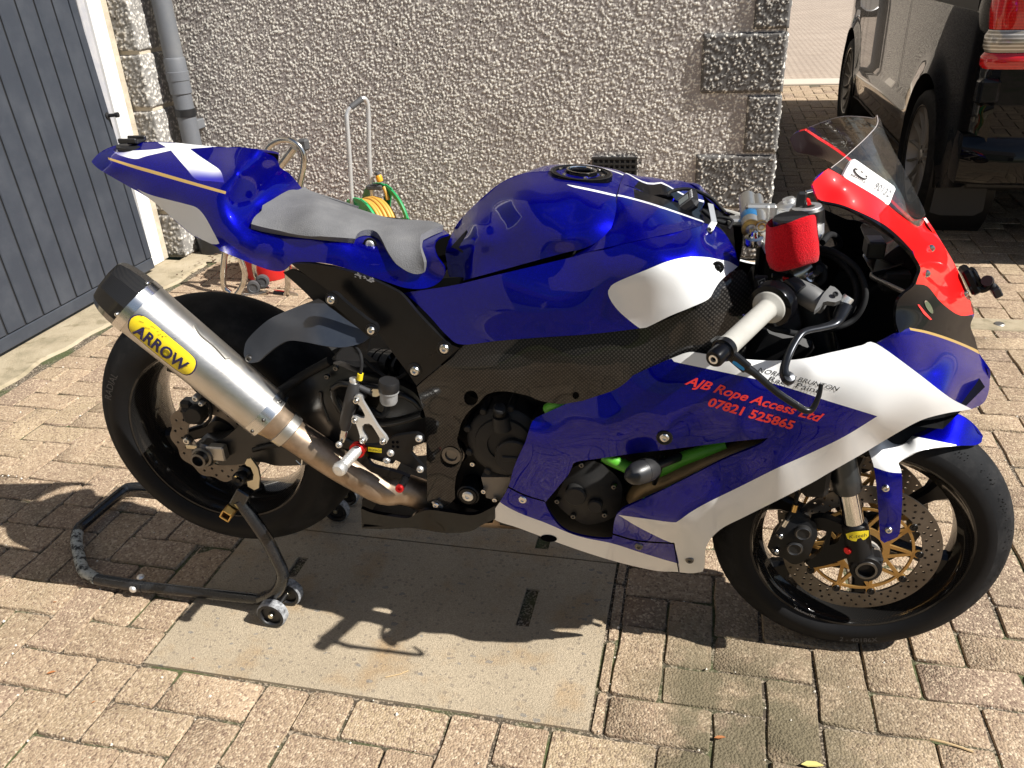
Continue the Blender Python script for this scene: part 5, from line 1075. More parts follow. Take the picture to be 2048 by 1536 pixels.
# brace tube edges seen above the silencer
tube('swingarm_rib', [P(660, 722, .13), P(600, 755, .128), P(520, 812, .124)], 0.010, A['matt_black'], swing, smooth=4)
wn = Z(5, [(190, 810), (235, 785), (300, 790), (430, 800), (560, 835), (660, 880), (705, 925)])
tube('swingarm_rib', [P(a, c_, .136) for a, c_ in wn], 0.0065, A['swing_black'], swing, smooth=4, seg=10); tube('swingarm_rib', [PZ(5, *q) for q in ((190, 815, .136), (205, 880, .137), (250, 960, .138), (300, 1010, .138))], 0.0065, A['swing_black'], swing, smooth=4, seg=10)
tube('swingarm_rib', [PZ(5, *q) for q in ((400, 1000, .142), (520, 1010, .145), (640, 985, .147), (720, 960, .15))], 0.012, A['swing_black'], swing, smooth=4, seg=12, flat=0.6); tube('swingarm_rib', [PZ(5, *q) for q in ((120, 830, .133), (130, 900, .134), (170, 1000, .136))], 0.004, A['swing_black'], swing, smooth=4, seg=8)
for X, Y in ((210, 690), (158, 740)): u, v = z1(5, X, Y); bolt(u, v, .136, 0.006, 'dark_steel')
tube('swingarm_rib', [PZ(4, 1190, 1170, .137), PZ(4, 1330, 1140, .139), PZ(4, 1500, 1150, .142)], 0.006, A['satin_black'], swing, smooth=3)
# axle, adjuster, paddock bobbin
u, v = z1(4, 895, 1205); ax = lathe('rear_axle_nut', [(0.030, -0.03), (0.030, -0.004), (0.026, 0), (0.024, 0.006), (0.019, 0.008), (0.018, 0.022), (0.013, 0.023), (0.012, 0.004), (0, 0.004)], P(u, v, .148), (0, -1, 0), A['dark_steel'], bike, 6 * 4)
box('axle_block', PZ(4, 960, 1180, .138), (0.06, 0.022, 0.036), A['dull_steel'], bike, bev=0.003)
box('axle_mark', PZ(4, 830, 1152, .150), (0.028, 0.004, 0.010), A['zinc'], bike, bev=0.001); u, v = z1(4, 808, 1108); bolt(u, v, .15, 0.009, 'steel', cup=0.012, h=0.01)
u, v = z1(4, 1125, 1322); lathe('paddock_bobbin', [(0.0, 0.020), (0.005, 0.020), (0.006, 0.016), (0.013, 0.020), (0.0165, 0.015), (0.0165, 0.006), (0.011, 0.003), (0.011, -0.006), (0.017, -0.010), (0.017, -0.02)], P(u, v, .165), (0, -1, 0), A['satin_black'], bike, 24)
# rear caliper with hose
cal = MB(); cal.add(*box_vf(PZ(4, 850, 950, .108), (0.052, 0.045, 0.05), bev=0.012)); cal.add(*lathe_vf([(0, 0.012), (0.017, 0.012), (0.019, 0.008), (0.019, -0.02)], PZ(4, 855, 955, .128), (0, -1, 0), 20)); cal.add(*box_vf(PZ(4, 810, 895, .112), (0.03, 0.03, 0.022), rot=rotz(0), bev=0.006)); cal.build('rear_caliper', A['engine_grey'], bike, sharp=30)
u, v = z1(4, 862, 858); bolt(u, v, .13, 0.008, 'alloy', h=0.012); u, v = z1(4, 895, 890); bolt(u, v, .13, 0.006, 'alloy', h=0.012)
tube('rear_hose', [PZ(4, 860, 870, .128), PZ(4, 930, 890, .13), PZ(4, 940, 980, .128), PZ(4, 900, 1030, .12)], 0.0035, A['rubber'], bike, smooth=5, seg=8)
# ---------------- silencer and pipe
EA = V(PZ(4, 490, 308, .216)); EB = V(PZ(4, 1294, 975, .186)); ED = unit(EB - EA); ELEN = float(np.linalg.norm(EB - EA)); ER0, ER1 = 0.0575, 0.0525
ex, ey, _ = basis(ED)
def ercirc(t, r, n=40, sq=1.0): return [EA + ED * t + r * (math.cos(a) * ex + math.sin(a) * ey * sq) for a in np.linspace(0, 2 * math.pi, n, endpoint=False)]
sil = loft('silencer', [ercirc(t * ELEN, ER0 + (ER1 - ER0) * t) for t in np.linspace(0.0, 1.0, 14)], A['titanium'], bike)
for t0, t1_, e in ((0.0, 0.055, 0.0016), (0.925, 0.995, 0.0018)):
    lo = ER0 + (ER1 - ER0) * t0; hi = ER0 + (ER1 - ER0) * t1_
    loft('band', [ercirc(t0 * ELEN, lo - 0.002), ercirc(t0 * ELEN, lo + e), ercirc(t1_ * ELEN, hi + e), ercirc(t1_ * ELEN, hi - 0.002)], A['steel'], sil, sharp=30)
def sil_l(u, v):
    """lateral distance where the view ray meets the silencer's skin"""
    u = np.atleast_1d(u); v = np.atleast_1d(v); out = []
    for a, b in zip(u, v):
        lo_, hi_ = 0.19, 0.40
        def d(l): q = V(P(a, b, l)) - EA; t = q @ ED; return np.linalg.norm(q - ED * t) - (ER0 + (ER1 - ER0) * t / ELEN)
        ls = np.linspace(hi_, 0.16, 60); dv = [d(x) for x in ls]; k = next((i for i in range(60) if dv[i] < 0), None)
        if k is None: out.append(ls[int(np.argmin(dv))])
        else:
            x0, x1 = ls[k - 1], ls[k]
            for _ in range(20):
                mm = (x0 + x1) / 2
                if d(mm) < 0: x1 = mm
                else: x0 = mm
            out.append(x1)
    return np.array(out) if len(out) > 1 else out[0]
sil_f = lambda u, v: (sil_l(u, v) + 0.0008) if np.ndim(u) else float(sil_l([u], [v])) + 0.0008
badge_b = Z(4, [(455, 435), (470, 395), (505, 378), (545, 382), (600, 420), (700, 505), (820, 605), (858, 650), (855, 690), (835, 722), (800, 735), (755, 715), (650, 635), (520, 525), (465, 475)])
cen = np.mean(badge_b, 0); badge_y = [tuple(cen + (np.array(q) - cen) * (0.965 if True else 1) ) for q in badge_b]
bd, _ = sheet('maker_badge', badge_b, sil_f, A['ink_blue'], sil, step=7, thick=0.0006, inner=None, sharp=70)
sheet('badge_face', badge_y, lambda u, v: np.asarray(sil_f(u, v)) + 0.0006, A['badge_yellow'], sil, step=7, thick=0.0004, inner=None, sharp=70)
text_on('lettering', 'ARROW', z1(4, 480, 482), z1(4, 778, 716), 22.0, lambda u, v: np.asarray(sil_f(u, v)) + 0.0034, A['ink_blue'], sil, 0.0, bold=0.03)
# scrapes on the badge
for k in range(16):
    t = rng.uniform(0, 1); u, v = z1(4, 500 + 215 * t + rng.normal(0, 8), 405 + 120 * t + rng.normal(0, 14)); s = rng.uniform(3, 9)
    q = [(u, v), (u + s, v + s * 0.35), (u + s * 1.1, v + s * 0.5), (u + s * 0.2, v + 1.2)]; mesh('scrape', [P(a, b_, float(sil_l([a], [b_])) + 0.0023) for a, b_ in q], [(0, 1, 2, 3)], A['ink_black'], sil, smooth=False)
# carbon end cap: slash cut
capr = []
for t, r in ((0.006, ER0 * 1.01), (-0.016, ER0 * 1.0), (-0.038, ER0 * 0.95), (-0.054, ER0 * 0.86), (-0.060, ER0 * 0.78)):
    ring_ = []
    for a in np.linspace(0, 2 * math.pi, 10, endpoint=False) + 0.35:
        dirv = math.cos(a) * ex + math.sin(a) * ey; up_ = dirv[2]; tt = t * (1.0 + 0.16 * up_) if t < 0 else t; ring_.append(EA + ED * tt + r * dirv)
    capr.append(ring_)
capr.append([EA + ED * -0.058 + 0.78 * (q - EA - ED * ((q - EA) @ ED)) + ED * (((q - EA) @ ED) + 0.058) for q in capr[-1]]); capr.append([EA + ED * -0.02 + 0.7 * (q - EA - ED * ((q - EA) @ ED)) for q in capr[-2]])
loft('end_cap', capr, A['carbon_cap'], sil, cap1=True, sharp=22)
for X, Y in ((570, 197), (393, 375)): u, v = z1(4, X, Y); bolt(u, v, float(sil_l([u], [v])) + 0.001, 0.0045, 'steel', parent=sil, name='rivet')
for X, Y in ((1345, 888), (1250, 995), (1185, 1058)): u, v = z1(4, X, Y); bolt(u, v, float(sil_l([u], [v])) + 0.001, 0.004, 'dark_steel', parent=sil, name='rivet')
# welded hanger on the sleeve
hang = MB(); tab = [(848, 432), (880, 436), (960, 500), (1040, 590), (1066, 625), (1030, 636), (960, 560), (880, 492)]
sheet('hanger', Z(4, tab), lambda u, v: np.asarray(sil_f(u, v)) + 0.004, A['titanium'], sil, step=7, thick=0.012, inner=None, sharp=40)
# front cone and link pipe
pp = [EB - ED * 0.002, EB + ED * 0.02, EB + ED * 0.05, V(PZ(4, 1500, 1130, .175)), V(PZ(4, 1640, 1225, .168)), V(PZ(4, 1800, 1320, .160)), V(PZ(4, 1960, 1400, .150)), V(PZ(5, 610, 1400, .135)), V(PZ(5, 760, 1450, .11)), V(PZ(5, 1000, 1530, .06)), V(PZ(5, 1300, 1560, .0))]
link_pipe = tube('link_pipe', pp, [0.046, 0.040, 0.0335, 0.0335, 0.034, 0.034, 0.034, 0.034, 0.034, 0.032, 0.03], A['burnt_pipe'], bike, smooth=5, seg=28)
loft('pipe_clamp', [[EB + ED * t + r * (math.cos(a) * ex + math.sin(a) * ey) for a in np.linspace(0, 2 * math.pi, 32, endpoint=False)] for t, r in ((0.030, 0.037), (0.032, 0.0395), (0.052, 0.0375), (0.054, 0.034))], A['titanium'], link_pipe)
tube('exhaust_spring', [PZ(4, 1440, 1230, .19), PZ(4, 1470, 1255, .19), PZ(4, 1475, 1225, .188)], 0.0016, A['steel'], link_pipe, smooth=4, seg=6)
# ---------------- engine
eb = [(880, 740), (960, 800), (1100, 800), (1250, 780), (1400, 765), (1490, 780), (1560, 850), (1450, 930), (1340, 1000), (1290, 1090), (1180, 1080), (1060, 1055), (990, 1030), (900, 1000), (865, 940)]
side_part('engine_block', eb, .125, 'matt_black', 0.25, step=40)
cc_u, cc_v = z1(5, 1200, 1130); cl = MB(); c0 = V(P(cc_u, cc_v, .178))
cl.add(*lathe_vf([(0.078, -0.06), (0.078, -0.004), (0.074, 0.0), (0.060, 0.004), (0.058, 0.010), (0.050, 0.012), (0.034, 0.012), (0.033, 0.008), (0, 0.008)], c0, (0, -1, 0), 48)); cl.add(*lathe_vf([(0.040, 0.004), (0.040, 0.018), (0.037, 0.021), (0, 0.021)], c0 + V((0.022, 0, -0.022)), (0, -1, 0), 36)); cl.add(*box_vf(c0 + V((0.022, -0.022, -0.022)), (0.05, 0.006, 0.012), bev=0.002))
for k in range(9): a = 2 * math.pi * k / 9; cl.add(*lathe_vf([(0.008, -0.05), (0.008, 0.001), (0.0055, 0.004), (0, 0.004)], c0 + V((0.080 * math.cos(a), 0, 0.080 * math.sin(a))), (0, -1, 0), 10))
clutch = cl.build('clutch_cover', A['engine_grey'], bike)
lathe('oil_filler', [(0.013, -0.01), (0.013, 0.02), (0.010, 0.023), (0, 0.024)], PZ(5, 1170, 950, .19), (0.15, -0.6, 0.8), A['matt_black'], bike, 16); tube('filler_neck', [PZ(5, 1175, 970, .188), PZ(5, 1185, 1040, .185)], [0.016, 0.02], A['engine_grey'], bike, seg=14)
m = mat('case_grey', (0.26, 0.235, 0.20), 0.6, 0.5)
side_part('sump_cover', Z(5, [(1060, 1330), (1230, 1330), (1230, 1460), (1170, 1470), (1090, 1450)]), .16, 'case_grey', 0.05, step=12)
for X, Y in ((1075, 1410), (1010, 1250), (1140, 1460)): u, v = z1(5, X, Y); bolt(u, v, .168, 0.006, 'steel')
st = Z(8, [(612, 880), (650, 800), (700, 705), (780, 660), (860, 655), (950, 715), (1005, 790), (1000, 900), (975, 965), (900, 1005), (800, 1022), (720, 985), (640, 920)])
sta = sheet('stator_cover', st, Z(8, [(612, 880, .165), (860, 655, .165), (1005, 790, .162), (800, 1022, .160), (800, 850, .186), (900, 950, .17), (700, 720, .168)]), A['engine_grey'], bike, step=9, thick=0.05, inner=None, sharp=40)[0]
for X, Y, r in ((735, 850, .022), (850, 910, .015)): u, v = z1(8, X, Y); lathe('boss', [(r, -0.02), (r, 0.004), (r * 0.85, 0.007), (0, 0.007)], P(u, v, .186), (0, -1, 0), A['engine_grey'], sta, 24)
for X, Y in ((960, 795), (905, 960), (722, 968), (628, 880), (770, 668)): u, v = z1(8, X, Y); bolt(u, v, .172, 0.006, 'dark_steel', h=0.006, parent=sta)
tube('coolant_hose', [PZ(8, 900, 620, .15), PZ(8, 960, 650, .155), PZ(8, 1060, 695, .155), PZ(8, 1150, 740, .14)], 0.013, A['hose_green'], bike, smooth=5)
tube('coolant_hose', [PZ(8, 1180, 720, .17), PZ(8, 1280, 690, .175), PZ(8, 1360, 640, .18), PZ(8, 1480, 600, .185), PZ(8, 1620, 555, .185)], 0.0145, A['hose_green'], bike, smooth=5)
tube('coolant_hose', [PZ(5, 1450, 930, .19), PZ(5, 1490, 912, .2), PZ(5, 1560, 900, .2)], 0.011, A['hose_green'], bike, smooth=4)
tube('exhaust_header', [PZ(8, 1080, 860, .14), PZ(8, 1140, 820, .165), PZ(8, 1300, 760, .18), PZ(8, 1500, 670, .19), PZ(8, 1760, 570, .19), PZ(8, 1950, 500, .17)], [0.02, 0.021, 0.0215, 0.0215, 0.0215, 0.02], A['header_brown'], bike, smooth=5, seg=18)
tube('exhaust_header', [PZ(8, 1080, 900, .06), PZ(8, 1140, 860, .09), PZ(8, 1300, 800, .11), PZ(8, 1500, 710, .12), PZ(8, 1760, 610, .12)], 0.0215, A['header_brown'], bike, smooth=5, seg=18)
# crash bobbin
sl0 = V(PZ(8, 1122, 712, .262)); sd = unit((-0.62, -0.72, 0.10)); cbm = [(0.0, 0.052), (0.008, 0.049), (0.016, 0.040), (0.021, 0.026), (0.0225, 0.010), (0.0226, 0.009), (0.0215, 0.0085), (0.0226, 0.008), (0.0225, -0.006), (0.019, -0.018), (0.011, -0.024), (0.008, -0.025), (0.008, -0.09)]
mat('bobbin_plastic', (0.018, 0.018, 0.019), 0.38); lathe('crash_bobbin', cbm, sl0 + sd * -0.012, sd, A['bobbin_plastic'], bike, 28)
tube('bobbin_bracket', [PZ(8, 1240, 620, .2), PZ(8, 1225, 700, .22), PZ(8, 1195, 780, .2)], 0.005, A['satin_black'], bike, smooth=4)
# belly: carbon catch tray behind the fairing and shadowed sump
tr_out = Z(5, [(1150, 1575), (1140, 1610), (1030, 1640), (900, 1640), (700, 1620), (420, 1585), (360, 1590), (360, 1520), (380, 1490), (500, 1540), (620, 1560), (640, 1530), (720, 1490), (860, 1510), (1000, 1560)])
tray = side_part('belly_tray', [(722, 1017), (745, 1026), (790, 1034), (818, 1036), (835, 1026), (860, 1020), (905, 1026), (950, 1030), (990, 1012), (990, 1038), (964, 1050), (939, 1063), (891, 1066), (850, 1060), (816, 1056), (770, 1058), (724, 1057)], .16, 'black_gloss', 0.008, ctrl=[(722, 1030, .150), (985, 1040, .165), (860, 1030, .178), (850, 1062, .160), (950, 1035, .175)], step=10)
side_part('tray_back', [(724, 1000), (800, 985), (900, 1000), (1000, 1000), (1000, 1040), (900, 1045), (724, 1040)], .02, 'matt_black', 0.01, step=20)
tray2 = mesh('tray_floor', [P(725, 1054, .145), P(985, 1046, .165), V(P(985, 1046, .165)) * V((1, -1, 1)), V(P(725, 1054, .145)) * V((1, -1, 1))], [(0, 1, 2, 3)], A['matt_black'], bike, smooth=False)
u, v = z1(5, 818, 1548); bolt(u, v, .172, 0.009, 'alloy', cup=0.012); side_part('tray_bracket', Z(5, [(770, 1475), (805, 1470), (835, 1500), (830, 1560), (800, 1570), (785, 1510)]), .170, 'alloy', 0.003)
u, v = z1(5, 795, 1492); bolt(u, v, .175, 0.007, 'steel')
lower = mesh('sump', [P(990, 1000, .10), P(1380, 1060, .10), P(1390, 1110, .08), P(1000, 1050, .08), P(990, 1000, -.10), P(1380, 1060, -.10), P(1390, 1110, -.08), P(1000, 1050, -.08)], [(0, 1, 2, 3), (7, 6, 5, 4), (0, 3, 7, 4), (3, 2, 6, 7), (0, 4, 5, 1), (1, 5, 6, 2)], A['matt_black'], bike, smooth=False)
# inner frame, airbox and radiator so that nothing shows through the bodywork
b = MB(); b.add(*box_vf((0.86, 0, 0.86), (0.52, 0.24, 0.22), bev=0.03)); b.add(*box_vf((1.16, 0, 0.66), (0.10, 0.34, 0.34), rot=np.array([[math.cos(.35), 0, math.sin(.35)], [0, 1, 0], [-math.sin(.35), 0, math.cos(.35)]]), bev=0.01)); b.add(*box_vf((0.60, 0, 0.80), (0.10, 0.20, 0.14), bev=0.02)); b.build('airbox_and_radiator', A['matt_black'], bike, smooth=False)
# shock absorber reservoir seen behind the subframe plate
lathe('shock_spring', [(0.030, -0.05), (0.034, -0.045), (0.034, -0.025), (0.028, -0.022), (0.034, -0.019), (0.034, 0.0), (0.028, 0.003), (0.034, 0.006), (0.034, 0.03), (0.026, 0.032), (0.026, 0.05), (0.0, 0.05)], PZ('J', 880, 210, .06), (0.8, -0.5, 0.2), A['black_gloss'], bike, 28)
# ---------------- rear sets
m = mat('cast_grey', (0.045, 0.045, 0.047), 0.5, 0.2)
hang_out = Z(5, [(520, 1110), (560, 1090), (680, 1075), (720, 1100), (720, 1130), (660, 1150), (650, 1190), (700, 1250), (735, 1290), (715, 1310), (680, 1290), (560, 1230), (545, 1250), (480, 1240), (380, 1210), (320, 1180), (225, 1150), (220, 1125), (260, 1110), (330, 1140), (460, 1140)])
hp_ = side_part('footrest_hanger', hang_out, .200, 'satin_black', 0.010, step=10)
for X, Y in ((696, 1103), (703, 1283), (530, 1188), (507, 1230)): u, v = z1(5, X, Y); bolt(u, v, .201, 0.0075, 'alloy', h=0.005, parent=hp_)
for X, Y in ((545, 1125), (570, 1125), (545, 1150), (572, 1152)): u, v = z1(5, X, Y); lathe('adjust_hole', [(0.0033, 0.0004), (0, 0.0004)], P(u, v, .2005), (0, -1, 0), A['seam'], hp_, 8)
pl = mesh('maker_plate', [PZ(5, X, Y, .2015) for X, Y in ((398, 1152), (478, 1162), (478, 1188), (398, 1178))], [(0, 1, 2, 3)], A['badge_yellow'], hp_, smooth=False)
text_on('lettering', 'PROMACH', z1(5, 402, 1173), z1(5, 474, 1182), 4.2, lambda u, v: np.full(np.shape(u), 0.2018), A['ink_black'], hp_, 0.0)
# bright bell-crank bracket
br = Z('J', [(390, 690), (400, 640), (440, 625), (490, 640), (510, 700), (600, 850), (720, 1050), (830, 1190), (855, 1240), (835, 1280), (790, 1285), (755, 1260), (745, 1200), (640, 1030), (600, 1005), (540, 1010), (510, 1040), (510, 1110), (560, 1190), (575, 1230), (550, 1265), (510, 1270), (480, 1240), (475, 1170), (440, 1060), (420, 1000), (375, 985), (358, 945), (375, 905), (420, 905), (480, 930), (540, 930), (545, 890), (480, 770), (440, 730)])
bell = side_part('heel_bracket', br, .222, 'alloy', 0.008, step=8)
for X, Y in ((428, 690), (405, 962), (515, 1235), (790, 1250)): u, v = z1('J', X, Y); bolt(u, v, .2235, 0.0065, 'steel', h=0.005, parent=bell)
# master cylinder, reservoir, hoses
mc = MB(); mc.add(*tube_vf([PZ('J', 400, 440, .200), PZ('J', 395, 520, .200), PZ('J', 350, 700, .200), PZ('J', 310, 880, .200), PZ('J', 280, 1010, .200), PZ('J', 275, 1080, .200)], [0.010, 0.013, 0.0135, 0.0135, 0.0125, 0.009], seg=16)); mc.add(*lathe_vf([(0.011, -0.016), (0.011, 0.012)], PZ('J', 470, 640, .20), (0, -1, 0), 14)); mc.build('rear_master_cylinder', A['cast_grey'], bike)
lathe('banjo_bolt', [(0.0, 0.016), (0.007, 0.016), (0.008, 0.012), (0.008, 0.006), (0.0095, 0.005), (0.0095, 0)], PZ('J', 400, 480, .2), (-0.05, 0, 1), A['alloy'], bike, 12)
tube('push_rod', [PZ('J', 275, 1080, .2), PZ('J', 255, 1160, .2), PZ('J', 235, 1240, .2)], [0.008, 0.0085, 0.006], A['steel'], bike, seg=10)
u, v = z1('J', 195, 1288); bolt(u, v, .212, 0.007, 'alloy', h=0.006)
tube('brake_hose', [PZ('J', 470, 400, .2), PZ('J', 488, 300, .2), PZ('J', 500, 150, .195), PZ('J', 470, 30, .18), PZ('J', 380, -60, .15), PZ('J', 260, -60, .13)], 0.0036, A['rubber'], bike, smooth=5, seg=8); tube('hose_tag', [PZ('J', 472, 405, .2), PZ('J', 484, 320, .2)], 0.0058, A['badge_yellow'], bike, seg=10)
tube('cable', [PZ('J', 530, 120, .16), PZ('J', 700, 280, .165), PZ('J', 860, 375, .17), PZ('J', 1000, 380, .175), PZ('J', 1110, 310, .175)], 0.0032, A['rubber'], bike, smooth=5, seg=8)
rs = V(PZ('J', 870, 600, .195)); lathe('fluid_reservoir', [(0.0, -0.022), (0.015, -0.020), (0.0175, -0.015), (0.0175, 0.004), (0.020, 0.005), (0.020, 0.008), (0.0, 0.008)], rs, (0.12, 0, 1), A['cloudy_plastic'], bike, 24); lathe('reservoir_cap', [(0.0195, 0.008), (0.0205, 0.010), (0.0205, 0.026), (0.019, 0.030), (0.0, 0.030)], rs, (0.12, 0, 1), A['black_plastic'], bike, 20)
side_part('reservoir_bracket', Z('J', [(630, 560), (650, 535), (740, 540), (745, 620), (700, 640), (650, 635)]), .200, 'zinc', 0.003); tube('reservoir_arm', [PZ('J', 470, 510, .197), PZ('J', 560, 550, .197), PZ('J', 650, 585, .197)], 0.006, A['cast_grey'], bike)
tube('reservoir_hose', [PZ('J', 850, 720, .195), PZ('J', 840, 830, .195), PZ('J', 790, 890, .195), PZ('J', 720, 880, .195), PZ('J', 640, 830, .197), PZ('J', 470, 790, .20)], 0.0065, A['rubber'], bike, smooth=6, seg=12)
# foot peg, pedal
p0 = V(PZ('J', 440, 1370, .215)); p1 = V(PZ(5, 232, 1282, .295)); pd = unit(p1 - p0); pl_ = float(np.linalg.norm(p1 - p0)); prf = [(0.0, -0.012), (0.013, -0.012), (0.013, 0.0)]
peg = []
for k in range(60):
    t = k / 59; peg.append((0.0095 + 0.0022 * (0.5 + 0.5 * math.cos(t * 2 * math.pi * 9)), t * (pl_ - 0.006)))
peg += [(0.0135, pl_ - 0.008), (0.0145, pl_ - 0.002), (0.0135, pl_ + 0.004), (0.009, pl_ + 0.008), (0, pl_ + 0.009)]
lathe('foot_peg', [(0.0095, -0.02)] + peg, p0, pd, A['alloy'], bike, 24); lathe('peg_collar', [(0.0, -0.010), (0.0165, -0.010), (0.0165, -0.006), (0.0135, -0.004), (0.0165, -0.002), (0.0165, 0.002), (0, 0.002)], p0, pd, A['anod_red'], bike, 24)
pedal = side_part('brake_pedal', Z(5, [(330, 1230), (360, 1180), (395, 1215), (425, 1262), (560, 1300), (640, 1330), (630, 1352), (590, 1345), (440, 1310), (385, 1275)]), .218, 'black_gloss', 0.010, step=10)
tube('pedal_tip', [PZ(5, 618, 1335, .212), PZ(5, 585, 1392, .262)], [0.0078, 0.0078], A['satin_black'], bike, seg=14); lathe('pedal_end', [(0.0085, -0.004), (0.0085, 0.003), (0.006, 0.005), (0.003, 0.005), (0.003, 0.001), (0, 0.001)], PZ(5, 583, 1395, .263), unit(V(PZ(5, 585, 1392, .262)) - V(PZ(5, 618, 1335, .212))), A['anod_red'], bike, 14)
# ---------------- forks
f0 = V((1.389, -0.105, 0.392)); f1 = V((1.362, -0.105, 0.487)); fdir = unit(f1 - f0)
mat('fork_grey', (0.085, 0.09, 0.095), 0.32, 0.85)
def at_z(z): return f0 + fdir * ((z - f0[2]) / fdir[2])
def fork(sgn):
    fl = lambda q: V((q[0], q[1] * sgn, q[2]))
    up = tube('fork_outer', [fl(at_z(0.470)), fl(at_z(0.474)), fl(at_z(0.50)), fl(at_z(0.504)), fl(at_z(0.965))], [0.0255, 0.0275, 0.0275, 0.0262, 0.0262], A['fork_grey'], bike, seg=28)
    lathe('fork_cap', [(0.0262, 0.0), (0.027, 0.002), (0.027, 0.010), (0.022, 0.014), (0.012, 0.015), (0.011, 0.022), (0.0, 0.022)], fl(at_z(0.965)), fl(fdir), A['alloy'], up, 26)
    tube('fork_stanchion', [fl(at_z(0.34)), fl(at_z(0.475))], 0.0205, A['chrome'], bike, seg=28)
    b = MB(); b.add(*tube_vf([fl(at_z(0.398)), fl(at_z(0.394)), fl(at_z(0.38)), fl(at_z(0.345)), fl(V((1.408, -0.108, 0.318))), fl(V((1.416, -0.109, 0.300)))], [0.022, 0.0255, 0.0258, 0.0258, 0.026, 0.024], seg=24))
    b.add(*lathe_vf([(0.0, -0.022), (0.029, -0.022), (0.031, -0.018), (0.031, 0.016), (0.029, 0.020), (0.0225, 0.021), (0.0225, 0.012), (0.0, 0.012)], fl(AXF + V((0, -0.112, 0))), (0, -sgn, 0), 32)); b.add(*box_vf(fl(V((1.436, -0.112, 0.318))), (0.03, 0.034, 0.02), bev=0.005))
    foot = b.build('fork_foot', A['matt_black'], bike, sharp=35)
    lathe('axle_end', [(0.0225, 0.018), (0.021, 0.023), (0.0165, 0.0235), (0.0155, 0.010), (0.0, 0.008)], fl(AXF + V((0, -0.112, 0))), (0, -sgn, 0), A['dark_steel'], foot, 28)
    return foot
ff = fork(1); fork(-1)
# sticker on the fork foot
def ktf(u, v): return TPS([(1690, 1060, .127), (1715, 1065, .1315), (1738, 1070, .127), (1700, 1085, .1305), (1735, 1090, .126)])(u, v)
st_o = Z(7, [(1005, 785), (1040, 775), (1100, 768), (1140, 765), (1140, 795), (1120, 815), (1080, 826), (1040, 824), (1015, 812)])
stk, _ = sheet('fork_sticker', st_o, ktf, A['badge_yellow'], ff, step=8, thick=0.0006, inner=None)
text_on('lettering', 'K-tech', z1(7, 1025, 812), z1(7, 1128, 798), 6.5, lambda u, v: ktf(u, v) + 0.0012, A['ink_black'], ff, 0.0, shear=0.2)
lathe('rebound_screw', [(0.0, 0.004), (0.007, 0.004), (0.008, 0.0), (0.008, -0.01)], PZ(7, 1018, 880, .122), (-0.7, -0.7, 0), A['anod_red'], ff, 14)
# radial calipers
def caliper(sgn):
    lat = lambda q, l0: V((q[0], q[1] * sgn, q[2]))
    body = Z(7, [(545, 860), (560, 820), (600, 770), (650, 715), (700, 688), (770, 690), (830, 722), (840, 790), (815, 850), (790, 915), (740, 955), (690, 960), (640, 925), (580, 905)])
    r = sheet('brake_caliper', body, Z(7, [(545, 860, .112), (840, 740, .112), (700, 700, .112), (690, 955, .112), (700, 830, .128), (620, 830, .122), (780, 830, .124)]), A['matt_black'], bike, step=9, thick=0.055, inner=None, sharp=45); o = r[0]
    if sgn < 0:
        me = o.data; co = np.array([v.co[:] for v in me.vertices]); co[:, 1] *= -1; me.vertices.foreach_set('co', co.ravel()); me.flip_normals(); me.update(); return o
    for X, Y in ((755, 780), (705, 870)):
        u, v = z1(7, X, Y); lathe('piston_cap', [(0.0165, -0.006), (0.0165, 0.0015), (0.0145, 0.003), (0.0115, 0.003), (0.0105, 0.0022), (0.0, 0.0022)], P(u, v, .127), (0, -1, 0), A['engine_grey'], o, 26)
        lathe('piston_ring', [(0.0140, 0.0030), (0.0132, 0.0036), (0.0124, 0.0030)], P(u, v, .127), (0, -1, 0), A['dark_steel'], o, 26)
    for X, Y in ((615, 790), (590, 880)): u, v = z1(7, X, Y); bolt(u, v, .118, 0.006, 'steel', h=0.012, parent=o, axis=(0.3, -0.9, 0.3))
    return o
caliper(1); caliper(-1)
sheet('caliper_bracket', Z(7, [(800, 700), (870, 690), (960, 722), (1012, 750), (1010, 830), (1040, 915), (1000, 930), (900, 965), (800, 985), (770, 955), (840, 905), (880, 840), (890, 770), (820, 745)]), Z(7, [(800, 700, .10), (1010, 830, .115), (800, 985, .10), (900, 760, .105)]), A['matt_black'], bike, step=10, thick=0.018, inner=None, holes=[Z(7, [(920, 770), (985, 780), (960, 830), (910, 850)])])
tube('front_brake_hose', [PZ(7, 640, 725, .128), PZ(7, 690, 650, .128), PZ(7, 720, 570, .125), PZ(7, 700, 520, .12), PZ(7, 650, 460, .11), PZ(7, 600, 400, .1)], 0.0038, A['rubber'], bike, smooth=5, seg=8)
tube('hose_union', [PZ(7, 700, 650, .128), PZ(7, 712, 610, .128)], 0.0056, A['brass'], bike, seg=10); tube('hose_union', [PZ(7, 640, 735, .128), PZ(7, 662, 700, .128)], 0.0055, A['steel'], bike, seg=10)
# gear pattern ring beside the disc
lathe('speed_ring', [(0.030, 0.0), (0.036, 0.0), (0.036, 0.008), (0.030, 0.008)], AXF + V((0, -0.078, 0)), (0, -1, 0), A['alloy'], fw, 24, closed=True)
# front frame / steering head, inside of the nose
b = MB(); b.add(*box_vf((1.20, 0, 0.84), (0.07, 0.10, 0.26), bev=0.01)); b.add(*box_vf((1.30, 0, 0.62), (0.05, 0.30, 0.30), bev=0.01)); b.build('steering_head', A['matt_black'], bike, smooth=False)
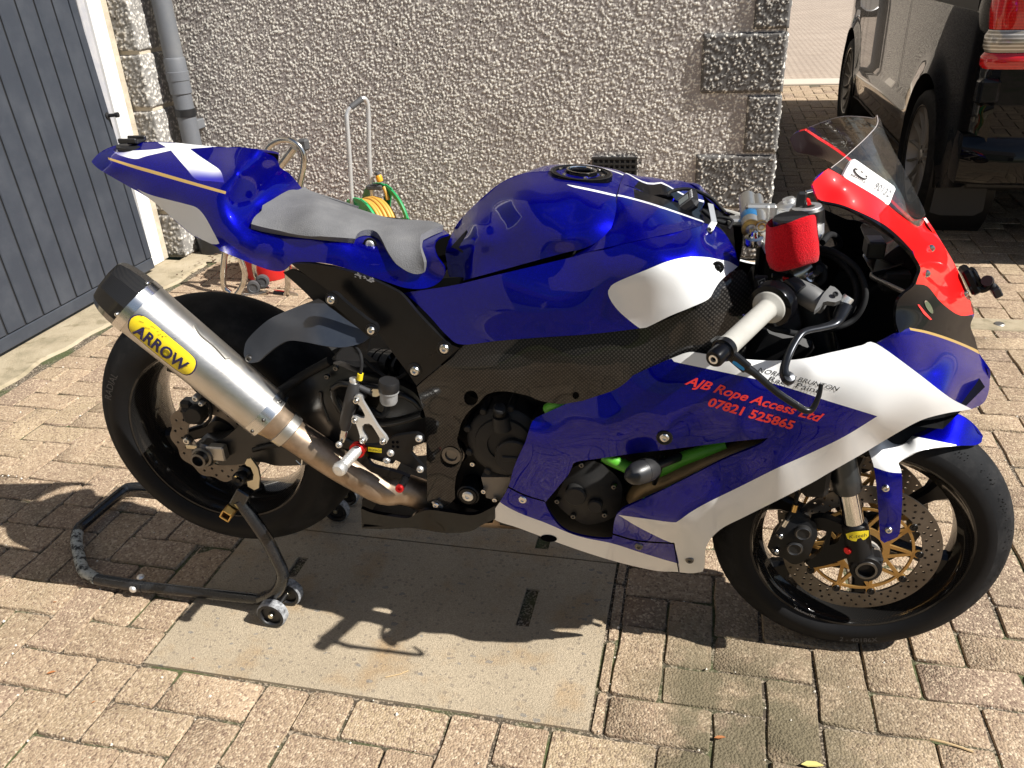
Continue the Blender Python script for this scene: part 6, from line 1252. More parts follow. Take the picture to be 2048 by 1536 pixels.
# ---------------- top yoke, damper, ignition
yo = [(1.165, 0.135, .952), (1.235, 0.135, .952), (1.265, 0.06, .958), (1.272, 0, .960), (1.265, -0.06, .958), (1.235, -0.135, .952), (1.165, -0.135, .952), (1.155, -0.05, .955), (1.155, 0.05, .955)]
yk = prism('top_yoke', yo, (0.004, 0, 0.014), A['alloy'], bike, bev=0.003)
ig = V(PZ('G', 1400, 300, 0.0)); lathe('ignition_lock', [(0.029, -0.05), (0.031, -0.02), (0.030, 0.0), (0.026, 0.004), (0.014, 0.005), (0.012, 0.001), (0, 0.001)], ig, (-0.12, 0, 1), A['dark_steel'], bike, 26)
lathe('lock_face', [(0.0262, 0.0042), (0.0255, 0.006), (0.015, 0.0065), (0.014, 0.005)], ig, (-0.12, 0, 1), A['alloy'], bike, 26)
k0 = V(PZ('G', 1345, 215, 0.0)); b = MB(); b.add(*box_vf(k0, (0.018, 0.010, 0.034), bev=0.004)); b.build('key', A['black_plastic'], bike, smooth=False); tube('key_ring', [k0 + V((0.006, 0, 0.016)), k0 + V((0.022, 0.004, 0.020)), k0 + V((0.03, 0.0, 0.026))], 0.003, A['steel'], bike, smooth=3, seg=8)
mesh('key_tape', [PZ('G', a, c_, l) for a, c_, l in ((1390, 175, 0.0), (1430, 190, 0.0), (1450, 250, 0.01), (1410, 265, 0.01))], [(0, 1, 2, 3)], A['red'], bike, smooth=False)
mesh('key_tape', [PZ('G', a, c_, l) for a, c_, l in ((1300, 200, -0.02), (1285, 260, -0.02), (1255, 350, -0.02), (1275, 350, -0.02), (1320, 230, -0.02))], [(0, 1, 2, 3, 4)], A['red'], bike, smooth=False)
d0 = V(PZ('G', 832, 505, .07)); d1 = V(PZ('G', 795, 195, -.10)); dd = unit(d1 - d0)
mat('damper_silver', (0.55, 0.54, 0.50), 0.38, 0.9)
dm = lathe('steering_damper', [(0.0, -0.001), (0.009, -0.001), (0.010, 0.0), (0.0155, 0.0), (0.0165, 0.004), (0.0165, 0.030), (0.0170, 0.032), (0.0170, 0.066), (0.0165, 0.068), (0.0165, float(np.linalg.norm(d1 - d0))), (0.012, float(np.linalg.norm(d1 - d0)) + 0.004), (0.004, float(np.linalg.norm(d1 - d0)) + 0.006), (0.004, float(np.linalg.norm(d1 - d0)) + 0.03)], d0, dd, A['damper_silver'], bike, 26)
lathe('damper_label', [(0.0171, 0.034), (0.01735, 0.035), (0.01735, 0.064), (0.0171, 0.065)], d0, dd, A['anod_blue'], dm, 26); lathe('damper_seal', [(0.0168, 0.0), (0.0168, 0.006), (0.010, -0.0015), (0.0165, -0.001)], d0, dd, A['brass'], dm, 26)
e0 = V(PZ('G', 940, 480, .075)); e1 = V(PZ('G', 895, 190, -.085)); lathe('damper_reservoir', [(0.0, -0.002), (0.004, -0.002), (0.0045, 0.0), (0.0095, 0.0), (0.0105, 0.003), (0.0105, float(np.linalg.norm(e1 - e0))), (0.0, float(np.linalg.norm(e1 - e0)) + 0.002)], e0, unit(e1 - e0), A['damper_silver'], dm, 20)
lathe('reservoir_end', [(0.0106, -0.001), (0.0106, 0.008), (0.006, -0.0025), (0.0045, -0.003)], e0, unit(e1 - e0), A['brass'], dm, 20)
b = MB(); b.add(*box_vf(V(PZ('G', 930, 330, .0)), (0.055, 0.020, 0.03), bev=0.004)); b.add(*box_vf(V(PZ('G', 720, 420, .02)), (0.045, 0.03, 0.014), bev=0.004)); b.add(*lathe_vf([(0.011, -0.02), (0.011, 0.016), (0.008, 0.019), (0, 0.019)], PZ('G', 985, 360, .0), (0, 0, 1), 16)); b.build('damper_clamp', A['damper_silver'], dm, sharp=30)
tube('damper_rod', [d0, V(PZ('G', 848, 570, .092))], 0.0055, A['steel'], dm, seg=12); lathe('rod_end', [(0.0095, -0.009), (0.0155, -0.007), (0.0165, 0), (0.0155, 0.007), (0.0095, 0.009)], PZ('G', 857, 622, .10), (0.0, -0.2, 1), A['steel'], dm, 22); lathe('rod_ball', [(0.0, 0.02), (0.005, 0.018), (0.006, 0.010), (0.0095, 0.006), (0.0098, 0), (0.0095, -0.006)], PZ('G', 857, 622, .10), (0.0, -0.2, 1), A['chrome'], dm, 16)
# ---------------- timer on the tank cover and alloy strap
tc_ = V(PZ('K', 1605, 500, .0)); nrm_ = unit((-0.62, -0.10, 0.78)); ax_ = unit(np.cross((0, 1, 0), nrm_)); ay_ = np.cross(nrm_, ax_); RT = np.stack([ax_, ay_, nrm_], 1)
tm = box('lap_timer', tc_, (0.046, 0.066, 0.020), A['black_plastic'], bike, rot=RT, bev=0.007)
m = mat('lcd', (0.30, 0.34, 0.33), 0.35); box('timer_screen', tc_ + nrm_ * 0.0105, (0.020, 0.026, 0.001), A['lcd'], tm, rot=RT)
fr_ = MB()
for s_ in (-1, 1): fr_.add(*box_vf(tc_ + nrm_ * 0.0104 + ax_ * 0.014 * s_, (0.0012, 0.044, 0.001), rot=RT)); fr_.add(*box_vf(tc_ + nrm_ * 0.0104 + ay_ * 0.022 * s_, (0.028, 0.0012, 0.001), rot=RT))
fr_.build('timer_frame', A['ink_grey'], tm, smooth=False)
for k in range(5): box('timer_mark', tc_ + nrm_ * 0.0105 + ax_ * 0.018 + ay_ * (-0.018 + 0.009 * k), (0.003, 0.005, 0.001), A['card_white'], tm, rot=RT)
tube('timer_cable', [tc_ + V((-0.03, 0.01, -0.005)), tc_ + V((-0.035, 0.03, 0.012)), tc_ + V((0.0, 0.045, 0.016)), tc_ + V((0.04, 0.035, 0.004)), tc_ + V((0.07, 0.02, -0.02))], 0.0035, A['rubber'], bike, smooth=5, seg=8)
tube('wiring', [tc_ + V((0.03, -0.01, -0.01)), tc_ + V((0.05, -0.03, -0.02)), tc_ + V((0.075, -0.02, -0.03)), tc_ + V((0.11, 0.0, -0.04))], 0.004, A['rubber'], bike, smooth=5, seg=8)
tube('wiring', [V(PZ('G', 470, 380, .05)), V(PZ('G', 560, 385, .05)), V(PZ('G', 640, 420, .05)), V(PZ('G', 600, 500, .06))], 0.0028, A['rubber'], bike, smooth=5, seg=8)
sv = [PZ('G', 385, 245, .03), PZ('G', 440, 258, .03), PZ('G', 478, 442, .085), PZ('G', 420, 425, .085), PZ('G', 478, 442, .085), PZ('G', 405, 582, .118), PZ('G', 343, 540, .118), PZ('G', 420, 425, .085)]
st_ = mesh('alloy_strap', sv, [(0, 1, 2, 3), (4, 5, 6, 7)], A['alloy'], bike, smooth=False); sm = st_.modifiers.new('thick', 'SOLIDIFY'); sm.thickness = 0.002; u, v = z1('G', 402, 520); bolt(u, v, .119, 0.006, 'dark_steel', axis=(0.1, -0.7, 0.7))
# ---------------- right bar: clip-on, grip, throttle, lever
ga = V(PZ('H', 930, 520, .235)); gb = V(PZ('H', 355, 1060, .362)); gd = unit(gb - ga); gl = float(np.linalg.norm(gb - ga))
m = mat('grip_rubber', (0.36, 0.35, 0.315), 0.8, spec=0.25); dusty(m, (0.37, 0.36, 0.325), (0.22, 0.21, 0.18), 0.35, 18, 0.7, 0.9)
gp_ = [(0.0, -0.004), (0.0275, -0.004), (0.028, -0.002), (0.0265, 0.001), (0.018, 0.004), (0.0172, 0.008)]
for k in range(64): gp_.append((0.0163 + 0.0005 * (k % 2), 0.012 + (gl - 0.02) * k / 63))
gp_ += [(0.0178, gl - 0.006), (0.0182, gl - 0.002), (0.0178, gl), (0.012, gl + 0.001)]
grip = lathe('handlebar_grip', gp_, ga, gd, A['grip_rubber'], bike, 30, sharp=60)
lathe('bar_end', [(0.0150, 0.0), (0.0165, 0.001), (0.0165, 0.010), (0.0142, 0.012), (0.0142, 0.036), (0.0120, 0.040), (0.0085, 0.0405), (0.008, 0.038), (0.0045, 0.038), (0.004, 0.034), (0, 0.034)], gb, gd, A['black_gloss'], bike, 26); lathe('bar_end_screw', [(0.0078, 0.0385), (0.0075, 0.0405), (0.0045, 0.0405), (0.0042, 0.036)], gb, gd, A['alloy'], bike, 14)
lathe('throttle_housing', [(0.0285, 0.000), (0.0360, -0.002), (0.0375, -0.006), (0.0375, -0.024), (0.034, -0.028), (0.020, -0.029)], ga - gd * 0.004, gd, A['black_gloss'], bike, 36)
lathe('throttle_housing', [(0.0285, 0.0005), (0.0270, -0.008), (0.0, -0.009)], ga - gd * 0.004, gd, A['matt_black'], bike, 30)
tube('clip_on', [ga, ga - gd * 0.10], 0.011, A['black_gloss'], bike, seg=16)
lathe('clip_on_clamp', [(0.0265, -0.014), (0.034, -0.014), (0.034, 0.014), (0.0265, 0.014)], at_z(0.90), fdir, A['black_gloss'], bike, 28, closed=True)
# guard
gb2 = gb + gd * 0.005; blk = V(PZ('H', 645, 1345, .375)); arm_ = MB(); arm_.add(*lathe_vf([(0.0135, -0.0055), (0.0185, -0.0055), (0.0185, 0.0055), (0.0135, 0.0055)], gb2, gd, 24, closed=True)); adir = unit(blk - gb2); ax2 = unit(np.cross(gd, adir)); arm_.add(*box_vf((gb2 + adir * 0.014 + blk) / 2, (float(np.linalg.norm(blk - gb2)) - 0.012, 0.019, 0.010), rot=np.stack([adir, ax2, np.cross(adir, ax2)], 1), bev=0.002)); lg = arm_.build('lever_guard', A['satin_black'], bike, sharp=30)
tube('guard_rod', [blk - adir * 0.004, V(PZ('H', 760, 1420, .372)), V(PZ(6, 600, 1270, .366)), V(PZ(6, 720, 1350, .362)), V(PZ(6, 760, 1374, .36)), V(PZ(6, 795, 1378, .358)), V(PZ(6, 820, 1355, .355)), V(PZ(6, 848, 1290, .35)), V(PZ(6, 862, 1222, .345))], [0.0075, 0.006, 0.0058, 0.0058, 0.0056, 0.0052, 0.0048, 0.0040, 0.0034], A['satin_black'], lg, seg=12, smooth=3)
bx_ = V(PZ('H', 530, 1310, .3845)); mesh('blue_inlay', [PZ('H', a, c_, .385) for a, c_ in ((440, 1255), (460, 1240), (500, 1258), (600, 1335), (612, 1365), (590, 1375), (540, 1345), (450, 1280))], [tuple(range(8))], A['anod_blue'], lg, smooth=False)
# lever
lv_ = [PZ('H', 1985, 470, .222), PZ('H', 1920, 600, .232), PZ('H', 1840, 730, .245), PZ('H', 1640, 790, .266), PZ('H', 1470, 825, .282), PZ('H', 1370, 880, .295), PZ('H', 1270, 1030, .312), PZ('H', 1195, 1190, .328), PZ('H', 1150, 1340, .338), PZ('H', 1160, 1440, .342), PZ('H', 1200, 1490, .342)]
mat('lever_black', (0.03, 0.032, 0.037), 0.28, 0.7)
tube('brake_lever', lv_, [0.012, 0.0115, 0.0085, 0.0070, 0.0066, 0.0064, 0.0064, 0.0064, 0.0070, 0.0086, 0.0074], A['lever_black'], bike, seg=14, smooth=4, flat=0.72)
lathe('lever_tip', [(0.0, 0.007), (0.008, 0.006), (0.011, 0.002), (0.011, -0.003), (0.008, -0.007), (0, -0.008)], PZ('H', 1205, 1475, .343), (0.2, -0.6, 0.75), A['lever_black'], bike, 18)
lathe('lever_adjuster', [(0.0, 0.004), (0.009, 0.004), (0.0095, 0.002), (0.0095, -0.008), (0, -0.008)], PZ('H', 2015, 395, .215), (0.5, 0.2, 0.8), A['alloy'], bike, 18)
# master cylinder
mat('cast_light', (0.15, 0.15, 0.148), 0.5, 0.35)
b = MB(); b.add(*tube_vf([PZ('H', 1210, 190, .175), PZ('H', 1330, 270, .185), PZ('H', 1480, 350, .195), PZ('H', 1620, 440, .205), PZ('H', 1700, 480, .210)], [0.016, 0.0185, 0.0195, 0.0185, 0.015], seg=20, smooth=3)); b.add(*tube_vf([PZ('H', 1560, 230, .19), PZ('H', 1500, 330, .195)], [0.011, 0.012], seg=14)); b.build('brake_master_cylinder', A['cast_light'], bike)
pc = Z('H', [(1560, 560), (1600, 470), (1680, 330), (1780, 215), (1840, 232), (1900, 285), (1942, 350), (1925, 410), (1850, 440), (1740, 425), (1680, 440), (1640, 500)])
pch, _ = sheet('lever_perch', pc, Z('H', [(1780, 215, .205), (1560, 560, .25), (1940, 350, .222), (1700, 400, .232)]), A['cast_light'], bike, step=7, thick=0.010, inner=None, sharp=30)
u, v = z1('H', 1848, 332); lathe('lever_pivot', [(0.0048, 0.001), (0.0044, 0.0022), (0.003, 0.0022), (0.0028, 0.0005), (0, 0.0005)], P(u, v, .2255), (0.1, -0.62, 0.78), A['satin_black'], pch, 14)
tube('switch_block', [PZ('H', 1160, 130, .19), PZ('H', 1290, 240, .205), PZ('H', 1350, 300, .21)], [0.013, 0.0165, 0.0155], A['black_gloss'], bike, seg=16); box('kill_switch', PZ('H', 1170, 115, .20), (0.010, 0.010, 0.006), A['anod_red'], bike, bev=0.001)
tube('master_outlet', [PZ('G', 1250, 985, .155), PZ('G', 1345, 945, .150), PZ('G', 1440, 890, .145)], [0.012, 0.0125, 0.012], A['zinc'], bike, seg=16); lathe('banjo_bolt', [(0.0, 0.012), (0.006, 0.012), (0.0065, 0.0), (0.0095, -0.001), (0.0095, -0.009)], PZ('G', 1440, 990, .165), (0.5, -0.5, 0.7), A['steel'], bike, 12); lathe('bleed_cap', [(0.0, 0.014), (0.0075, 0.013), (0.0085, 0.0)], PZ('G', 1478, 945, .16), (0.5, -0.5, 0.7), A['rubber'], bike, 14)
# reservoir in a red sweatband
m = mat('terry_red', (0.55, 0.006, 0.012), 0.95, spec=0.1, **{'Sheen Weight': 0.12, 'Sheen Roughness': 0.5}); v = coords(m, 'Object'); n1 = noise(m, v, 420, 2, 0.7); L(m, bump(m, math_(m, 'ADD', n1, math_(m, 'SINE', math_(m, 'MULTIPLY', N(m, 'SeparateXYZ').outputs[0], 1.0))), 0.7, 0.003), bsdf(m).inputs['Normal']); L(m, ramp(m, n1, [(0.3, (0.36, 0.001, 0.006)), (0.7, (0.58, 0.004, 0.012))]), bsdf(m).inputs['Base Color'])
rb = V(PZ('G', 1258, 690, .18)); rt = V(PZ('G', 1243, 445, .18)); rax = unit(rt - rb); rx_, ry_, _ = basis(rax); rh = float(np.linalg.norm(rt - rb))
lathe('brake_reservoir', [(0.0, -0.02), (0.024, -0.02), (0.0265, 0.0), (0.0268, rh - 0.004), (0.0285, rh - 0.002), (0.0285, rh + 0.010), (0.0262, rh + 0.013), (0.0, rh + 0.013)], rb, rax, A['black_plastic'], bike, 32)
rg = []
for h_, r_ in ((-0.026, 0.0320), (-0.030, 0.0350), (-0.027, 0.0385), (-0.016, 0.0412), (0.002, 0.0418), (0.020, 0.0400), (0.034, 0.0390), (0.040, 0.0388), (0.044, 0.0368), (0.041, 0.0340), (0.030, 0.0310)):
    ring_ = []
    for a in np.linspace(0, 2 * math.pi, 56, endpoint=False):
        wob = 1 + 0.025 * math.sin(3 * a + h_ * 40) + 0.018 * math.sin(7 * a + 1.3 + h_ * 25) ; hh = h_ + 0.004 * math.sin(2 * a + 0.6) + (0.006 * math.cos(a - 0.5) if h_ > 0.03 else 0)
        ring_.append(rb + rax * (hh + 0.004) + r_ * wob * (math.cos(a) * rx_ + math.sin(a) * ry_))
    rg.append(ring_)
loft('sweatband', rg, A['terry_red'], bike, sharp=80)
u, v = z1('G', 1195, 460); 
# hoses and cables in the cockpit
for pts, r_ in (([('G', 1500, 700, .12), ('G', 1640, 720, .13), ('G', 1790, 800, .14), ('G', 1930, 930, .15), ('G', 2000, 1120, .165), ('G', 1980, 1280, .175), ('G', 1880, 1430, .18), ('G', 1720, 1510, .19), ('G', 1560, 1540, .18)], 0.0050),
                ([('G', 1540, 740, .11), ('G', 1680, 790, .12), ('G', 1830, 930, .135), ('G', 1905, 1100, .15), ('G', 1890, 1270, .16), ('G', 1800, 1420, .17), ('G', 1700, 1500, .17)], 0.0048),
                ([('G', 1480, 830, .13), ('G', 1560, 900, .14), ('G', 1570, 1000, .14), ('G', 1520, 1060, .14)], 0.0060), ([('G', 1560, 640, -.05), ('G', 1640, 560, -.08), ('G', 1720, 600, -.1), ('G', 1730, 680, -.1), ('G', 1640, 720, -.08), ('G', 1560, 700, -.06)], 0.0062),
                ([('H', 900, 740, .18), ('H', 1000, 800, .19), ('H', 1140, 830, .19), ('H', 1260, 860, .18), ('H', 1400, 880, .17)], 0.0055), ([('H', 560, 430, .17), ('H', 520, 560, .175), ('H', 500, 700, .17)], 0.004), ([('H', 640, 1240, .17), ('H', 900, 1150, .16), ('H', 1060, 1050, .15)], 0.0022)):
    tube('cockpit_hose', [PZ(*q) for q in pts], r_, A['rubber'], bike, smooth=6, seg=10)
for X, Y, l in ((1090, 885, .13), (1110, 975, .135)): tube('cable_end', [PZ('G', X - 60, Y, l), PZ('G', X + 70, Y + 5, l)], 0.0052, A['satin_black'], bike, seg=10); tube('cable_nut', [PZ('G', X - 70, Y, l), PZ('G', X - 45, Y, l)], 0.0042, A['zinc'], bike, seg=8)
sk = box('relay', PZ('H', 830, 170, .165), (0.022, 0.012, 0.024), A['black_plastic'], bike, bev=0.002)
mesh('warning_sticker', [PZ('H', a, c_, .175) for a, c_ in ((785, 150), (885, 105), (900, 165), (810, 235))], [(0, 1, 2, 3)], A['ink_grey'], sk, smooth=False); mesh('warning_face', [PZ('H', a, c_, .1755) for a, c_ in ((800, 160), (878, 122), (888, 165), (818, 225))], [(0, 1, 2, 3)], A['ink_black'], sk, smooth=False); mesh('warning_mark', [PZ('H', a, c_, .176) for a, c_ in ell(848, 180, 22, 20, 12)], [tuple(range(12))], A['card_white'], sk, smooth=False)
# dash, its bracket and the stay inside the nose
m = mat('dash_glass', (0.012, 0.012, 0.013), 0.12, coat=1.0)
dq = [PZ('F', a, c_, l) for a, c_, l in ((842, 588, -.09), (1060, 650, -.09), (1230, 800, .03), (1040, 960, .075), (945, 945, .06), (815, 640, -.07))]
dsh = prism('dash', dq, (0.05, 0, -0.02), A['dash_glass'], bike, bev=0.003)
box('dash_connector', PZ('F', 965, 840, .06), (0.03, 0.045, 0.03), A['black_plastic'], bike, bev=0.003)
br_ = mesh('nose_bracket', [PZ('F', a, c_, l) for a, c_, l in ((845, 935, .03), (905, 872, -.0), (985, 975, .02), (1120, 1000, .03), (1290, 1010, .06), (1200, 1040, .08), (950, 1112, .09))], [tuple(range(7))], A['dull_steel'], bike, smooth=False); sm = br_.modifiers.new('thick', 'SOLIDIFY'); sm.thickness = 0.003
tube('nose_stay', [PZ('F', 945, 1112, .09), PZ('F', 940, 1140, .10), PZ('F', 975, 1165, .12), PZ('F', 1290, 1310, .185)], 0.0042, A['dull_steel'], bike, seg=8)
tube('loom', [PZ('F', 1290, 960, .05), PZ('F', 1240, 1040, .06), PZ('F', 1100, 1085, .08), PZ('F', 960, 1120, .1)], 0.004, A['rubber'], bike, smooth=4, seg=8)
box('regulator', PZ('F', 1180, 1180, .08), (0.05, 0.05, 0.035), A['engine_grey'], bike, bev=0.006)
# inner nose duct
nd = sheet('nose_inner', Z('F', [(420, 440), (600, 520), (700, 560), (850, 590), (1200, 780), (1400, 1050), (1380, 1180), (1200, 1420), (1150, 1530), (700, 1530), (640, 1200), (560, 800)]) , Z('F', [(420, 440, -.14), (850, 590, -.17), (1200, 780, -.12), (1400, 1050, -.05), (1200, 1420, -.12), (700, 1530, -.16), (560, 800, -.15), (900, 1100, -.17)]), A['inner_black'], bike, step=20, thick=0.004)
sheet('nose_inner', [(1680, 540), (1800, 590), (1815, 690), (1760, 712), (1680, 730), (1560, 740), (1560, 640), (1640, 600)], [(1680, 540, -.06), (1815, 690, .06), (1560, 740, -.02), (1700, 640, -.01)], A['inner_black'], bike, step=20, thick=0.004)
ln = mesh('nose_liner', [(1.10, .23, .71), (1.10, -.23, .71), (1.30, -.235, .70), (1.48, -.20, .67), (1.57, -.09, .70), (1.57, .09, .70), (1.48, .20, .67), (1.30, .235, .70)], [tuple(range(8))], A['inner_black'], bike, smooth=False)
# ---------------- action-camera arm on the nose
cq = MB(); c1 = V(PZ('D', 1255, 975, -.005)); up_n = unit(V(PZ('D', 1170, 815, 0)) - V(PZ('D', 1330, 1140, 0))); cn = unit(np.cross(up_n, (0, 1, 0))); cn = cn if cn[0] > 0 else -cn
RQ = np.stack([up_n, np.array([0, 1.0, 0]), np.cross(up_n, (0, 1, 0))], 1)
cq.add(*box_vf(c1 + cn * 0.006, (0.052, 0.036, 0.016), rot=RQ, bev=0.004)); cq.add(*box_vf(c1 + cn * 0.016, (0.036, 0.026, 0.012), rot=RQ, bev=0.004)); cam_m = cq.build('camera_arm_base', A['black_gloss'], bike, smooth=False)
tube('camera_arm', [PZ('D', 1310, 950, 0), PZ('D', 1390, 1040, 0), PZ('D', 1480, 1075, 0), PZ('D', 1550, 1030, 0), PZ('D', 1560, 970, 0)], [0.009, 0.0085, 0.008, 0.0085, 0.010], A['black_gloss'], cam_m, smooth=4, seg=14); tube('camera_knuckle', [PZ('D', 1540, 965, .016), PZ('D', 1560, 965, -.016)], 0.0095, A['black_plastic'], cam_m, seg=14)
tube('camera_knuckle', [PZ('D', 1570, 985, 0), PZ('D', 1620, 1050, 0)], 0.007, A['black_plastic'], cam_m, seg=10); box('camera_clip', PZ('D', 1662, 1105, 0), (0.018, 0.028, 0.014), A['black_plastic'], cam_m, rot=RQ, bev=0.002)
# ---------------- left bar (far side)
for nm in ('handlebar_grip',):
    fl = lambda q: V((q[0], -q[1], q[2])); gdl = fl(gd); gal = fl(ga)
    lathe('handlebar_grip', gp_, gal, gdl, A['grip_rubber'], bike, 24, sharp=60); lathe('bar_end', [(0.0150, 0.0), (0.0165, 0.001), (0.0142, 0.012), (0.0142, 0.036), (0.0120, 0.040), (0, 0.0405)], fl(gb), gdl, A['black_gloss'], bike, 20); tube('clip_on', [gal, gal - gdl * 0.10], 0.011, A['black_gloss'], bike, seg=12)
# ================================================================== black paddock stand under the rear of the motorcycle
m = mat('stand_black', (0.008, 0.009, 0.011), 0.22, 0.0, 0.15, 0.08); dusty(m, (0.006, 0.007, 0.009), (0.06, 0.06, 0.06), 0.16, 25, 0.15, 0.38)
m = mat('stand_scraped', (0.35, 0.36, 0.34), 0.6, 0.3); v = coords(m, 'Object'); L(m, ramp(m, noise(m, v, 60, 5, 0.7), [(0.44, (0.012, 0.013, 0.016)), (0.52, (0.34, 0.36, 0.34)), (0.7, (0.46, 0.48, 0.45))]), bsdf(m).inputs['Base Color'])
m = mat('worn_nylon', (0.24, 0.24, 0.25), 0.7); v = coords(m, 'Object'); L(m, ramp(m, noise(m, v, 90, 5, 0.7), [(0.35, (0.06, 0.06, 0.065)), (0.6, (0.34, 0.35, 0.36))]), bsdf(m).inputs['Base Color'])
g0 = gp(545, 1226, 0.036); stand = empty('paddock_stand', (g0[0], g0[1], 0)); tag(stand, 'black tubular paddock stand on small grey wheels holding up the rear wheel', 'paddock stand')
SO = V((g0[0], g0[1], 0))
def sg(x, y, z): u, v = z1('B', x, y); return gp(u, v, z) - SO
def sl(x, y, l):
    p_ = PZ('B', x, y, l); return BR0 + BF * p_[0] - BS * p_[1] + V((0, 0, p_[2])) - SO
near = [sg(1500, 1195, .040), sg(1440, 1190, .034), sg(1000, 1142, .030), sg(640, 1105, .028), sg(420, 1070, .026), sg(320, 1050, .025), sg(235, 1000, .024)]
base = near + [sg(205, 920, .024), sg(180, 800, .026), sg(190, 715, .027), sg(260, 650, .028), sg(400, 530, .03), sg(500, 450, .032), sg(560, 425, .033)]
far_start = base[-1]; base += [far_start + V((0.10, 0.005, 0)), far_start + V((0.55, -0.02, 0.004)), far_start + V((0.62, -0.03, 0.01))]
tube('base_frame', base[:4] , 0.0142, A['stand_black'], stand, seg=16); tube('base_frame', base[3:], 0.0154, A['stand_black'], stand, seg=16, smooth=3)
tube('scraped_corner', [sg(325, 1052, .0262), sg(236, 1001, .0252), sg(206, 921, .0252), sg(181, 801, .0272), sg(188, 740, .028)], 0.0156, A['stand_scraped'], stand, seg=16, smooth=3)
arm = [sg(1440, 1185, .036), sl(1530, 1150, .150), sl(1575, 1090, .152), sl(1588, 1010, .156), sl(1545, 910, .160), sl(1490, 800, .164), sl(1420, 690, .168), sl(1350, 590, .170), sl(1290, 510, .172)]
tube('upright', arm, 0.0150, A['stand_black'], stand, seg=16, smooth=4)
def mir(p_):   # to the far side of the bike
    w_ = V(p_) + SO - BR0; return BR0 + BF * (w_ @ BF) - BS * (w_ @ BS) + V((0, 0, w_[2])) - SO
far_arm = [base[-1]] + [mir(q) for q in arm[3:]]; tube('upright', far_arm, 0.0135, A['stand_black'], stand, seg=12, smooth=4)
hd = MB(); Rb = np.stack([BF, -BS, V((0, 0, 1))], 1); rt_ = np.array([[math.cos(.6), 0, math.sin(.6)], [0, 1, 0], [-math.sin(.6), 0, math.cos(.6)]])
hd.add(*box_vf(sl(1310, 490, .168), (0.032, 0.030, 0.055), rot=Rb @ rt_, bev=0.003)); hd.build('head_block', A['stand_black'], stand, smooth=False)
sq = MB()
for a_, b_ in ((0, 1), (1, 0), (0, -1), (-1, 0)):
    sq.add(*box_vf(sl(1225, 592, .185) + Rb @ rt_ @ V((a_ * 0.0105, 0.012, b_ * 0.0105)), (0.003 if a_ else 0.024, 0.06, 0.003 if b_ else 0.024), rot=Rb @ rt_))
sq.build('square_tube', A['brass'], stand, smooth=False)
hk = [(1330, 260), (1345, 232), (1370, 228), (1395, 260), (1420, 300), (1432, 360), (1425, 430), (1395, 445), (1350, 420), (1345, 385), (1385, 375), (1390, 340), (1370, 290), (1340, 278)]
hook = prism('lift_hook', [sl(x, y, .170) for x, y in hk], tuple(BS * -0.006), A['zinc'], stand); prism('lift_hook', [mir(sl(x, y, .170)) for x, y in hk], tuple(BS * 0.006), A['zinc'], stand)
def swheel(c, nm='stand_wheel'):
    wv = lathe(nm, [(0.0, -0.004), (0.0235, -0.004), (0.0245, -0.010), (0.027, -0.013), (0.034, -0.012), (0.0365, -0.009), (0.0365, 0.009), (0.034, 0.012), (0.027, 0.013), (0.0245, 0.010), (0.0235, 0.004), (0.0, 0.004)], c, tuple(BS), A['black_plastic'], stand, 36, sharp=40)
    lathe('tread', [(0.0335, -0.0125), (0.0368, -0.0092), (0.0368, 0.0092), (0.0335, 0.0125)], c, tuple(BS), A['worn_nylon'], wv, 36)
    lathe('wheel_centre', [(0.0, 0.0045), (0.0238, 0.0045), (0.024, 0.009)], c, tuple(BS), A['black_plastic'], wv, 24); lathe('axle_nut', [(0, 0.013), (0.006, 0.013), (0.0075, 0.010), (0.0075, 0.004)], c, tuple(BS), A['zinc'], wv, 10); return wv
c1_ = sg(1520, 1285, .0370); c2_ = c1_ - BS * 0.078 + V((0.004, 0, 0)); swheel(c1_); swheel(c2_)
tube('axle', [c1_, c2_], 0.007, A['dark_steel'], stand, seg=12); fcw = gp(694, 988, .037) - SO; swheel(fcw); swheel(fcw + BS * 0.078)
for x, y in ((565, 1122), (618, 1038)): 
    q = sg(x, y, .030 if y > 1100 else .045); lathe('base_bolt', [(0, 0.006), (0.005, 0.006), (0.009, 0.003), (0.010, 0.0)], q, tuple(BS if y > 1100 else (0, 0, 1)), A['alloy'], stand, 12)
# ================================================================== garden hose reel by the wall
mat('galv', (0.62, 0.63, 0.64), 0.42, 0.6); mat('reel_green', (0.015, 0.26, 0.08), 0.38); mat('reel_green2', (0.025, 0.34, 0.11), 0.42); m = mat('hose_yellow', (0.55, 0.30, 0.05), 0.5); mat('conn_orange', (0.75, 0.33, 0.02), 0.4); mat('grip_grey', (0.06, 0.06, 0.062), 0.7)
HY = 3.72; hc = on_y(756, 452, HY); reel = empty('hose_reel', (hc[0], hc[1], 0)); tag(reel, 'green hose reel cart with coiled yellow hose and tall grey tube handle by the wall', 'hose reel')
HO = V((hc[0], hc[1], 0)); rax_ = unit((-0.55, -0.83, 0.0)); ctr = V((0, 0, hc[2]))
def hq(x, y, yy): u, v = z1(2, x, y); return on_y(u, v, yy) - HO
fr = [hq(312, 800, HY - 0.06), hq(290, 480, HY - 0.06), hq(274, 270, HY - 0.06), hq(276, 225, HY - 0.055), hq(295, 192, HY - 0.045), hq(330, 165, HY - 0.02), hq(365, 138, HY + 0.005), hq(385, 145, HY + 0.02), hq(398, 190, HY + 0.03), hq(402, 300, HY + 0.03), hq(418, 660, HY + 0.03)]
lo = V((0, 0, 0)); fr = [V((fr[0][0] + 0.02, fr[0][1], 0.02))] + fr + [V((fr[-1][0] + 0.02, fr[-1][1], 0.02))]
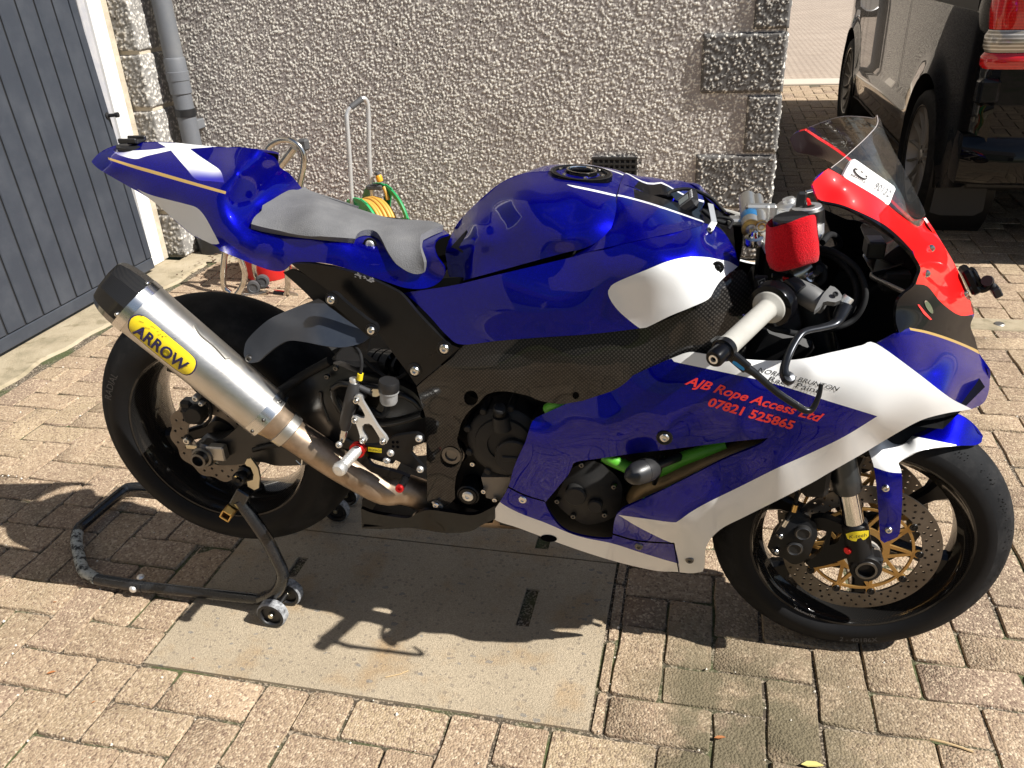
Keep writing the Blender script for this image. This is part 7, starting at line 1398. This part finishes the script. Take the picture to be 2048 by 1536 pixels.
tube('handle_frame', fr, 0.0105, A['galv'], reel, seg=14, smooth=3); tube('handle_grip', [hq(296, 190, HY - 0.045), hq(362, 140, HY + 0.003)], 0.0135, A['grip_grey'], reel, seg=14)
def flange(off, r, mt, nm):
    b = MB(); b.add(*lathe_vf([(r - 0.022, -0.004), (r, -0.006), (r + 0.002, 0), (r, 0.006), (r - 0.022, 0.004)], ctr + rax_ * off, rax_, 48, closed=True))
    for k in range(6):
        a = k * math.pi / 3 + 0.2; x_, y_, _ = basis(rax_); d = math.cos(a) * x_ + math.sin(a) * y_; b.add(*box_vf(ctr + rax_ * off + d * (r * 0.55), (r * 0.95, 0.05, 0.006), rot=np.stack([d, np.cross(rax_, d), rax_], 1)))
    b.add(*lathe_vf([(0, -0.005), (0.06, -0.005), (0.06, 0.012), (0, 0.014)], ctr + rax_ * off, rax_, 28)); return b.build(nm, A[mt], reel, sharp=30)
flange(-0.045, 0.202, 'reel_green', 'back_flange'); flange(0.095, 0.158, 'reel_green2', 'front_flange'); lathe('front_disc', [(0.0, 0.101), (0.10, 0.099), (0.150, 0.094), (0.10, 0.092)], ctr, rax_, A['reel_green2'], reel, 40); lathe('drum', [(0.07, -0.04), (0.07, 0.09)], ctr, rax_, A['reel_green'], reel, 28)
hp_ = []; x_, y_, _ = basis(rax_)
for k in range(560):
    t = k / 559; turn = t * 11 * 2 * math.pi; layer = int(t * 2.0); s_ = (t * 2.0) % 1; s_ = s_ if layer % 2 == 0 else 1 - s_
    hp_.append(ctr + rax_ * (-0.030 + 0.110 * s_) + (0.120 + 0.017 * layer + 0.004 * math.sin(turn * 0.37)) * (math.cos(turn) * x_ + math.sin(turn) * y_))
tube('coiled_hose', hp_, 0.0095, A['hose_yellow'], reel, seg=8)
cx_ = hq(462, 600, HY + 0.02); lathe('hose_connector', [(0.013, -0.02), (0.015, -0.018), (0.016, 0.004), (0.013, 0.012), (0.009, 0.014)], cx_, (-0.25, 0, 1), A['conn_orange'], reel, 18); lathe('connector_ring', [(0.010, 0.010), (0.013, 0.014), (0.013, 0.026), (0.009, 0.028), (0.0, 0.022)], cx_, (-0.25, 0, 1), A['grip_grey'], reel, 18); box('connector_holder', hq(440, 655, HY + 0.03), (0.08, 0.04, 0.022), A['grip_grey'], reel, bev=0.004); tube('hose_tail', [hq(490, 655, HY + 0.01), hq(505, 690, HY), hq(515, 730, HY - 0.01)], 0.0095, A['hose_yellow'], reel, seg=8)
for s_ in (-1, 1): lathe('cart_wheel', [(0.0, -0.015), (0.05, -0.015), (0.055, 0), (0.05, 0.015), (0, 0.015)], V((0.12 * s_, 0.12, 0.056)), (1, 0, 0), A['black_plastic'], reel, 20)
tube('foot_bar', [fr[0], V((fr[0][0], fr[0][1] - 0.03, 0.012)), V((fr[-1][0], fr[-1][1] - 0.05, 0.012)), fr[-1]], 0.0105, A['galv'], reel, seg=10)
# ================================================================== polished paddock stand leaning upright by the wall
m = mat('polished', (0.62, 0.60, 0.56), 0.2, 1.0); L(m, ramp(m, noise(m, coords(m, 'Object'), 20, 5), [(0.3, (0.42, 0.38, 0.33)), (0.6, (0.68, 0.66, 0.62))]), bsdf(m).inputs['Base Color'])
PY = 3.46; s0 = on_y(440, 575, PY); ps = empty('polished_stand', (s0[0], s0[1], 0)); tag(ps, 'silver tubular paddock stand standing upright behind the seat of the motorcycle', 'paddock stand'); PO = V((s0[0], s0[1], 0))
def pq(x, y, yy=PY): u, v = z1(9, x, y); return on_y(u, v, yy) - PO
tube('handle_loop', [pq(470, 1040), pq(560, 850), pq(720, 420), pq(815, 210), pq(855, 135), pq(935, 90), pq(1020, 88), pq(1095, 128), pq(1138, 205), pq(1140, 300), pq(1105, 470), pq(1050, 700), pq(1000, 1100), pq(1005, 1330), pq(985, 1420), pq(945, 1500)], 0.0135, A['polished'], ps, seg=16, smooth=4)
tube('lift_arm', [pq(600, 900, PY + .03), pq(930, 320, PY + .03), pq(1060, 150, PY + .03)], 0.019, A['polished'], ps, seg=14); box('arm_head', pq(1140, 125, PY + .02), (0.045, 0.04, 0.05), A['grip_grey'], ps, bev=0.008)
tube('leg', [pq(470, 1040), pq(455, 1200), pq(462, 1340), pq(520, 1392)], 0.0145, A['polished'], ps, seg=16, smooth=3); tube('leg', [pq(570, 1020, PY - .04), pq(600, 1100, PY - .04), pq(640, 1220, PY - .04), pq(620, 1330, PY - .04), pq(560, 1420, PY - .04)], 0.0145, A['polished'], ps, seg=16, smooth=3); tube('leg', [pq(720, 1120, PY + .1), pq(722, 1200, PY + .1), pq(760, 1300, PY + .1), pq(850, 1350, PY + .1)], 0.012, A['polished'], ps, seg=14, smooth=3)
tube('cross_tube', [pq(600, 1410, PY - .02), pq(720, 1412, PY), pq(830, 1385, PY)], 0.012, A['polished'], ps, seg=14); tube('cross_sleeve', [pq(890, 1395, PY + .02), pq(1000, 1405, PY + .02)], 0.015, A['black_plastic'], ps, seg=14); tube('cross_tube', [pq(1000, 1390, PY + .04), pq(780, 1360, PY + .09)], 0.008, A['anod_red'], ps, seg=10)
lathe('stand_wheel', [(0.0, -0.012), (0.020, -0.012), (0.022, -0.016), (0.032, -0.014), (0.034, 0), (0.032, 0.014), (0.022, 0.016), (0.02, 0.012), (0, 0.012)], pq(790, 1290, PY + .08), (0.3, -0.95, 0), A['grip_grey'], ps, 24); lathe('stand_wheel', [(0.0, -0.012), (0.020, -0.012), (0.022, -0.016), (0.032, -0.014), (0.034, 0), (0.032, 0.014), (0.022, 0.016), (0.02, 0.012), (0, 0.012)], pq(715, 1340, PY + .02), (0.3, -0.95, 0), A['grip_grey'], ps, 24)
prism('foot_plate', [pq(1020, 1380), pq(1080, 1395), pq(1110, 1440), pq(1095, 1490), pq(1030, 1470)], (0, 0.006, 0), A['dull_steel'], ps)
# ================================================================== red container behind it
m = mat('red_plastic', (0.62, 0.015, 0.015), 0.42); rc0 = gp(520, 566, 0.0); rcn = empty('red_bucket', (rc0[0], rc0[1] + 0.11, 0)); tag(rcn, 'red plastic bucket on the ground behind the silver stand', 'bucket')
lathe('bucket_body', [(0.0, 0.004), (0.105, 0.002), (0.112, 0.010), (0.122, 0.10), (0.138, 0.24), (0.146, 0.245), (0.146, 0.255), (0.136, 0.256), (0.120, 0.10), (0.108, 0.012), (0, 0.012)], (0, 0, 0), (0, 0, 1), A['red_plastic'], rcn, 40)
tube('bucket_handle', [V((0.145 * math.cos(a), 0.145 * math.sin(a) * 0.3 - 0.10 * abs(math.sin(a)), 0.25 - 0.02 * math.sin(a))) for a in np.linspace(0, math.pi, 13)], 0.003, A['steel'], rcn, seg=8)
# ================================================================== scattered litter on the paving
mat('dry_leaf', (0.34, 0.13, 0.04), 0.8); mat('pale_leaf', (0.55, 0.48, 0.16), 0.8); mat('straw', (0.5, 0.36, 0.19), 0.85)
def leaf(u, v, s, mt, lab, a):
    q = gp(u, v, 0.006); o = mesh('fallen_leaf', [(s * x * math.cos(a) - s * .55 * y * math.sin(a), s * x * math.sin(a) + s * .55 * y * math.cos(a), z * s) for x, y, z in ((-1, 0, 0), (-.45, -.55, .12), (.3, -.5, .15), (1, 0, .05), (.35, .5, .16), (-.4, .6, .1), (0, 0, -.02))], [(0, 1, 6), (1, 2, 6), (2, 3, 6), (3, 4, 6), (4, 5, 6), (5, 0, 6)], A[mt]); o.location = tuple(q); tag(o, lab, 'leaf', 'fallen leaves on the paving'); return o
leaf(103, 1345, 0.011, 'dry_leaf', 'curled brown leaf on the paver left of the cover slab', 0.5); leaf(1440, 1475, 0.012, 'dry_leaf', 'brown leaf on the mossy pavers at the bottom right', 0.2); leaf(1625, 1530, 0.022, 'pale_leaf', 'yellowish leaf at the bottom edge of the picture', 0.1); leaf(187, 1404, 0.005, 'dry_leaf', 'tiny orange leaf scrap in the joint near the bottom left', 0.9); leaf(387, 1316, 0.0045, 'dry_leaf', 'tiny rust coloured leaf scrap on the cover slab', 0.0); leaf(110, 1204, 0.005, 'dry_leaf', 'tiny orange leaf scrap left of the stand', 0.3)
lv_, lf_ = [], []
mat('leaf_litter', (0.09, 0.05, 0.025), 0.9)
for _ in range(420):
    x = rng.uniform(-2.72, -2.05); y = 4.16 - abs(rng.normal(0, 0.22)); s = rng.uniform(0.004, 0.016); a = rng.uniform(0, 6.28); o = len(lv_); z = rng.uniform(0.003, 0.012)
    if y < 3.5: continue
    lv_ += [(x + s * math.cos(a + k * 1.57) * (1.0 if k % 2 else 0.5), y + s * math.sin(a + k * 1.57) * (1.0 if k % 2 else 0.5), z + rng.uniform(-.002, .004)) for k in range(4)]; lf_.append((o, o + 1, o + 2, o + 3))
tag(mesh('leaf_litter', lv_, lf_, A['leaf_litter'], smooth=False), 'dead leaf litter gathered along the foot of the wall by the downpipe', 'leaf litter', kind='stuff')
tw = gp(1900, 1490, 0.004); t_ = tube('twig', [(-0.035, 0.008, 0), (-0.01, 0.002, 0.003), (0.02, -0.003, 0.001), (0.04, -0.009, 0)], 0.0022, A['straw'], seg=6); t_.location = tuple(tw); tag(t_, 'short brown twig lying on the pavers below the front wheel', 'twig')
tw = gp(800, 1350, 0.003); t_ = tube('twig', [(-0.03, -0.012, 0), (0.0, 0.002, 0.001), (0.014, 0.016, 0)], 0.0011, A['straw'], seg=5); t_.location = tuple(tw); tag(t_, 'thin reddish pine needle on the cover slab', 'twig')
# ================================================================== black van parked beside the house
m = mat('van_black', (0.0025, 0.0025, 0.003), 0.25, 0.0, 1.0, 0.010, spec=0.02, **{'Coat IOR': 1.36}); bsdf(m).inputs['Roughness'].default_value = 0.2
mat('van_trim', (0.010, 0.010, 0.010), 0.55); mat('van_wheel', (0.34, 0.32, 0.29), 0.42, 0.5); mat('van_rim_edge', (0.45, 0.43, 0.40), 0.25, 1.0); mat('lamp_red', (0.55, 0.008, 0.008), 0.12, coat=1.0, emit=None); m = mat('lamp_clear', (0.62, 0.57, 0.50), 0.18, 0.3, 1.0)
v = coords(m, 'Object'); s = N(m, 'SeparateXYZ'); L(m, v, s.inputs[0]); L(m, ramp(m, math_(m, 'SINE', math_(m, 'MULTIPLY', s.outputs[2], 420.0)), [(0.2, (0.30, 0.27, 0.22)), (0.8, (0.75, 0.71, 0.64))]), bsdf(m).inputs['Base Color'])
m = MATS['lamp_red']; v = coords(m, 'Object'); s = N(m, 'SeparateXYZ'); L(m, v, s.inputs[0]); L(m, ramp(m, math_(m, 'SINE', math_(m, 'MULTIPLY', s.outputs[2], 500.0)), [(0.1, (0.50, 0.006, 0.006)), (0.9, (0.62, 0.012, 0.010))]), bsdf(m).inputs['Base Color'])
mat('dark_glass', (0.004, 0.004, 0.005), 0.04, coat=1.0)
VX, VYR, VW, VL_ = 1.13, 4.22, 1.90, 4.90
van = empty('van', (VX + VW / 2, VYR + VL_ / 2, 0)); tag(van, 'black van with multi-spoke wheels parked beside the house, seen from its rear corner', 'van'); VO = -V((VX + VW / 2, VYR + VL_ / 2, 0))
RWY, FWY, WR = 5.06, 8.06, 0.345
AR = 0.43      # arch radius
# left side skin with wheel arches cut out: y along the van, z up, slight tumblehome
def vx(z, y):
    x = VX
    if z > 1.05: x += (z - 1.05) ** 2 * 0.16 + (z - 1.05) * 0.02
    if z < 0.45: x += (0.45 - z) * 0.10
    dy = y - VYR
    if dy < 0.13: x += (0.13 - dy) ** 2 * 5.5
    de = VYR + VL_ - y
    if de < 0.9: x += (0.9 - de) ** 2 * 0.35
    # flared lip around the arches
    for wy in (RWY, FWY):
        r = math.hypot(y - wy, z - WR)
        x -= 0.020 * math.exp(-((r - AR) / 0.06) ** 2) if z > 0.2 else 0
    # long moulding low on the side
    if RWY + 0.45 < y < FWY - 0.42: x -= 0.016 * math.exp(-((z - 0.47) / 0.035) ** 2)
    return x
side = [(VYR, 0.42), (VYR, 1.95), (VYR + 0.10, 1.99), (VYR + 3.95, 1.99), (VYR + 4.55, 1.25), (VYR + 4.87, 1.08), (VYR + VL_, 0.75), (VYR + VL_ - 0.03, 0.30)]
def archpts(wy, a0, a1, n=22): return [(wy + AR * math.cos(a), WR + AR * math.sin(a)) for a in np.linspace(a0, a1, n)]
aa = math.asin((0.27 - WR) / AR)
side += archpts(FWY, aa, math.pi - aa) + archpts(RWY, aa, math.pi - aa) + [(VYR + 0.28, 0.30), (VYR + 0.06, 0.36)]
arr = np.array(side); pts = []; ed = []; lp = refine(arr, 0.08); n = len(lp); ed = [(k, (k + 1) % n) for k in range(n)]
gy_, gz_ = np.meshgrid(np.arange(VYR, VYR + VL_, 0.055), np.arange(0.2, 2.0, 0.045)); gy_ = gy_.ravel() + .003; gz_ = gz_.ravel() + .002; ok = pip(lp, gy_, gz_); g_ = np.stack([gy_[ok], gz_[ok]], 1); dm_ = np.array([np.min(np.hypot(*(lp - q).T)) for q in g_]); g_ = g_[dm_ > 0.025]
vo, eo, fo, *_ = delaunay_2d_cdt([Vector((float(a), float(b))) for a, b in list(lp) + list(g_)], ed, [], 0, 1e-5)
q2 = np.array([(a.x, a.y) for a in vo]); cen_ = np.array([q2[list(f)].mean(0) for f in fo]); ok = pip(lp, cen_[:, 0], cen_[:, 1])
vv = [V((vx(z, y), y, z)) + VO for y, z in q2]; ff_ = []
for f, k in zip(fo, ok):
    if not k: continue
    a, b, c = (vv[i] for i in f); nn = np.cross(b - a, c - a); ff_.append(tuple(f) if nn[0] < 0 else tuple(f[::-1]))
mesh('body_side', vv, ff_, A['van_black'], van, sharp=70)
mesh('body_side', [V((-q[0], q[1], q[2])) for q in vv], [f[::-1] for f in ff_], A['van_black'], van, sharp=70)
xr = VW / 2
def vb(nm, c, s, mt, bev=0.02, rot=None): return box(nm, V(c) + VO, s, A[mt], van, rot=rot, bev=bev)
cxv = VX + VW / 2
# roof, tailgate, bonnet
rings = []
for y, zt in ((VYR + 0.005, 1.93), (VYR + 0.10, 1.985), (VYR + 3.95, 1.985), (VYR + 4.55, 1.25), (VYR + 4.87, 1.08), (VYR + VL_, 0.75), (VYR + VL_ - .03, .32)):
    rings.append([V((vx(zt, y) + (VW - 2 * (vx(zt, y) - VX)) * t, y, zt + 0.05 * math.sin(math.pi * t))) + VO for t in np.linspace(0, 1, 9)])
loft('roof', rings, A['van_black'], van, closed=False)
tg = []
for z in (0.52, 0.70, 0.90, 1.10, 1.40, 1.75, 1.93):
    tg.append([V((vx(z, VYR) + (VW - 2 * (vx(z, VYR) - VX)) * t, VYR - 0.035 * math.sin(math.pi * t) + 0.008 + (0.10 * (z - 1.1) if z > 1.1 else 0), z)) + VO for t in np.linspace(0, 1, 13)])
loft('tailgate', tg, A['van_black'], van, closed=False)
mesh('rear_window', [V((x, VYR - 0.042 + (0.10 * (z - 1.1)), z)) + VO for x, z in ((VX + .22, 1.22), (VX + VW - .22, 1.22), (VX + VW - .28, 1.78), (VX + .28, 1.78))], [(0, 1, 2, 3)], A['dark_glass'], van, smooth=False)
# bumper wrapping round the corner
bp_ = []
for z, o_ in ((0.385, 0.03), (0.405, 0.07), (0.48, 0.085), (0.56, 0.075), (0.60, 0.05), (0.61, 0.0)):
    row = [V((VX + 0.012, VYR + 0.26, z)), V((VX - 0.004 * (o_ > .05), VYR + 0.14, z))]
    for t in np.linspace(0, 1, 15):
        e = min(t, 1 - t); row.append(V((VX + VW * t + (0.0 if e > .02 else 0), VYR + 0.05 - o_ * min(1, e * 14 + 0.35) - 0.03 * math.sin(math.pi * t), z)))
    row += [V((VX + VW + 0.004, VYR + 0.14, z)), V((VX + VW - 0.012, VYR + 0.26, z))]; bp_.append([q + VO for q in row])
loft('rear_bumper', bp_, A['van_black'], van, closed=False, sharp=50)
vb('bumper_reflector', (VX + 0.46, VYR - 0.052, 0.425), (0.26, 0.012, 0.025), 'lamp_red', 0.003)
# rear lamp: red, clear, red
for z0, z1_, mt in ((0.895, 0.960, 'lamp_red'), (0.963, 1.052, 'lamp_clear'), (1.055, 1.36, 'lamp_red')):
    ri_ = []
    for z in np.linspace(z0, z1_, 5): 
        e = 0.0 if 0 < (z - z0) < (z1_ - z0) else 0.012
        ri_.append([V((VX + 0.022 + e * .5, VYR + 0.085, z)) + VO, V((VX + 0.008 + e, VYR + 0.045, z)) + VO, V((VX + 0.018 + e, VYR + 0.008, z)) + VO, V((VX + 0.06, VYR - 0.022 + e, z)) + VO, V((VX + 0.13, VYR - 0.036 + e, z)) + VO, V((VX + 0.19, VYR - 0.040 + e, z)) + VO, V((VX + 0.20, VYR - 0.01, z)) + VO])
    loft('rear_lamp', ri_, A[mt], van, closed=False, sharp=60)
vb('lamp_backing', (VX + 0.11, VYR + 0.035, 1.13), (0.16, 0.06, 0.47), 'van_trim', 0.01)
# hinge cover beside the tailgate, rear door gap, side rail, door gaps
hg = vb('hinge_cover', (VX + 0.055, VYR + 0.012, 0.80), (0.09, 0.075, 0.115), 'van_black', 0.016)
def strip(nm, pts, w_, mt='van_trim', off=0.004):
    b = MB(); pr = []
    for (y, z) in pts: pr.append((y, z))
    for i in range(len(pr) - 1):
        a = V((vx(pr[i][1], pr[i][0]) - off, *pr[i])); c = V((vx(pr[i + 1][1], pr[i + 1][0]) - off, *pr[i + 1])); d = unit(c - a); n_ = V((0, -d[2], d[1])) * w_ / 2
        b.add([a + n_ + VO, c + n_ + VO, c - n_ + VO, a - n_ + VO], [(0, 1, 2, 3)])
    return b.build(nm, A[mt], van, smooth=False)
zz = np.linspace(0.30, 1.95, 24); strip('door_gap', [(7.62 + 0.0 * z, z) for z in zz], 0.010); strip('door_gap', [(7.40, z) for z in zz], 0.008); strip('door_gap', [(5.92 - 0.05 * math.sin(z), z) for z in zz[4:]], 0.009)
strip('slide_rail', [(y, 1.145) for y in np.linspace(4.42, 5.95, 20)], 0.055, 'van_trim', 0.003); strip('rail_lip', [(y, 1.178) for y in np.linspace(4.40, 5.95, 20)], 0.006, 'van_black', 0.008)
strip('sill_trim', [(y, 0.285) for y in np.linspace(5.53, 7.60, 24)], 0.012, 'van_trim', 0.006)
mesh('side_window', [V((vx(z, y) - 0.004, y, z)) + VO for y, z in ((4.5, 1.30), (7.35, 1.30), (7.35, 1.80), (4.5, 1.80))], [(0, 3, 2, 1)], A['dark_glass'], van, smooth=False)
# wheels
def vwheel(wy, x0, sgn):
    c = V((x0, wy, WR)) + VO; ax = V((-sgn, 0, 0)); R_ = WR; ri = 0.268
    tyre = lathe('van_wheel', [(ri - 0.01, 0.012), (ri + 0.004, 0.018), (ri + 0.03, 0.022), (R_ - 0.02, 0.014), (R_ - 0.004, 0.0), (R_, -0.02), (R_, -0.20), (R_ - 0.01, -0.22), (ri, -0.22)], c, tuple(ax), A['rubber'], van, 72, sharp=50)
    tb = MB()
    for k in range(72):
        a = 2 * math.pi * k / 72
        for s0_, s1_ in ((-0.012, -0.095), (-0.125, -0.205)):
            ry = V((0, math.cos(a), math.sin(a))); rt2 = V((0, math.cos(a + 0.05), math.sin(a + 0.05))); wd = V((0, -math.sin(a), math.cos(a))) * 0.007
            p0_, p1_ = c + ry * (R_ + 0.0015) + ax * s0_, c + rt2 * (R_ + 0.0015) + ax * s1_
            tb.add([p0_ - wd, p1_ - wd, p1_ + wd, p0_ + wd], [(0, 1, 2, 3)])
    tb.build('tread', A['tyre_side'], tyre, smooth=False)
    lathe('rim_barrel', [(ri - 0.002, 0.008), (ri - 0.010, -0.02), (ri - 0.025, -0.06), (ri - 0.03, -0.20)], c, tuple(ax), A['van_wheel'], tyre, 60); lathe('rim_edge', [(ri - 0.007, 0.0135), (ri - 0.002, 0.016), (ri + 0.002, 0.0145)], c, tuple(ax), A['van_rim_edge'], tyre, 72)
    lathe('brake_drum', [(0.0, -0.085), (0.15, -0.085), (0.15, -0.12)], c, tuple(ax), A['van_trim'], tyre, 30); lathe('wheel_hub', [(0.0, -0.004), (0.028, -0.004), (0.032, -0.012), (0.062, -0.016), (0.066, -0.06)], c, tuple(ax), A['van_wheel'], tyre, 24)
    for k in range(15):
        a = 2 * math.pi * k / 15 + 0.1; d = V((0, math.cos(a), math.sin(a))); t_ = V((0, -math.sin(a), math.cos(a))); rr = []
        for r, w_, h0 in ((0.055, 0.013, -0.014), (0.12, 0.011, -0.018), (0.20, 0.012, -0.010), (ri - 0.006, 0.017, 0.004)): rr.append([c + d * r + t_ * (w_ * x) + ax * (h0 + y) for x, y in ((-.5, -.022), (-.32, 0), (.32, 0), (.5, -.022))])
        loft('rim_spoke', rr, A['van_wheel'], tyre, closed=False, sharp=30)
    for k in range(5): a = 2 * math.pi * k / 5; lathe('lug_bolt', [(0, -0.012), (0.009, -0.012), (0.010, -0.02)], c + V((0, math.cos(a), math.sin(a))) * 0.045, tuple(ax), A['van_trim'], tyre, 8)
    lathe('arch_liner', [(AR + 0.01, 0.02), (AR + 0.012, -0.30), (0.0, -0.31)], V((x0, wy, WR)) + VO, tuple(ax), A['van_trim'], van, 40, sharp=60)
vwheel(RWY, VX + 0.004, 1); vwheel(FWY, VX + 0.01, 1); vwheel(RWY, VX + VW - 0.055, -1); vwheel(FWY, VX + VW - 0.055, -1)
# mud flaps, underside
prism('mud_flap', [V((VX - 0.015 + x, VYR + 0.36 + (z - 0.3) * 0.1, z)) + VO for x, z in ((0.01, 0.16), (0.06, 0.145), (0.22, 0.145), (0.26, 0.17), (0.26, 0.33), (0.16, 0.40), (0.09, 0.52), (0.06, 0.53), (0.03, 0.44))], (0, 0.012, 0), A['van_trim'], van)
prism('mud_flap', [V((VX + 0.02 + x, FWY - 0.42, z)) + VO for x, z in ((0.0, 0.14), (0.22, 0.14), (0.22, 0.45), (0.0, 0.45))], (0, 0.012, 0), A['van_trim'], van)
vb('underside', (cxv, VYR + VL_ / 2 + 0.1, 0.34), (VW - 0.25, VL_ - 0.5, 0.14), 'van_trim', 0.02)
# ================================================================== silver car up the street (seen mirrored in the van's flank)
m = mat('car_silver', (0.30, 0.31, 0.33), 0.3, 0.7, 1.0, 0.03)
car = empty('silver_car', (-2.15, 21.0, 0), R(184)); tag(car, 'silver car parked across the street, visible mirrored in the side of the black van', 'car')
prof = [(-1.95, .35), (-1.95, .62), (-1.80, .78), (-1.15, .88), (-.55, 1.38), (.75, 1.42), (1.45, 1.0), (1.85, .92), (1.97, .70), (1.97, .35)]
rings = []
for t in (-1, -.93, -.6, 0, .6, .93, 1):
    wdt = 0.83 * t; rings.append([V((x, wdt * (1 - max(0, z - .85) * .22), z - (.05 if abs(t) > .95 else 0) * (z > .6))) for x, z in prof])
loft('car_body', rings, A['car_silver'], car, closed=True, cap0=True, cap1=True, sharp=30)
for s_ in (-1, 1): mesh('car_window', [V((x, s_ * 0.80, z)) for x, z in ((-.98, .93), (-.50, 1.30), (.70, 1.33), (1.22, .98))], [(0, 1, 2, 3)], A['dark_glass'], car, smooth=False)
for x in (-1.25, 1.28):
    for s_ in (-1, 1):
        w_ = lathe('car_wheel', [(0.0, 0.02), (0.2, 0.02), (0.215, 0.03), (0.30, 0.025), (0.315, 0.0), (0.315, -0.16), (0, -0.17)], (x, s_ * 0.83, .315), (0, s_, 0), A['rubber'], car, 32)
        lathe('car_rim', [(0.0, 0.022), (0.06, 0.024), (0.19, 0.021), (0.205, 0.032), (0.212, 0.031)], (x, s_ * 0.83, .315), (0, s_, 0), A['alloy'], w_, 24)
for s_ in (-1, 1): box('car_lamp', (-1.93, s_ * 0.62, .68), (0.06, 0.26, 0.12), A['lamp_red'], car, bev=0.02)
# corner downpipe of the house's far end, also mirrored there
d2 = empty('rear_downpipe', (CORNER_X + 0.075, 11.35, 0)); tag(d2, 'black downpipe at the far corner of the house, visible mirrored in the van', 'downpipe')
lathe('pipe', [(0.055, 0.05), (0.055, 5.0)], (0, 0, 0), (0, 0, 1), A['black_plastic'], d2, 16); lathe('socket', [(0.055, 1.2), (0.065, 1.22), (0.065, 1.38), (0.055, 1.4)], (0, 0, 0), (0, 0, 1), A['black_plastic'], d2, 16)
# ================================================================== house across the street behind the photographer (mirrored in the paint)
mat('harl_white', (0.62, 0.60, 0.55), 0.9); mat('slate', (0.10, 0.09, 0.09), 0.8)
def far_house(x, y, w_, lab, rz=0.0, nw=3):
    h = empty('neighbour_house', (x, y, 0), rz); tag(h, lab, 'house')
    b = MB(); b.add(*box_vf((0, 0, 1.4), (w_, 7, 2.8))); b.add([(-w_ / 2, 3.5, 2.8), (-w_ / 2, -3.5, 2.8), (-w_ / 2, 0, 5.4), (w_ / 2, 3.5, 2.8), (w_ / 2, -3.5, 2.8), (w_ / 2, 0, 5.4)], [(0, 1, 2), (3, 5, 4)]); b.build('wall', A['harl_white'], h, smooth=False)
    b = MB(); b.add([(-w_ / 2 - .3, 4.0, 2.6), (w_ / 2 + .3, 4.0, 2.6), (w_ / 2 + .3, 0, 5.6), (-w_ / 2 - .3, 0, 5.6), (-w_ / 2 - .3, -4.0, 2.6), (w_ / 2 + .3, -4.0, 2.6)], [(0, 1, 2, 3), (3, 2, 5, 4)]); b.build('roof', A['slate'], h, smooth=False)
    for k in range(nw):
        xx = -w_ / 2 + w_ * (k + .5) / 3; f = box('window', (xx, 3.52, 1.55), (1.3, 0.10, 1.1), A['harl_white'], h, bev=0.01); box('pane', (xx - .31, 3.55, 1.55), (0.54, 0.08, 0.94), A['dark_glass'], f); box('pane', (xx + .31, 3.55, 1.55), (0.54, 0.08, 0.94), A['dark_glass'], f)
    box('door', (w_ / 2 - .5, 3.52, 1.0), (0.85, 0.08, 2.0), A['door_paint'], h, bev=0.01)
far_house(-3.0, -13.0, 10.0, 'white harled house behind the photographer, mirrored in the blue paint', nw=0); far_house(11.0, -12.0, 9.0, 'second white harled house behind the photographer, farther right', R(12), nw=0)
